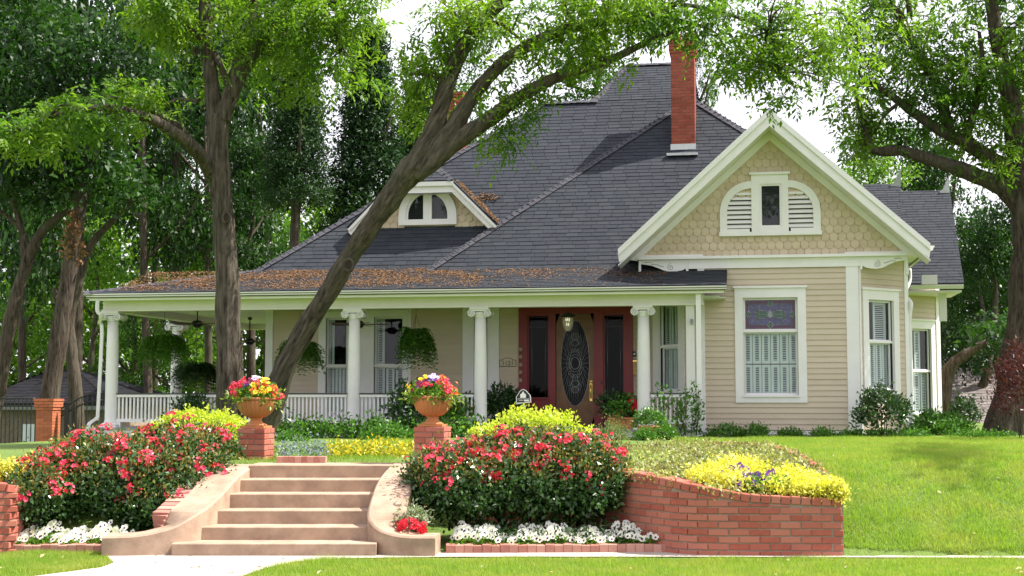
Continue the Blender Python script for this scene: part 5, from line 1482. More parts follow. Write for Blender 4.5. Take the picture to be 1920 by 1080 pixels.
bare('oak_tree', 'forked dark trunk between the brick gate pillar and the porch', [([(150, 860), (142, 740), (134, 660), (131, 600), (150, 520), (170, 460), (210, 415), (250, 370)], [14, 12, 11, 9, 8, 7, 6, 4]), ([(132, 640), (118, 600), (100, 540)], [7, 5, 4]), ([(160, 490), (150, 420), (160, 340)], [5, 4, 3])], 38, [(230, 350, 90, 50, 1.4, 36), (150, 300, 80, 60, 1.5, 34)])
bare('oak_tree', 'leaning dark trunk at the far left edge', [([(-30, 860), (2, 700), (20, 600), (45, 510), (72, 445), (105, 410), (130, 395)], [16, 13, 12, 11, 9, 7, 5]), ([(48, 505), (40, 430), (20, 360), (5, 320)], [7, 6, 5, 3]), ([(60, 470), (30, 420), (-10, 390)], [5, 4, 3])], 37, [(-10, 320, 90, 60, 1.5, 40), (40, 60, 110, 100, 2, 70), (-30, 200, 90, 80, 1.6, 50)])
bare('dead_limbed_tree', 'crooked leaning trunk in front of the outbuilding roof', [([(1775, 800), (1772, 740), (1782, 690), (1806, 668), (1850, 640)], [12, 12, 11, 9, 5])], 40, [(1860, 620, 60, 30, 1, 16)])

# ------------------------------------------------------------------ shrubs and flowers
def mound(c, r, n, lower=.0):
    """points on and just under the upper skin of an ellipsoid"""
    d = rdir(n*2); d = d[d[:, 2] > lower][:n]
    k = rng.uniform(.70, 1.02, (len(d), 1))
    bump_ = 1+.10*np.sin(d[:, :1]*9+c[0])*np.cos(d[:, 1:2]*8)+.07*np.sin(d[:, 2:]*15)
    return np.array(c)+d*k*bump_*np.array(r), d
def leafy(name, m, pts, d, nleaf, sig, L, W, par, out=.7, up=.35):
    C = np.repeat(pts, nleaf, 0)+rng.normal(size=(len(pts)*nleaf, 3))*sig
    D = np.repeat(d, nleaf, 0)*out+rng.normal(size=C.shape)*.7+np.array([0, 0, up]); N = np.repeat(d, nleaf, 0)+rng.normal(size=C.shape)*.6
    k = rng.uniform(.7, 1.3, (len(C), 1)); V, F = leaves(C, D, N, L*k, W*k)
    return link(name, np_mesh(name, V, F, m), par)
def stems(par, c, r, n, m=BARKD, rad=.007, h=None):
    mb = MB()
    for i in range(n):
        a = rng.uniform(0, 6.28); k = rng.uniform(.2, .8)
        tip = Vector((c[0]+r[0]*k*math.cos(a), c[1]+r[1]*k*math.sin(a), c[2]+r[2]*rng.uniform(.4, .85)))
        p0 = Vector((c[0]+.12*r[0]*math.cos(a), c[1]+.12*r[1]*math.sin(a), c[2]-.02)); mid = p0.lerp(tip, .5)+Vector((0, 0, r[2]*.15))
        mb.tube([p0, mid, tip], [rad*1.5, rad, rad*.5], 5)
    return mb.build('stems', m, par)
def flower_mesh(name, ms, petals=5, r=.03, layers=1, eye=None, cup=.3, er=.32):
    """face-up flower of radius r, petals round a middle; local z is the facing direction"""
    mb = MB()
    for l in range(layers):
        rr = r*(1-.32*l); zz = .006*l
        for i in range(petals):
            a = 2*math.pi*(i+.5*l)/petals; w_ = math.pi/petals*1.12
            q = [(0, 0, zz), (rr*.7*math.cos(a-w_), rr*.7*math.sin(a-w_), zz+rr*cup*.6), (rr*1.0*math.cos(a-w_*.45), rr*1.0*math.sin(a-w_*.45), zz+rr*cup), (rr*1.0*math.cos(a+w_*.45), rr*1.0*math.sin(a+w_*.45), zz+rr*cup), (rr*.7*math.cos(a+w_), rr*.7*math.sin(a+w_), zz+rr*cup*.6)]
            mb.add(q, [(0, 1, 2, 3, 4)], ms)
    if eye: mb.add([(r*er*math.cos(t), r*er*math.sin(t)-r*.12, r*.22) for t in np.linspace(0, 2*math.pi, 7)[:-1]], [tuple(range(6))], eye)
    return mb.mesh(name)
def cluster_mesh(name, mats, n=6, R_=.05, r=.024):
    mb = MB()
    for i in range(n):
        c = Vector(rdir(1)[0])*R_; c.z = abs(c.z)*.6
        q = Vector((c.x*.6, c.y*.6, .05)).to_track_quat('Z', 'Y'); m = random.choice(mats)
        for k in range(5):
            a = 2*math.pi*k/5; w_ = .7
            v = [Vector((0, 0, 0)), Vector((r*.75*math.cos(a-w_), r*.75*math.sin(a-w_), r*.35)), Vector((r*1.05*math.cos(a), r*1.05*math.sin(a), r*.45)), Vector((r*.75*math.cos(a+w_), r*.75*math.sin(a+w_), r*.35))]
            mb.add([tuple(c+q @ x) for x in v], [(0, 1, 2, 3)], m)
    return mb.mesh(name)
def facing(d, jitter=.3): return (Vector(d)+Vector(rng.normal(size=3)*jitter)).to_track_quat('Z', 'Y').to_matrix().to_4x4() @ Matrix.Rotation(random.uniform(0, 6.28), 4, 'Z')
def place_flowers(par, meshes, pts, dirs, name='flower', sc=(.8, 1.25), jitter=.3):
    for p, d in zip(pts, dirs):
        s = random.uniform(*sc)
        link(name, random.choice(meshes), par, M=Matrix.Translation(Vector(p)) @ facing(d, jitter) @ Matrix.Scale(s, 4))

ROSE_C = [cluster_mesh('flower_cluster', [F_RED, F_PINK], 6, .05, .026) for _ in range(2)]+[cluster_mesh('flower_cluster', [F_PINK], 7, .06, .027)]+[cluster_mesh('flower_cluster', [F_RED], 5, .045, .027)]
def rose_bush(label, lobes, base, nfl, bias):
    o = empty('rose_bush', base, label, 'rose bush', 'red flowering rose bushes beside the steps')
    P_, D_ = [], []
    for c, r, n in lobes:
        p, d = mound(c, r, n, -.55); P_.append(p); D_.append(d)
    P_, D_ = np.concatenate(P_), np.concatenate(D_)
    leafy('foliage', ROSEL, P_, D_, 16, .055, .055, .032, o, .5, .25)
    ins = np.concatenate([np.array(c)+rdir(n//2)*rng.uniform(.2, .8, (n//2, 1))*np.array(r)*np.array([1, 1, 1.15]) for c, r, n in lobes])
    ins[:, 2] = np.maximum(ins[:, 2]-rng.uniform(0, .18, len(ins)), base[2]+.04)
    leafy('inner_foliage', ROSEL, ins, rdir(len(ins)), 9, .08, .06, .035, o, .3, .1)
    top = D_[:, 2] > .25
    leafy('new_growth', ROSEN, P_[top], D_[top], 11, .07, .045, .024, o, .9, .6)
    for c, r, n in lobes[:4]: stems(o, (c[0], c[1], base[2]), (r[0], r[1], c[2]-base[2]+r[2]*.7), 9, rad=.009)
    cand = np.where((D_[:, 1] < .45) & (D_[:, 2] > -.25))[0]
    w_ = np.clip(D_[cand, 2]+bias, .05, 2)**2.0; sel = rng.choice(cand, nfl, replace=False, p=w_/w_.sum())
    # gathered in sprays: some points get several heads
    pts, dr_ = [], []
    for i in sel:
        k = rng.integers(1, 4)
        for _ in range(k):
            pts.append(P_[i]+D_[i]*.05+rng.normal(size=3)*.055); dr_.append(D_[i]+np.array([0, -.5, .3]))
    pts, dr_ = pts[:295], dr_[:295]
    place_flowers(o, ROSE_C, pts, dr_, 'flower_cluster', (.5, 1.3))
    return o
def lobe(px, py, v, rx, ry, dp, n):
    c = PV(px, py, v); s = v/FPX
    return ((c.x, c.y, c.z), (rx*s, dp, ry*s), n)
rose_bush('large red and pink rose bush right of the steps inside the brick wall', [lobe(960, 908, 16.0, 165, 78, .55, 620), lobe(860, 912, 15.8, 95, 72, .5, 330), lobe(1080, 905, 16.0, 98, 78, .55, 400), lobe(1000, 866, 16.3, 130, 54, .5, 330), lobe(815, 895, 16.0, 52, 40, .4, 130), lobe(1105, 862, 16.4, 60, 38, .4, 130)], PV(960, 985, 16), 150, .35)
rose_bush('large red rose bush left of the steps reaching the left edge', [lobe(210, 915, 16.2, 160, 80, .55, 580), lobe(90, 925, 16.0, 85, 65, .5, 280), lobe(60, 930, 15.5, 50, 55, .35, 150), lobe(340, 900, 16.4, 80, 75, .5, 300), lobe(180, 865, 16.7, 100, 45, .5, 190), lobe(330, 850, 16.8, 90, 45, .45, 190), lobe(290, 950, 15.9, 60, 45, .3, 130), lobe(400, 840, 17.0, 40, 30, .3, 60)], PV(200, 990, 16), 140, .3)

# white pansies in front
PAN = [flower_mesh('pansy', F_WHITE, 5, .034, 1, F_DK, .15, .36), flower_mesh('pansy', F_WHITE, 5, .031, 1, F_DK, .25, .32)]
def pansy_bed(label, x0, x1, v0, n, zb=.04):
    A, B2 = G(x0, 1033, zb), G(x1, 1031, zb); d = B2-A; nn = Vector((_NH[0], _NH[1], 0))
    o = empty('pansy_bed', A, label, 'pansies', 'white pansies along the brick edging')
    u = rng.uniform(0, 1, (1500,)); tt = rng.uniform(0, 1, (1500,))
    hgt = (.11+.03*np.sin(u*17)+.025*np.sin(u*41))*np.minimum(1, np.minimum(u, 1-u)*14+.3)
    C = np.array(A)+u[:, None]*np.array(d)+tt[:, None]*np.array(nn)*.42+np.array([0, .12, 0])
    C[:, 2] = zb+rng.uniform(0, .8, 1500)*hgt
    V, F = leaves(C, rng.normal(size=C.shape)*.7+np.array([0, -.3, .7]), rng.normal(size=C.shape)+np.array([0, 0, 1]), .075*rng.uniform(.7, 1.2, (1500, 1)), .032)
    f = link('foliage', np_mesh('foliage', V, F, PANL), o)
    uu = rng.uniform(.01, .99, n); t2 = rng.uniform(0, 1, n)
    hh = (.12+.03*np.sin(uu*17)+.025*np.sin(uu*41))*np.minimum(1, np.minimum(uu, 1-uu)*14+.3)
    pts = np.array(A)+uu[:, None]*np.array(d)+t2[:, None]*np.array(nn)*.45+np.array([0, .10, 0]); pts[:, 2] = zb+hh*(.62+.75*t2)+.03
    for p in pts:
        s = random.uniform(.85, 1.35)
        link('pansy', random.choice(PAN), o, M=Matrix.Translation(Vector(p)) @ Vector((jit(.45), -1+jit(.2), .55+jit(.3))).to_track_quat('Z', 'Y').to_matrix().to_4x4() @ Matrix.Rotation(jit(.5), 4, 'Z') @ Matrix.Scale(s, 4))
    return o
pansy_bed('row of white pansies with dark eyes in front of the right rose bush', 838, 1250, V0, 285)
pansy_bed('row of white pansies with dark eyes in front of the left rose bush', -80, 228, V0, 240)
# red verbena and dusty leaves in the crook of the right cheek wall
c = PV(768, 990, 15.1); o = empty('red_flower_clump', c, 'low clump of red flowers in the crook of the right cheek wall', 'flowers')
p, d = mound(c, (.17, .14, .10), 60, -.2); leafy('foliage', leafmat('silver_leaf', (.35, .40, .30), (.22, .30, .16), .2), *mound(c+Vector((-.02, .1, .06)), (.20, .14, .14), 70, -.2), 6, .03, .05, .02, o)
RC = [cluster_mesh('flower_cluster', [F_RED], 7, .03, .016)]
place_flowers(o, RC, [q+np.array([.03, -.05, .0]) for q in p[:36]], d[:36]+np.array([0, -.5, 0]))

# ------------------------------------------------------------------ planter bed: yellow creeping foliage, variegated ground cover, purple pansies
def bed_px(n, test):
    """random bed points whose (s, t) pass test"""
    out = []
    while len(out) < n:
        s, t = random.random(), random.random()
        if test(s, t): out.append(tuple(bed(s, t)))
    return np.array(out)
def ground_cover(name, label, pts, m, nleaf, sig, L, W, h, lift=0, cat='ground cover'):
    pts = pts+np.array([0, 0, h*.5+lift]); d = np.tile(np.array([0, -.2, 1.]), (len(pts), 1))
    o = leafy(name, m, pts, d, nleaf, np.array([sig, sig, h*.5]), L, W, None, .5, .2)
    return tag(o, label, cat, kind='stuff')
def yel(s, t): return (s < .17 and .06 < t < .50+.3*(.17-s)) or (.20 < s < .33 and .05 < t < .42)
ground_cover('yellow_ground_cover', 'bright yellow leaved creeping plants along the top of the brick planter wall', bed_px(1100, yel), YELG, 12, .035, .04, .026, .10, .03)
ground_cover('ground_cover', 'pale variegated ground cover filling the raised planting bed', bed_px(1500, lambda s, t: not (s < .15 and t < .45) and s < .75), VARI, 8, .05, .045, .028, .07)
PUR = [flower_mesh('pansy', F_PURP, 5, .034, 1, F_DK, .2), flower_mesh('pansy', F_PURP, 5, .036, 1, F_YEL, .2, .2)]
PUW = [flower_mesh('pansy', F_WHITE, 5, .034, 1, F_YEL, .2, .2)]
c = PV(1430, 912, 15.3); o = empty('purple_pansy_clump', c, 'purple and white pansies among the yellow leaves in the planter', 'pansies')
leafy('foliage', PANL, *mound(PV(1435, 922, 15.1), (.26, .16, .10), 90, -.1), 6, .04, .06, .03, o)
pts = [PV(x, y, 14.92+(915-y)*.012) for x, y in [(1420, 890), (1412, 906), (1450, 897), (1400, 880), (1386, 873), (1372, 879), (1392, 879), (1354, 887), (1345, 883), (1441, 889), (1447, 886), (1406, 897), (1408, 893), (1423, 899), (1428, 901), (1441, 904), (1437, 908), (1435, 913), (1394, 893), (1383, 902), (1394, 905), (1358, 904), (1386, 912), (1418, 896)]]
place_flowers(o, PUR, pts, [(0, -1, .5)]*len(pts), 'pansy', (1.0, 1.45))
pts = [PV(x, y, 15.02+(905-y)*.012) for x, y in [(1380, 886), (1365, 890), (1375, 897), (1352, 897), (1344, 903), (1366, 903), (1340, 890), (1402, 886), (1330, 898)]]
place_flowers(o, PUW, pts, [(0, -1, .5)]*len(pts), 'pansy', (.7, 1.0))
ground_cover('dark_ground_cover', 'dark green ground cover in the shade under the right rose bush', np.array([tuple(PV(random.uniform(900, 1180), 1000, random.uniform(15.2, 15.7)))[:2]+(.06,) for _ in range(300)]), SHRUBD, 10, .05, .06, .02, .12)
ground_cover('yellow_ground_cover', 'strip of small yellow flowers behind the top step', np.array([tuple(G(random.uniform(612, 800), random.uniform(851, 858), .88)) for _ in range(300)]), leafmat('yellow_flower_mix', (.70, .52, .03), (.10, .22, .03), .3), 8, .05, .05, .03, .12, cat='flowers')
ground_cover('ground_cover', 'low green plants along the foot of the porch', np.array([tuple(P(random.uniform(515, 900), 830, random.uniform(27.2, 28.1)))[:2]+(.86,) for _ in range(330)]), SHRUB, 12, .09, .09, .05, .26, cat='low plants')
ground_cover('blue_flower_patch', 'small blue and white flowers behind the short brick edging', np.array([tuple(G(random.uniform(522, 612), random.uniform(848, 858), .9)) for _ in range(120)]), leafmat('blue_flower_mix', (.22, .22, .42), (.12, .25, .06), .3), 8, .05, .04, .03, .14, cat='flowers')
pts = np.array([tuple(PV(random.uniform(-30, 42), random.uniform(886, 896), 15.4)) for _ in range(34)])
ground_cover('yellow_ground_cover', 'yellow leaved plants behind the low brick wall at the left edge', pts, YELG, 14, .05, .045, .03, .12)

# ------------------------------------------------------------------ shrubs
def shrub(name, label, px, py, Y, rx, ry, dp, m, n, nleaf, L, W, sig=.05, lower=-.3, group=None, stem=6, gap=1.0):
    c = P(px, py, Y); s = Y/FPX; r = (rx*s, dp, ry*s)
    o = empty(name, (c.x, c.y, gz1(c.x, c.y)), label, 'shrub', group)
    p, d = mound(tuple(c), r, n, lower)
    leafy('foliage', m, p, d, nleaf, sig, L, W, o)
    if stem: stems(o, (c.x, c.y, min(c.z-r[2]*.6, gz1(c.x, c.y)+.02)), (r[0], r[1], r[2]*1.6), stem)
    return o
shrub('rounded_shrub', 'bright lime yellow rounded shrub in front of the door', 1000, 856, 19.8, 122, 76, .75, LIME, 1100, 20, .055, .036, .05)
o = empty('lime_shrub', P(375, 850, 19.6), 'lime yellow shrub at the foot of the upright tree', 'shrub')
for q in [(325, 828, 46, 38), (390, 820, 50, 38), (425, 824, 40, 38), (360, 808, 44, 26)]:
    c = P(q[0], q[1], 19.8); s = 19.8/FPX; p, d = mound(tuple(c), (q[2]*s, .4, q[3]*s), 260, -.4); leafy('foliage', LIME, p, d, 20, .06, .055, .034, o)
shrub('rounded_shrub', 'rounded green shrub left of the right brick pillar', 728, 832, 26, 50, 30, .45, SHRUB, 260, 16, .06, .035)
shrub('rounded_shrub', 'low green shrub behind the short brick edging', 545, 838, 26, 32, 22, .3, SHRUB, 130, 14, .06, .035)
shrub('rounded_shrub', 'small green shrub below the hanging flower pot', 1210, 822, 26, 16, 12, .2, SHRUB, 70, 14, .05, .03)
shrub('rounded_shrub', 'small round green shrub by the bay corner downspout', 1248, 818, 26.5, 18, 15, .2, SHRUB, 80, 14, .05, .03)
shrub('rounded_shrub', 'pale grey green shrub beside the porch steps', 1150, 822, 26, 28, 24, .3, leafmat('grey_green_leaf', (.12, .17, .06), (.20, .24, .10), .3), 120, 10, .06, .02, .08)
shrub('leafy_shrub', 'tall dark leafy shrub climbing the porch railing behind the right pillar', 770, 775, 27.8, 34, 56, .35, SHRUBD, 130, 9, .10, .055, .09)
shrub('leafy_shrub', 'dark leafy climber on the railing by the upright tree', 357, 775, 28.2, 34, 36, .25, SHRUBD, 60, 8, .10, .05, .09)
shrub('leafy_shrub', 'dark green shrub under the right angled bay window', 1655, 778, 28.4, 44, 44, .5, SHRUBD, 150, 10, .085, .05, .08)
shrub('leafy_shrub', 'sprawling green shrub at the foot of the rear wing wall', 1755, 812, 30.5, 58, 30, .6, SHRUB, 230, 14, .09, .04, .08)
shrub('leafy_shrub', 'small dark shrub in front of the outbuilding roof', 1808, 780, 32.5, 22, 26, .3, SHRUBD, 60, 10, .09, .05, .08)
shrub('leafy_shrub', 'round clipped shrub at the foot of the iron fence', 47, 848, 32.0, 22, 14, .3, SHRUB, 80, 14, .06, .035)
for i, (px, w_, h_, lab) in enumerate([(1362, 34, 20, 'low leafy shrub by the bay corner under the big window'), (1415, 26, 20, 'upright leafy shrub under the left side of the big window'), (1482, 20, 13, 'small round shrub under the right side of the big window'), (1543, 18, 12, 'small round shrub right of the big window'), (1595, 22, 10, 'low spreading shrub at the white corner board'), (1652, 30, 12, 'low green shrub in front of the angled bay wall'), (1710, 28, 12, 'low green shrub beside the sprawling green shrub'), (1840, 60, 7, 'long low hedge plant towards the big trunk')]):
    shrub('foundation_shrub', lab, px, 824-h_*.3, 28.6, w_, h_*.85, .3, SHRUB, 40+w_*2, 10, .06, .035, .05, group='low shrubs along the house foundation')
shrub('japanese_maple', 'dark maroon leaved maple shrub cut by the right edge', 1915, 745, 26.5, 42, 85, .6, MAPLE, 200, 12, .085, .03, .10)
# camellia-like climber with visible stems by the short railing
o = empty('climbing_shrub', P(1265, 810, 28), 'thin stemmed climbing shrub in front of the short railing', 'shrub'); mb = MB(); pp = []
for k in range(9):
    x0 = 1240+k*8; p0 = P(x0, 825, 27.9); p1 = P(x0+jit(14), 780, 27.9+jit(.2)); p2 = P(1240+k*9.5+jit(16), 725+random.uniform(0, 40), 27.9+jit(.2))
    mb.tube([p0, p1, p2], [.010, .008, .004], 5)
    pp += [p0.lerp(p1, q) for q in (.3, .6, .9)]+[p1.lerp(p2, q) for q in (.2, .4, .6, .8, 1)]
mb.build('stems', BARK, o); pp = np.array([tuple(q) for q in pp]); leafy('foliage', SHRUB, pp, np.tile([0, -.5, .5], (len(pp), 1)), 7, .06, .085, .045, o)
o = empty('climbing_shrub', P(1312, 780, 28), 'small leafy climber on the bay corner downspout', 'shrub'); pp = np.array([tuple(P(1308+jit(7), 740+k*7, 27.9)) for k in range(12)]); leafy('foliage', SHRUBD, pp, np.tile([0, -.5, .5], (len(pp), 1)), 6, .05, .08, .045, o); MB().tube([P(1304, 826, 27.95), P(1310, 780, 27.95), P(1310, 738, 27.95)], [.012, .009, .004], 5).build('stems', BARK, o)

# flowers in the urns
URNF = {'purple': flower_mesh('flower', F_PURP, 5, .034, 1, F_YEL, .2, .2), 'lav': flower_mesh('flower', F_LAV, 5, .034, 1, F_PURP, .2, .25), 'yel': flower_mesh('flower', F_YEL, 5, .036, 1, F_ORA, .2, .25), 'white': flower_mesh('flower', F_WHITE, 5, .034, 1, F_PURP, .2, .25), 'red': cluster_mesh('flower', [F_RED, F_PINK], 6, .035, .02), 'ora': cluster_mesh('flower', [F_ORA, F_RED], 5, .03, .02), 'mar': flower_mesh('flower', F_MAR, 5, .034, 1, F_DK, .2)}
def urn_flowers(label, c, R0, H, zones):
    cc = (c[0], c[1], c[2]+H*.93)
    o = empty('flower_arrangement', cc, label, 'flowers', 'mixed flowers filling the terracotta urns')
    p, d = mound(cc, (R0*1.12, R0*1.0, R0*.72), 190, -.05); leafy('foliage', PANL, p, d, 8, .03, .055, .024, o)
    p, d = mound((cc[0], cc[1], cc[2]+.0), (R0*1.3, R0*1.15, R0*.45), 60, -.4); leafy('trailing_leaves', leafmat('lime_trailing_leaf', (.20, .32, .04), (.34, .42, .08), .3), p, d, 6, .04, .06, .02, o, .8, -.4)
    for ks, a0, a1, e0, e1, n in zones:     # azimuth across (-1 left .. 1 right), elevation 0..1
        for i in range(n):
            a = random.uniform(a0, a1); e_ = random.uniform(e0, e1); th2 = e_*math.pi/2
            jr = random.uniform(.86, 1.16); dd = jr*Vector((a*math.cos(th2*.9), -math.sqrt(max(0.05, 1-a*a))*math.cos(th2)+.25*random.random(), math.sin(th2)))
            link('flower', URNF[random.choice(ks)], o, M=Matrix.Translation((cc[0]+dd.x*R0*1.36, cc[1]+dd.y*R0*1.22, cc[2]+dd.z*R0*1.0)) @ facing(dd+Vector((0, -.5, .1)), .25) @ Matrix.Scale(random.uniform(.75, 1.15), 4))
    return o
urn_flowers('red, white, violet and yellow flowers filling the left urn', c1, .262, .40, [(['red'], -1, -.5, .15, .75, 20), (['lav', 'white'], -.35, .2, .7, 1, 24), (['mar', 'purple'], -.35, .15, .45, .75, 14), (['yel', 'ora'], .1, .75, .2, .85, 30), (['ora', 'red'], .7, 1, .05, .45, 9), (['white'], -1, -.95, .05, .2, 2)])
urn_flowers('yellow, violet and orange flowers filling the right urn', c2, .246, .375, [(['yel'], -1, -.5, .2, .9, 24), (['purple', 'lav'], -.35, .45, .65, 1, 32), (['mar', 'purple'], -.6, -.2, .2, .6, 9), (['ora', 'red'], .5, 1, .15, .7, 18), (['red', 'mar'], -.2, .1, .2, .45, 4), (['white'], -1, -.95, .15, .3, 1)])
# ------------------------------------------------------------------ things on the porch
def fern(label, px, py, Y, r, h, hang=True, m=FERN, n=200):
    c = P(px, py, Y); o = empty('hanging_fern' if hang else 'potted_fern', c, label, 'fern', 'ferns hanging from the porch ceiling' if hang else None)
    fr_ = []
    Cs, Ds, Ns = [], [], []
    for i in range(n):
        a = rng.uniform(0, 6.28); L = r*rng.uniform(.6, 1.1); up = rng.uniform(.1, .8)
        dr_ = rng.uniform(.5, 1.4)*h
        for k in range(12):
            t = (k+1)/12
            p = np.array(c)+np.array([math.cos(a)*L*t**.8, math.sin(a)*L*t**.8, up*h*math.sin(t*2.2)*.7-dr_*t*t])
            for s_ in (-1, 1):
                Cs.append(p); Ds.append([math.cos(a+s_*1.1), math.sin(a+s_*1.1), -.25]); Ns.append([rng.normal()*.3, rng.normal()*.3, 1])
    V, F = leaves(np.array(Cs), np.array(Ds)+rng.normal(size=(len(Cs), 3))*.12, np.array(Ns), .11, .034)
    link('fronds', np_mesh('fronds', V, F, m), o)
    if hang:
        MB().lathe([(.10, -.16), (.14, -.12), (.16, .0), (.165, .02)], c, 14, BLACK).build('basket', None, o)
        mb = MB()
        for k in range(3):
            a = k*2.09; mb.tube([c+Vector((.15*math.cos(a), .15*math.sin(a), .02)), c+Vector((0, 0, .45))], .004, 4)
        mb.tube([c+Vector((0, 0, .45)), Vector((c.x, c.y, ZCEIL))], .004, 4)
        mb.build('hanger', BLACK, o)
    return o
fern('big hanging fern nearest the left corner column', 308, 640, 29.3, .56, .48)
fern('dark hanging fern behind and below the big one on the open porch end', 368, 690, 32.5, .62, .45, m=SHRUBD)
fern('hanging fern half behind the leaning trunk', 562, 650, 29.3, .50, .45)
fern('hanging fern between the second and third porch columns', 780, 630, 29.2, .40, .55)
def fan(label, px, py, Y, sc=1.0):
    c = P(px, py, Y); o = empty('ceiling_fan', (c.x, c.y, ZCEIL), label, 'ceiling fan', 'ceiling fans under the porch ceiling')
    MB().lathe([(.02, .0), (.055, .0), (.05, .06), (.0, .07)], (c.x, c.y, ZCEIL-.07), 12).tube([c+Vector((0, 0, .05)), Vector((c.x, c.y, ZCEIL-.02))], .014, 8).build('rod', BLACK, o)
    MB().lathe([(.05, -.09), (.09, -.07), (.13, -.02), (.13, .03), (.08, .07), (.03, .08)], c, 18).build('motor', BLACK, o)
    FB = mat('fan_blade_wood', (.10, .045, .025), (.07, .03, .018), .4, 5)
    for k in range(5):
        a = k*2*math.pi/5+.25
        mb = MB(); d = Vector((math.cos(a), math.sin(a), 0)); s_ = Vector((-d.y, d.x, .18))
        v = [c+d*.12-s_*.03, c+d*.25-s_*.06, c+d*.68*sc-s_*.075, c+d*.70*sc+s_*.06, c+d*.25+s_*.06, c+d*.12+s_*.03]
        mb.add([tuple(q+Vector((0, 0, .006))) for q in v]+[tuple(q-Vector((0, 0, .006))) for q in v], [tuple(range(6)), tuple(range(11, 5, -1))]+[(i, i+6, (i+1) % 6+6, (i+1) % 6) for i in range(6)])
        mb.build('blade', FB, o)
fan('dark ceiling fan at the open left end of the porch', 370, 607, 30.0)
fan('dark ceiling fan right of the upright trunk at the porch corner', 468, 640, 33.5)
fan('dark ceiling fan in front of the pair of porch windows', 672, 608, 29.6)
# lantern over the door
c = P(1065, 600, 29.7); o = empty('porch_lantern', c, 'frosted bell glass porch lantern with a dark cap hanging before the door', 'lantern')
MB().lathe([(.03, .17), (.15, .10), (.16, .08), (.125, .085), (.12, .06)], c, 20).tube([c+Vector((0, 0, .16)), Vector((c.x, c.y, ZCEIL))], .008, 6).build('cap', BLACK, o)
FROST, t, b = nodes('frosted_glass'); b.inputs['Base Color'].default_value = (.62, .58, .50, 1); b.inputs['Roughness'].default_value = .35; b.inputs['Alpha'].default_value = .45
MB().lathe([(.118, .07), (.12, -.02), (.112, -.10), (.085, -.19), (.05, -.24), (.02, -.25)], c, 22).build('glass_bell', FROST, o)
mb = MB()
for dx, dz in ((-.035, 0), (.0, .01), (.035, .0), (-.02, -.10), (.02, -.10)): mb.lathe([(.010, 0), (.011, .05), (.004, .07)], (c.x+dx, c.y-.05, c.z+dz-.03), 8)
bu, t, b = nodes('candle_bulb'); b.inputs['Base Color'].default_value = (.85, .82, .72, 1); b.inputs['Emission Color'].default_value = (1, .85, .6, 1); b.inputs['Emission Strength'].default_value = .6
mb.build('bulbs', bu, o)
MB().lathe([(.03, -.25), (.018, -.28), (.01, -.31)], c, 10).build('finial', BLACK, o)
# house number plaque, door charm, letterbox, yard sign
PLQ = mat('stone_plaque', (.55, .47, .36), (.48, .41, .32), .7, 8)
a0, zz0 = FD.at(937, 687); a1, zz1 = FD.at(968, 671)
o = empty('number_plaque', FD.pt((a0+a1)/2, zz0, .03), 'small arched house number plaque on the siding left of the red door', 'plaque')
w_ = a1-a0; h_ = zz1-zz0
ol = [(a0, zz0), (a1, zz0), (a1, zz0+h_*.72), (a0+w_*.82, zz0+h_*.74), (a0+w_*.72, zz0+h_*.92), (a0+w_*.5, zz1), (a0+w_*.28, zz0+h_*.92), (a0+w_*.18, zz0+h_*.74), (a0, zz0+h_*.72)]
MB().fprism(FD, ol, .026, .042, PLQ).build('plate', None, o)
DKP = mat('plaque_ink', (.10, .07, .05), rough=.7)
mb = MB()
for i in range(len(ol)): mb.tube([FD.pt(*ol[i], .044), FD.pt(*ol[(i+1) % len(ol)], .044)], .005, 5)
mb.build('plate_border', DKP, o)
def text(s, fr, a, z, d, h, m, par, name='lettering'):
    cu = bpy.data.curves.new(name, 'FONT'); cu.body = s; cu.size = h*1.4; cu.align_x = 'CENTER'; cu.extrude = .002
    tmp = bpy.data.objects.new('lettering_source', cu); COL.objects.link(tmp)
    me = bpy.data.meshes.new_from_object(tmp.evaluated_get(bpy.context.evaluated_depsgraph_get()))
    bpy.data.objects.remove(tmp); bpy.data.curves.remove(cu)
    me.materials.clear(); me.materials.append(m)
    return link(name, me, par, M=fr.M(a, z, d) @ Matrix.Rotation(math.pi/2, 4, 'X'))
text('1121', FD, (a0+a1)/2, zz0+.025, .045, h_*.52, DKP, o)
o = empty('door_charm', FD.pt(FD.at(977, 650)[0], FD.at(977, 650)[1], .06), 'string of small tan charms hanging on the red door frame', 'ornament')
mb = MB(); ax_ = FD.at(977, 650)[0]
mb.tube([FD.pt(ax_, FD.at(977, 648)[1], .062), FD.pt(ax_, FD.at(977, 718)[1], .062)], .004, 4); mb.build('cord', DKP, o)
CH = mat('charm_tan', (.42, .30, .20), (.30, .2, .13), .7, 10)
for y in (655, 669, 684, 698, 713):
    z = FD.at(977, y)[1]; MB().fprism(FD, [(ax_-.035, z-.03), (ax_+.02, z-.045), (ax_+.045, z), (ax_+.01, z+.05), (ax_-.03, z+.03)], .06, .085).build('charm', CH, o)
ax_, z = FD.at(1192, 690)
o = empty('letterbox', FD.pt(ax_, z, .03), 'brass letterbox on the siding right of the red door', 'letterbox')
MB().fbox(FD, ax_-.05, ax_+.03, z-.16, z+.14, .03, .08).build('box_body', mat('aged_brass', (.30, .20, .07), (.22, .15, .06), .4, 20, metal=.8), o); MB().fbox(FD, ax_-.055, ax_+.035, z+.141, z+.17, .03, .10).build('lid', BRASS, o)
ax_, z = FD.at(1190, 664); o = empty('wall_lamp_switch', FD.pt(ax_, z, .03), 'small black box on the siding above the letterbox', 'intercom')
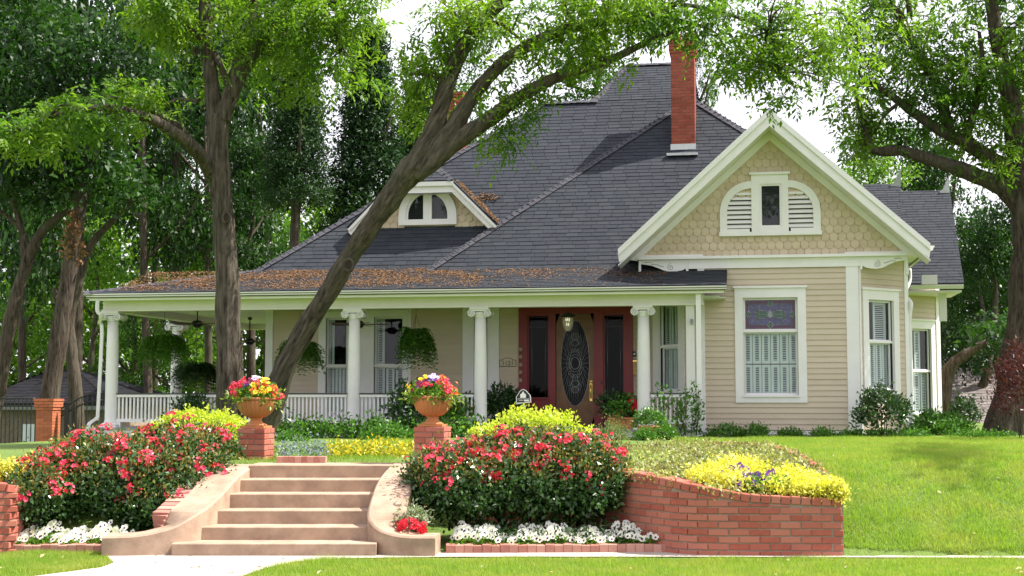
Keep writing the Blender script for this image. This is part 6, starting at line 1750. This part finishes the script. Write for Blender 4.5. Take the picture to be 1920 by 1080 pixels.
MB().fbox(FD, ax_-.05, ax_+.05, z-.06, z+.06, .03, .07).build('housing', BLACK, o); MB().fbox(FD, ax_-.02, ax_+.02, z-.02, z+.02, .071, .078).build('button', LEAD, o)
ax_, z = P(1297, 603, YC-.1).x, P(1297, 603, YC-.1).z
o = empty('wall_hook', (ax_, YC-.1, z), 'small grey fixture on the white porch end post', 'fixture')
MB().box(ax_-.03, ax_+.03, YC-.14, YC-.082, z-.06, z+.05).tube([(ax_, YC-.14, z+.02), (ax_, YC-.2, z+.04), (ax_, YC-.2, z-.02)], .012, 6).build('bracket', LEAD, o)

YS = 21.0; FSg = Fr((0, YS), (1, -.10))
SGN = mat('sign_blue_black', (.018, .02, .035), rough=.5); SWH = mat('sign_white', (.8, .8, .78), rough=.5)
A_ = lambda x, y: FSg.at(x, y)
ol = [A_(968, 758), A_(996, 754.5), A_(994.5, 741), A_(989, 735), A_(986, 731.5), A_(980, 729.5), A_(975, 732.5), A_(972.5, 737), A_(967.5, 744)]
o = empty('yard_sign', FSg.pt(A_(982, 758)[0], gz1(*FSg.pt(A_(982, 758)[0], 0)[:2]), 0), 'small black arched yard sign with a white border above the yellow shrub', 'sign')
MB().fprism(FSg, ol, -.012, 0).build('board', SWH, o)
mc = (sum(p[0] for p in ol)/9, sum(p[1] for p in ol)/9)
MB().fprism(FSg, [(mc[0]+(p[0]-mc[0])*.88, mc[1]+(p[1]-mc[1])*.88) for p in ol], .001, .004).build('face', SGN, o)
ec = A_(981, 740.5); k = .045
MB().fprism(FSg, [(ec[0]-k, ec[1]-k), (ec[0]+k, ec[1]-k), (ec[0]+k, ec[1]+k*.3), (ec[0]+k*.55, ec[1]+k*.4), (ec[0], ec[1]+k*1.3), (ec[0]-k*.55, ec[1]+k*.4), (ec[0]-k, ec[1]+k*.3)], .005, .008).build('house_emblem', SWH, o)
mb = MB()
for yy, x0, x1 in ((748, 971, 993), (751, 973, 982), (755, 971, 992)):
    x = x0
    while x < x1:
        p = A_(x, yy); q = A_(min(x+1.6, x1), yy); mb.fbox(FSg, p[0], q[0], p[1]-.004, p[1]+.004, .005, .007); x += 2.2
p, q = A_(983, 752.5), A_(992, 749.5); mb.fbox(FSg, p[0], q[0], p[1], q[1], .005, .007)
mb.build('print', SWH, o)
pa = FSg.pt(A_(983, 757)[0], 0, -.02)
MB().tube([(pa[0], pa[1], gz1(pa[0], pa[1])-.05), (pa[0]-.01, pa[1], A_(983, 757)[1]+.06)], .008, 6).build('stake', SWH, o)

# pots
def pot(name, label, px, py, Y, R0, H, m, zb=None, box_=False):
    c = P(px, py, Y)
    if zb is None: zb = c.z
    o = empty(name, (c.x, Y, zb), label, 'plant pot')
    if box_: MB().hexa([(c.x+sx*R0*(.82 if z == 0 else 1), Y+sy*R0*.7*(.82 if z == 0 else 1), zb+z*H) for z in (0, 1) for sy in (-1, 1) for sx in (-1, 1)]).box(c.x-R0*1.06, c.x+R0*1.06, Y-R0*.76, Y+R0*.76, zb+H*.86, zb+H*1.001).build('pot', m, o)
    else: MB().lathe([(R0*.55, 0), (R0*.75, H*.12), (R0*.95, H*.5), (R0, H*.85), (R0*1.07, H*.86), (R0*1.07, H), (R0*.95, H), (R0*.93, H*.9), (.02, H*.89)], (c.x, Y, zb), 26).build('pot', m, o)
    return o, Vector((c.x, Y, zb+H))
GER = [cluster_mesh('flower_head', [F_RED], 10, .05, .03)]
def geranium(o, top, r, heads, n=90):
    p, d = mound(tuple(top+Vector((0, 0, r*.45))), (r, r*.8, r*.75), n, -.5); leafy('foliage', SHRUB, p, d, 9, .05, .07, .06, o)
    for x, y in heads:
        q = P(x, y, top.y-.12); link('flower_head', GER[0], o, M=Matrix.Translation(q) @ facing((0, -1, .4), .2) @ Matrix.Scale(random.uniform(.9, 1.3), 4))
o, top = pot('planter_box', 'terracotta planter box of red geraniums beside the door', 1167, 803, 28.75, .27, .24, TERRA, ZF, True)
geranium(o, top, .32, [(1164, 771), (1190, 756), (1206, 748), (1213, 752), (1183, 754), (1201, 762), (1195, 768), (1210, 758), (1158, 782), (1186, 766)])
p, d = mound(tuple(P(1148, 762, 28.9)), (.30, .25, .24), 70, -.4); leafy('fern_foliage', SHRUBD, p, d, 10, .06, .10, .03, o)
o, top = pot('plant_pot', 'white pot of red geraniums by the third porch column', 884, 803, 28.75, .22, .26, WHITE, ZF)
geranium(o, top, .32, [(866, 769), (886, 767), (890, 758), (901, 756), (904, 771), (872, 778), (906, 777), (862, 763), (897, 763)])
o, top = pot('plant_pot', 'terracotta pot with a green plant behind the right urn', 842, 806, 28.3, .15, .18, TERRA, ZF-.04)
p, d = mound(tuple(top+Vector((0, 0, .16))), (.28, .24, .22), 70, -.5); leafy('foliage', SHRUB, p, d, 9, .05, .09, .04, o)
o, top = pot('plant_pot', 'dark pot with a bushy fern left of the red door', 940, 803, 29.4, .22, .22, BLACK, ZF)
p, d = mound(tuple(top+Vector((0, 0, .22))), (.40, .34, .36), 130, -.4); leafy('fern_foliage', SHRUBD, p, d, 12, .06, .13, .035, o, 1.0, .1)
c = P(1218, 800, 27.0); R0 = .235
o = empty('bowl_planter', c, 'round bottomed terracotta bowl of trailing green plants right of the porch steps', 'plant pot')
MB().lathe([(R0*.12, -.24), (R0*.5, -.21), (R0*.82, -.13), (R0*.98, -.03), (R0*1.03, .0), (R0*1.0, .02), (R0*.9, .02), (.02, .01)], c, 26).build('bowl', TERRA, o)
mb = MB(); zg2 = gz1(c.x, c.y); mb.lathe([(.16, zg2-c.z), (.15, -.25), (.10, -.235)], c, 18); mb.build('stand', mat('stone_stand', (.45, .43, .40), rough=.8), o)
p, d = mound((c.x, c.y, c.z+.06), (.30, .27, .22), 120, -.3); leafy('foliage', SHRUB, p, d, 10, .05, .06, .028, o, .8, 0)
place_flowers(o, [cluster_mesh('flower', [F_LAV], 4, .03, .014)], p[:10], d[:10], 'flower')

# ------------------------------------------------------------------ iron fence, gate pillar, gate
YFn = 34.0
def iron(name, label, x0, x1, ytop, ybot, cat, arch=0, gap=7.6):
    a, b2 = P(x0, ytop, YFn), P(x1, ytop, YFn); zb3 = P(x0, ybot, YFn).z-.25; zt = a.z
    o = empty(name, (a.x, YFn, zb3), label, cat)
    n = max(2, int((x1-x0)/gap))
    def top(u): return zt+arch*math.sin(u*math.pi*.5)
    for i in range(n+1):
        u = i/n; x = a.x+(b2.x-a.x)*u
        MB().box(x-.010, x+.010, YFn-.010, YFn+.010, zb3, top(u)).build('bar', BLACK, o)
    for dz in (0, -.20):
        MB().tube([(a.x+(b2.x-a.x)*u, YFn-.02, top(u)+dz) for u in np.linspace(0, 1, 12)], .020, 6).build('rail', BLACK, o)
    MB().box(a.x, b2.x, YFn-.02, YFn+.02, zb3+.12, zb3+.16).build('rail', BLACK, o)
    return o, a, b2, top
iron('iron_fence', 'black iron bar fence running left from the brick gate pillar', -120, 67, 747, 848, 'fence')
og, a, b2, top = iron('iron_gate', 'black arched iron gate between the brick gate pillar and the porch', 115, 192, 766, 860, 'gate', .42, 9)
for u in (.2, .4, .6, .8):
    x = a.x+(b2.x-a.x)*u; z = top(u)-.10
    MB().tube([(x+.075*math.cos(q), YFn-.02, z+.075*math.sin(q)) for q in np.linspace(0, 6.28, 15)], .008, 5, cap=False).build('ring', BLACK, og)
xp = P(127, 766, YFn).x; MB().box(xp-.06, xp+.06, YFn-.06, YFn+.06, -.2, P(127, 762, YFn).z+.05).build('gate_post', BLACK, og)
a, b2 = P(68, 747, 33.7), P(99, 747, 33.7); w_ = b2.x-a.x; zt = a.z
o = empty('gate_pillar', ((a.x+b2.x)/2, 33.7+w_/2, .2), 'orange red brick gate pillar with a corbelled cap at the iron fence', 'brick pillar')
cx, cy = (a.x+b2.x)/2, 33.7+w_/2
MB().box(cx-w_/2+.01, cx+w_/2-.01, cy-w_/2+.01, cy+w_/2-.01, -.2, zt-.01).build('mortar_core', MORTAR, o)
m = MB(); z = zt-.075; r = 0
while z > -.1:
    g = .055 if r < 1 else (.04 if r < 3 else (.02 if r == 3 else 0))
    hw_ = w_/2+g
    for q in range(4):
        n = 2; s_ = -hw_
        cuts = [-hw_, 0, hw_] if r % 2 else [-hw_, -hw_*.5, hw_*.5, hw_]
        for i in range(len(cuts)-1):
            Mq = Matrix.Translation((cx, cy, z)) @ Matrix.Rotation(q*math.pi/2, 4, 'Z'); t_ = .001*(q % 2)
            m.add([tuple(Mq @ Vector(v)) for v in [(aa, yy, zz) for zz in (0, .066) for yy in (-hw_+t_, -hw_+.10) for aa in (cuts[i]+.004, cuts[i+1]-.004)]], [(0,2,3,1),(4,5,7,6),(0,1,5,4),(2,6,7,3),(0,4,6,2),(1,3,7,5)])
    z -= .075; r += 1
bo = m.build('bricks', OBRICK, o); bo['kind'] = 'stuff'

# ------------------------------------------------------------------ neighbouring garage and outbuilding
Yg2 = 43.0
e0, e1 = P(-60, 756, Yg2), P(215, 756, Yg2); apx = P(118, 692, Yg2+3)
g = empty('garage', ((e0.x+e1.x)/2, Yg2+3, gz1(e0.x, Yg2)), 'low brick garage with a dark hipped roof behind the iron fence', 'garage')
GB = mat('garage_brick', (.20, .165, .12), (.15, .12, .09), .9, 6)
zb3 = -1.2; zt = e0.z
FGa = Fr((0, Yg2+.4))
m = MB()
z = zb3; r = 0
while z < zt-.05:
    x = e0.x+.4-(.15 if r % 2 else 0)
    while x < e1.x-.4: m.box(x, x+.29, Yg2+.37, Yg2+.40, z, z+.09); x += .30
    z += .10; r += 1
bo = m.build('wall_bricks', GB, g); bo['kind'] = 'stuff'
MB().box(e0.x+.4, e1.x-.4, Yg2+.401, Yg2+6, zb3, zt).build('wall', MORTAR, g)
MB().box(e0.x+.05, e1.x-.05, Yg2-.02, Yg2+.03, zt-.22, zt-.0).box(e0.x+.05, e1.x-.05, Yg2+.03, Yg2+.39, zt-.20, zt-.17).build('fascia', mat('grey_trim', (.16, .17, .16), rough=.6), g)
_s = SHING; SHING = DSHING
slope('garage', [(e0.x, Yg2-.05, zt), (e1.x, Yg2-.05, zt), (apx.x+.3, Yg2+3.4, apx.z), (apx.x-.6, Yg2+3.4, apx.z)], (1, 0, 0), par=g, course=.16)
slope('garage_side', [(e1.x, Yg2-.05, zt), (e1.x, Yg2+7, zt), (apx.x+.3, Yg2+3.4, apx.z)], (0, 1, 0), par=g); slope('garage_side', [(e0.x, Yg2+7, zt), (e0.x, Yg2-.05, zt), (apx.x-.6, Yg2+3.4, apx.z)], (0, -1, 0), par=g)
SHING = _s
GW = mat('garage_window_white', (.62, .68, .70), rough=.5)
for x0, x1, y0, y1, pane in ((45, 66, 795, 842, False), (158, 180, 800, 850, True)):
    a0, zz1 = FGa.at(x0, y0); a1, zz0 = FGa.at(x1, y1)
    wv2 = MB().fbox(FGa, a0, a1, zz0, zz1, .04, .09).build('window', GW, g)
    k = .10
    MB().fbox(FGa, a0+k, a1-k, zz0+k, zz1-k, .092, .097).build('pane', DARK if pane else GW, wv2)
    MB().fbox(FGa, (a0+a1)/2-.03, (a0+a1)/2+.03, zz0+k, zz1-k, .098, .11).build('mullion', GW, wv2)
a0, zz1 = FGa.at(146, 785); a1, zz0 = FGa.at(153, 850)
MB().fbox(FGa, a0, a1, zb3, zz1+.6, .04, .08).build('corner_board', GW, g)
Yo = 45.0
o = empty('outbuilding', (P(1820, 800, Yo).x, Yo+3, gz1(P(1820, 800, Yo).x, Yo)), 'outbuilding under a low sweeping grey shingled roof behind the rear wing', 'outbuilding')
SH2 = mat('grey_brown_shingle', (.17, .145, .14), (.13, .11, .108), .9, 1.5, rnd=(.22, .19, .18))
_s = SHING; SHING = SH2
zo0, zo1 = P(1800, 800, Yo).z, P(1800, 669, Yo+3.6).z
slope('outbuilding', [(P(1640, 800, Yo).x, Yo, zo0), (P(1885, 800, Yo).x, Yo, zo0), (P(1874, 735, Yo+1.8).x, Yo+1.8, (zo0+zo1)/2), (P(1858, 669, Yo+3.6).x, Yo+3.6, zo1), (P(1640, 669, Yo+3.6).x, Yo+3.6, zo1)], (1, 0, 0), par=o, course=.16)
SHING = _s
MB().box(P(1640, 800, Yo).x+.3, P(1875, 800, Yo).x, Yo+.3, Yo+3.4, -1, zo0+.05).box(P(1640, 800, Yo).x+.3, P(1862, 669, Yo+3.5).x, Yo+2.2, Yo+6, zo0, zo0+1.2).build('wall', mat('outbuilding_wall', (.30, .29, .27), rough=.8), o)

# ------------------------------------------------------------------ litter, grass
def scatter_slope(n, pt, L, W, m, label):
    C = np.array([pt() for _ in range(n)]); D = rng.normal(size=C.shape)*np.array([1, 1, .25]); N = np.tile([0, -.4, 1.], (n, 1))+rng.normal(size=C.shape)*.3
    V, F = leaves(C, D, N, L*rng.uniform(.6, 1.3, (n, 1)), W)
    tag(link('fallen_leaves', np_mesh('fallen_leaves', V, F, m)), label, 'leaf litter', kind='stuff')
def sk():
    y = 28.0+1.95*random.random()**.8; x = random.uniform(XeL+.6, -1.6)
    if random.random() > (.25+.75*math.sin(x*1.3+1.5*math.sin(y*2.3+x*.7))**2)*(1.0 if x < -5.5 else (.5 if y > 28.9 else .12)): return sk()
    return (x, y, skirt_z(y)+.03)
scatter_slope(13500, sk, .055, .02, LITTER, 'brown fallen leaves and catkins littering the low porch roof')
def dk():
    t = random.random(); a = FDr.at(850, 338); x = a[0]+(dr[0]-a[0])*t+random.random()**2*.12*(1+t*.3); y = YDm-.3+random.random()*.5
    z = ztp-(x-dtr[0])*kd; return (x, y, max(z, 0)+.05+random.random()*.04) if random.random() < .5 else (x+.02, y+.1, z+.07)
scatter_slope(900, dk, .06, .022, LITTER, 'brown leaf litter caught along the dormer roof edge')
_p = P(914, 364, 31.9)
scatter_slope(120, lambda: (_p.x+random.gauss(0, .12), 0, 0) and (lambda q: (q[0], q[1], zA+(q[1]-YA)*kA+.04))((_p.x+random.gauss(0, .14), 31.75+random.gauss(0, .06))), .085, .03, LITTER, 'small tuft of brown litter on the main roof slope')

from mathutils.geometry import intersect_point_tri_2d
def in_poly(x, y, poly):
    c = np.zeros(x.shape, bool); n = len(poly)
    for i in range(n):
        (x0, y0), (x1, y1) = poly[i], poly[(i+1) % n]
        hit = ((y0 > y) != (y1 > y)) & (x < (x1-x0)*(y-y0)/(y1-y0+1e-12)+x0); c ^= hit
    return c
def uv(u, v): return u*_Rv[0]-v*math.sin(PSI), u*_Rv[1]+v*math.cos(PSI)
def blades(n, u0, u1, v0, v1, hgt=0, wd_=0, dens=None):
    u = rng.uniform(u0, u1, n); v = v0+(v1-v0)*rng.uniform(0, 1, n)
    if dens is not None: v = v0+(v1-v0)*rng.uniform(0, 1, n)**dens
    x, y = uv(u, v)
    return x, y
def grass(name, label, xy, h, wd_):
    x, y = xy; k = ~in_poly(x, y, WALK)
    xb = np.interp(vdep(x, y), BEDX_V, BEDX); v = vdep(x, y)
    k &= ~((v > 14.68) & (x < xb+.02) & (v < 23) & (x > -6.75)) & ~((v > 15.0) & (x < -6.75) & (v < 17))
    x, y = x[k], y[k]; n = len(x); z = gz(x, y)
    a = rng.uniform(0, 6.28, n); hh = h*rng.uniform(.4, 1.3, n)*(1+.35*np.sin(x*5.1+1.7*np.sin(y*3.3))*np.sin(y*4.3+x)); le = rng.normal(size=(n, 2))*.45
    V = np.stack([np.stack([x-np.cos(a)*wd_, y-np.sin(a)*wd_, z-.004], 1), np.stack([x+np.cos(a)*wd_, y+np.sin(a)*wd_, z-.004], 1), np.stack([x+le[:, 0]*hh, y+le[:, 1]*hh, z+hh], 1)], 1).reshape(-1, 3)
    tag(link(name, np_mesh(name, V, np.arange(3*n).reshape(-1, 3), GRASSM)), label, 'grass', kind='stuff')
grass('grass', 'sunlit grass of the verge along the foot of the picture', blades(175000, -6.0, 6.4, 12.3, 14.46), .048, .0035)
grass('grass', 'wedge of grass left of the concrete path', blades(52000, -6.2, -4.15, 13.4, 15.0), .045, .0035)
grass('grass', 'bright green grass of the sloping lawn on the right', blades(260000, 3.0, 9.5, 14.64, 26.5, .05, .004, 1.35), .06, .0045)
x, y = blades(60000, -9.0, -3.0, 26.0, 35.0, .05, .004); kk = x < -13.4
grass('grass', 'shaded grass of the side lawn before the iron fence', (x[kk], y[kk]), .06, .008)
x, y = blades(30000, -4.5, -1.5, 17.3, 26.0, .05, .004); kk = x < 4
def grass2():
    z = gz(x, y)
    k = (x > -7.5) & (x < -3.4); xx, yy = x[k], y[k]; n = len(xx); a = rng.uniform(0, 6.28, n); hh = .05*rng.uniform(.5, 1.2, n); wd_ = .005; zz = z[k]
    V = np.stack([np.stack([xx-np.cos(a)*wd_, yy-np.sin(a)*wd_, zz], 1), np.stack([xx+np.cos(a)*wd_, yy+np.sin(a)*wd_, zz], 1), np.stack([xx+rng.normal(size=n)*.02, yy, zz+hh], 1)], 1).reshape(-1, 3)
    tag(link('grass', np_mesh('grass', V, np.arange(3*n).reshape(-1, 3), GRASSM)), 'strip of grass between the top step and the flower beds', 'grass', kind='stuff')
grass2()

def yard():
    if random.random() < .45: q = uv(random.uniform(-6, 6), random.uniform(12.5, 14.5))
    else: q = uv(random.uniform(1.8, 9), random.uniform(15, 22))
    return (q[0], q[1], gz1(*q)+.035)
scatter_slope(70, yard, .07, .035, leafmat('dry_yard_leaf', (.42, .30, .14), (.55, .50, .34), .2), 'a few dry leaves lying on the lawn')
def pathleaf(): q = G(random.uniform(150, 640), random.uniform(1042, 1075), .016); return (q.x, q.y, .02)
scatter_slope(26, pathleaf, .05, .022, LITTER, 'dry leaves and twigs lying on the concrete path')
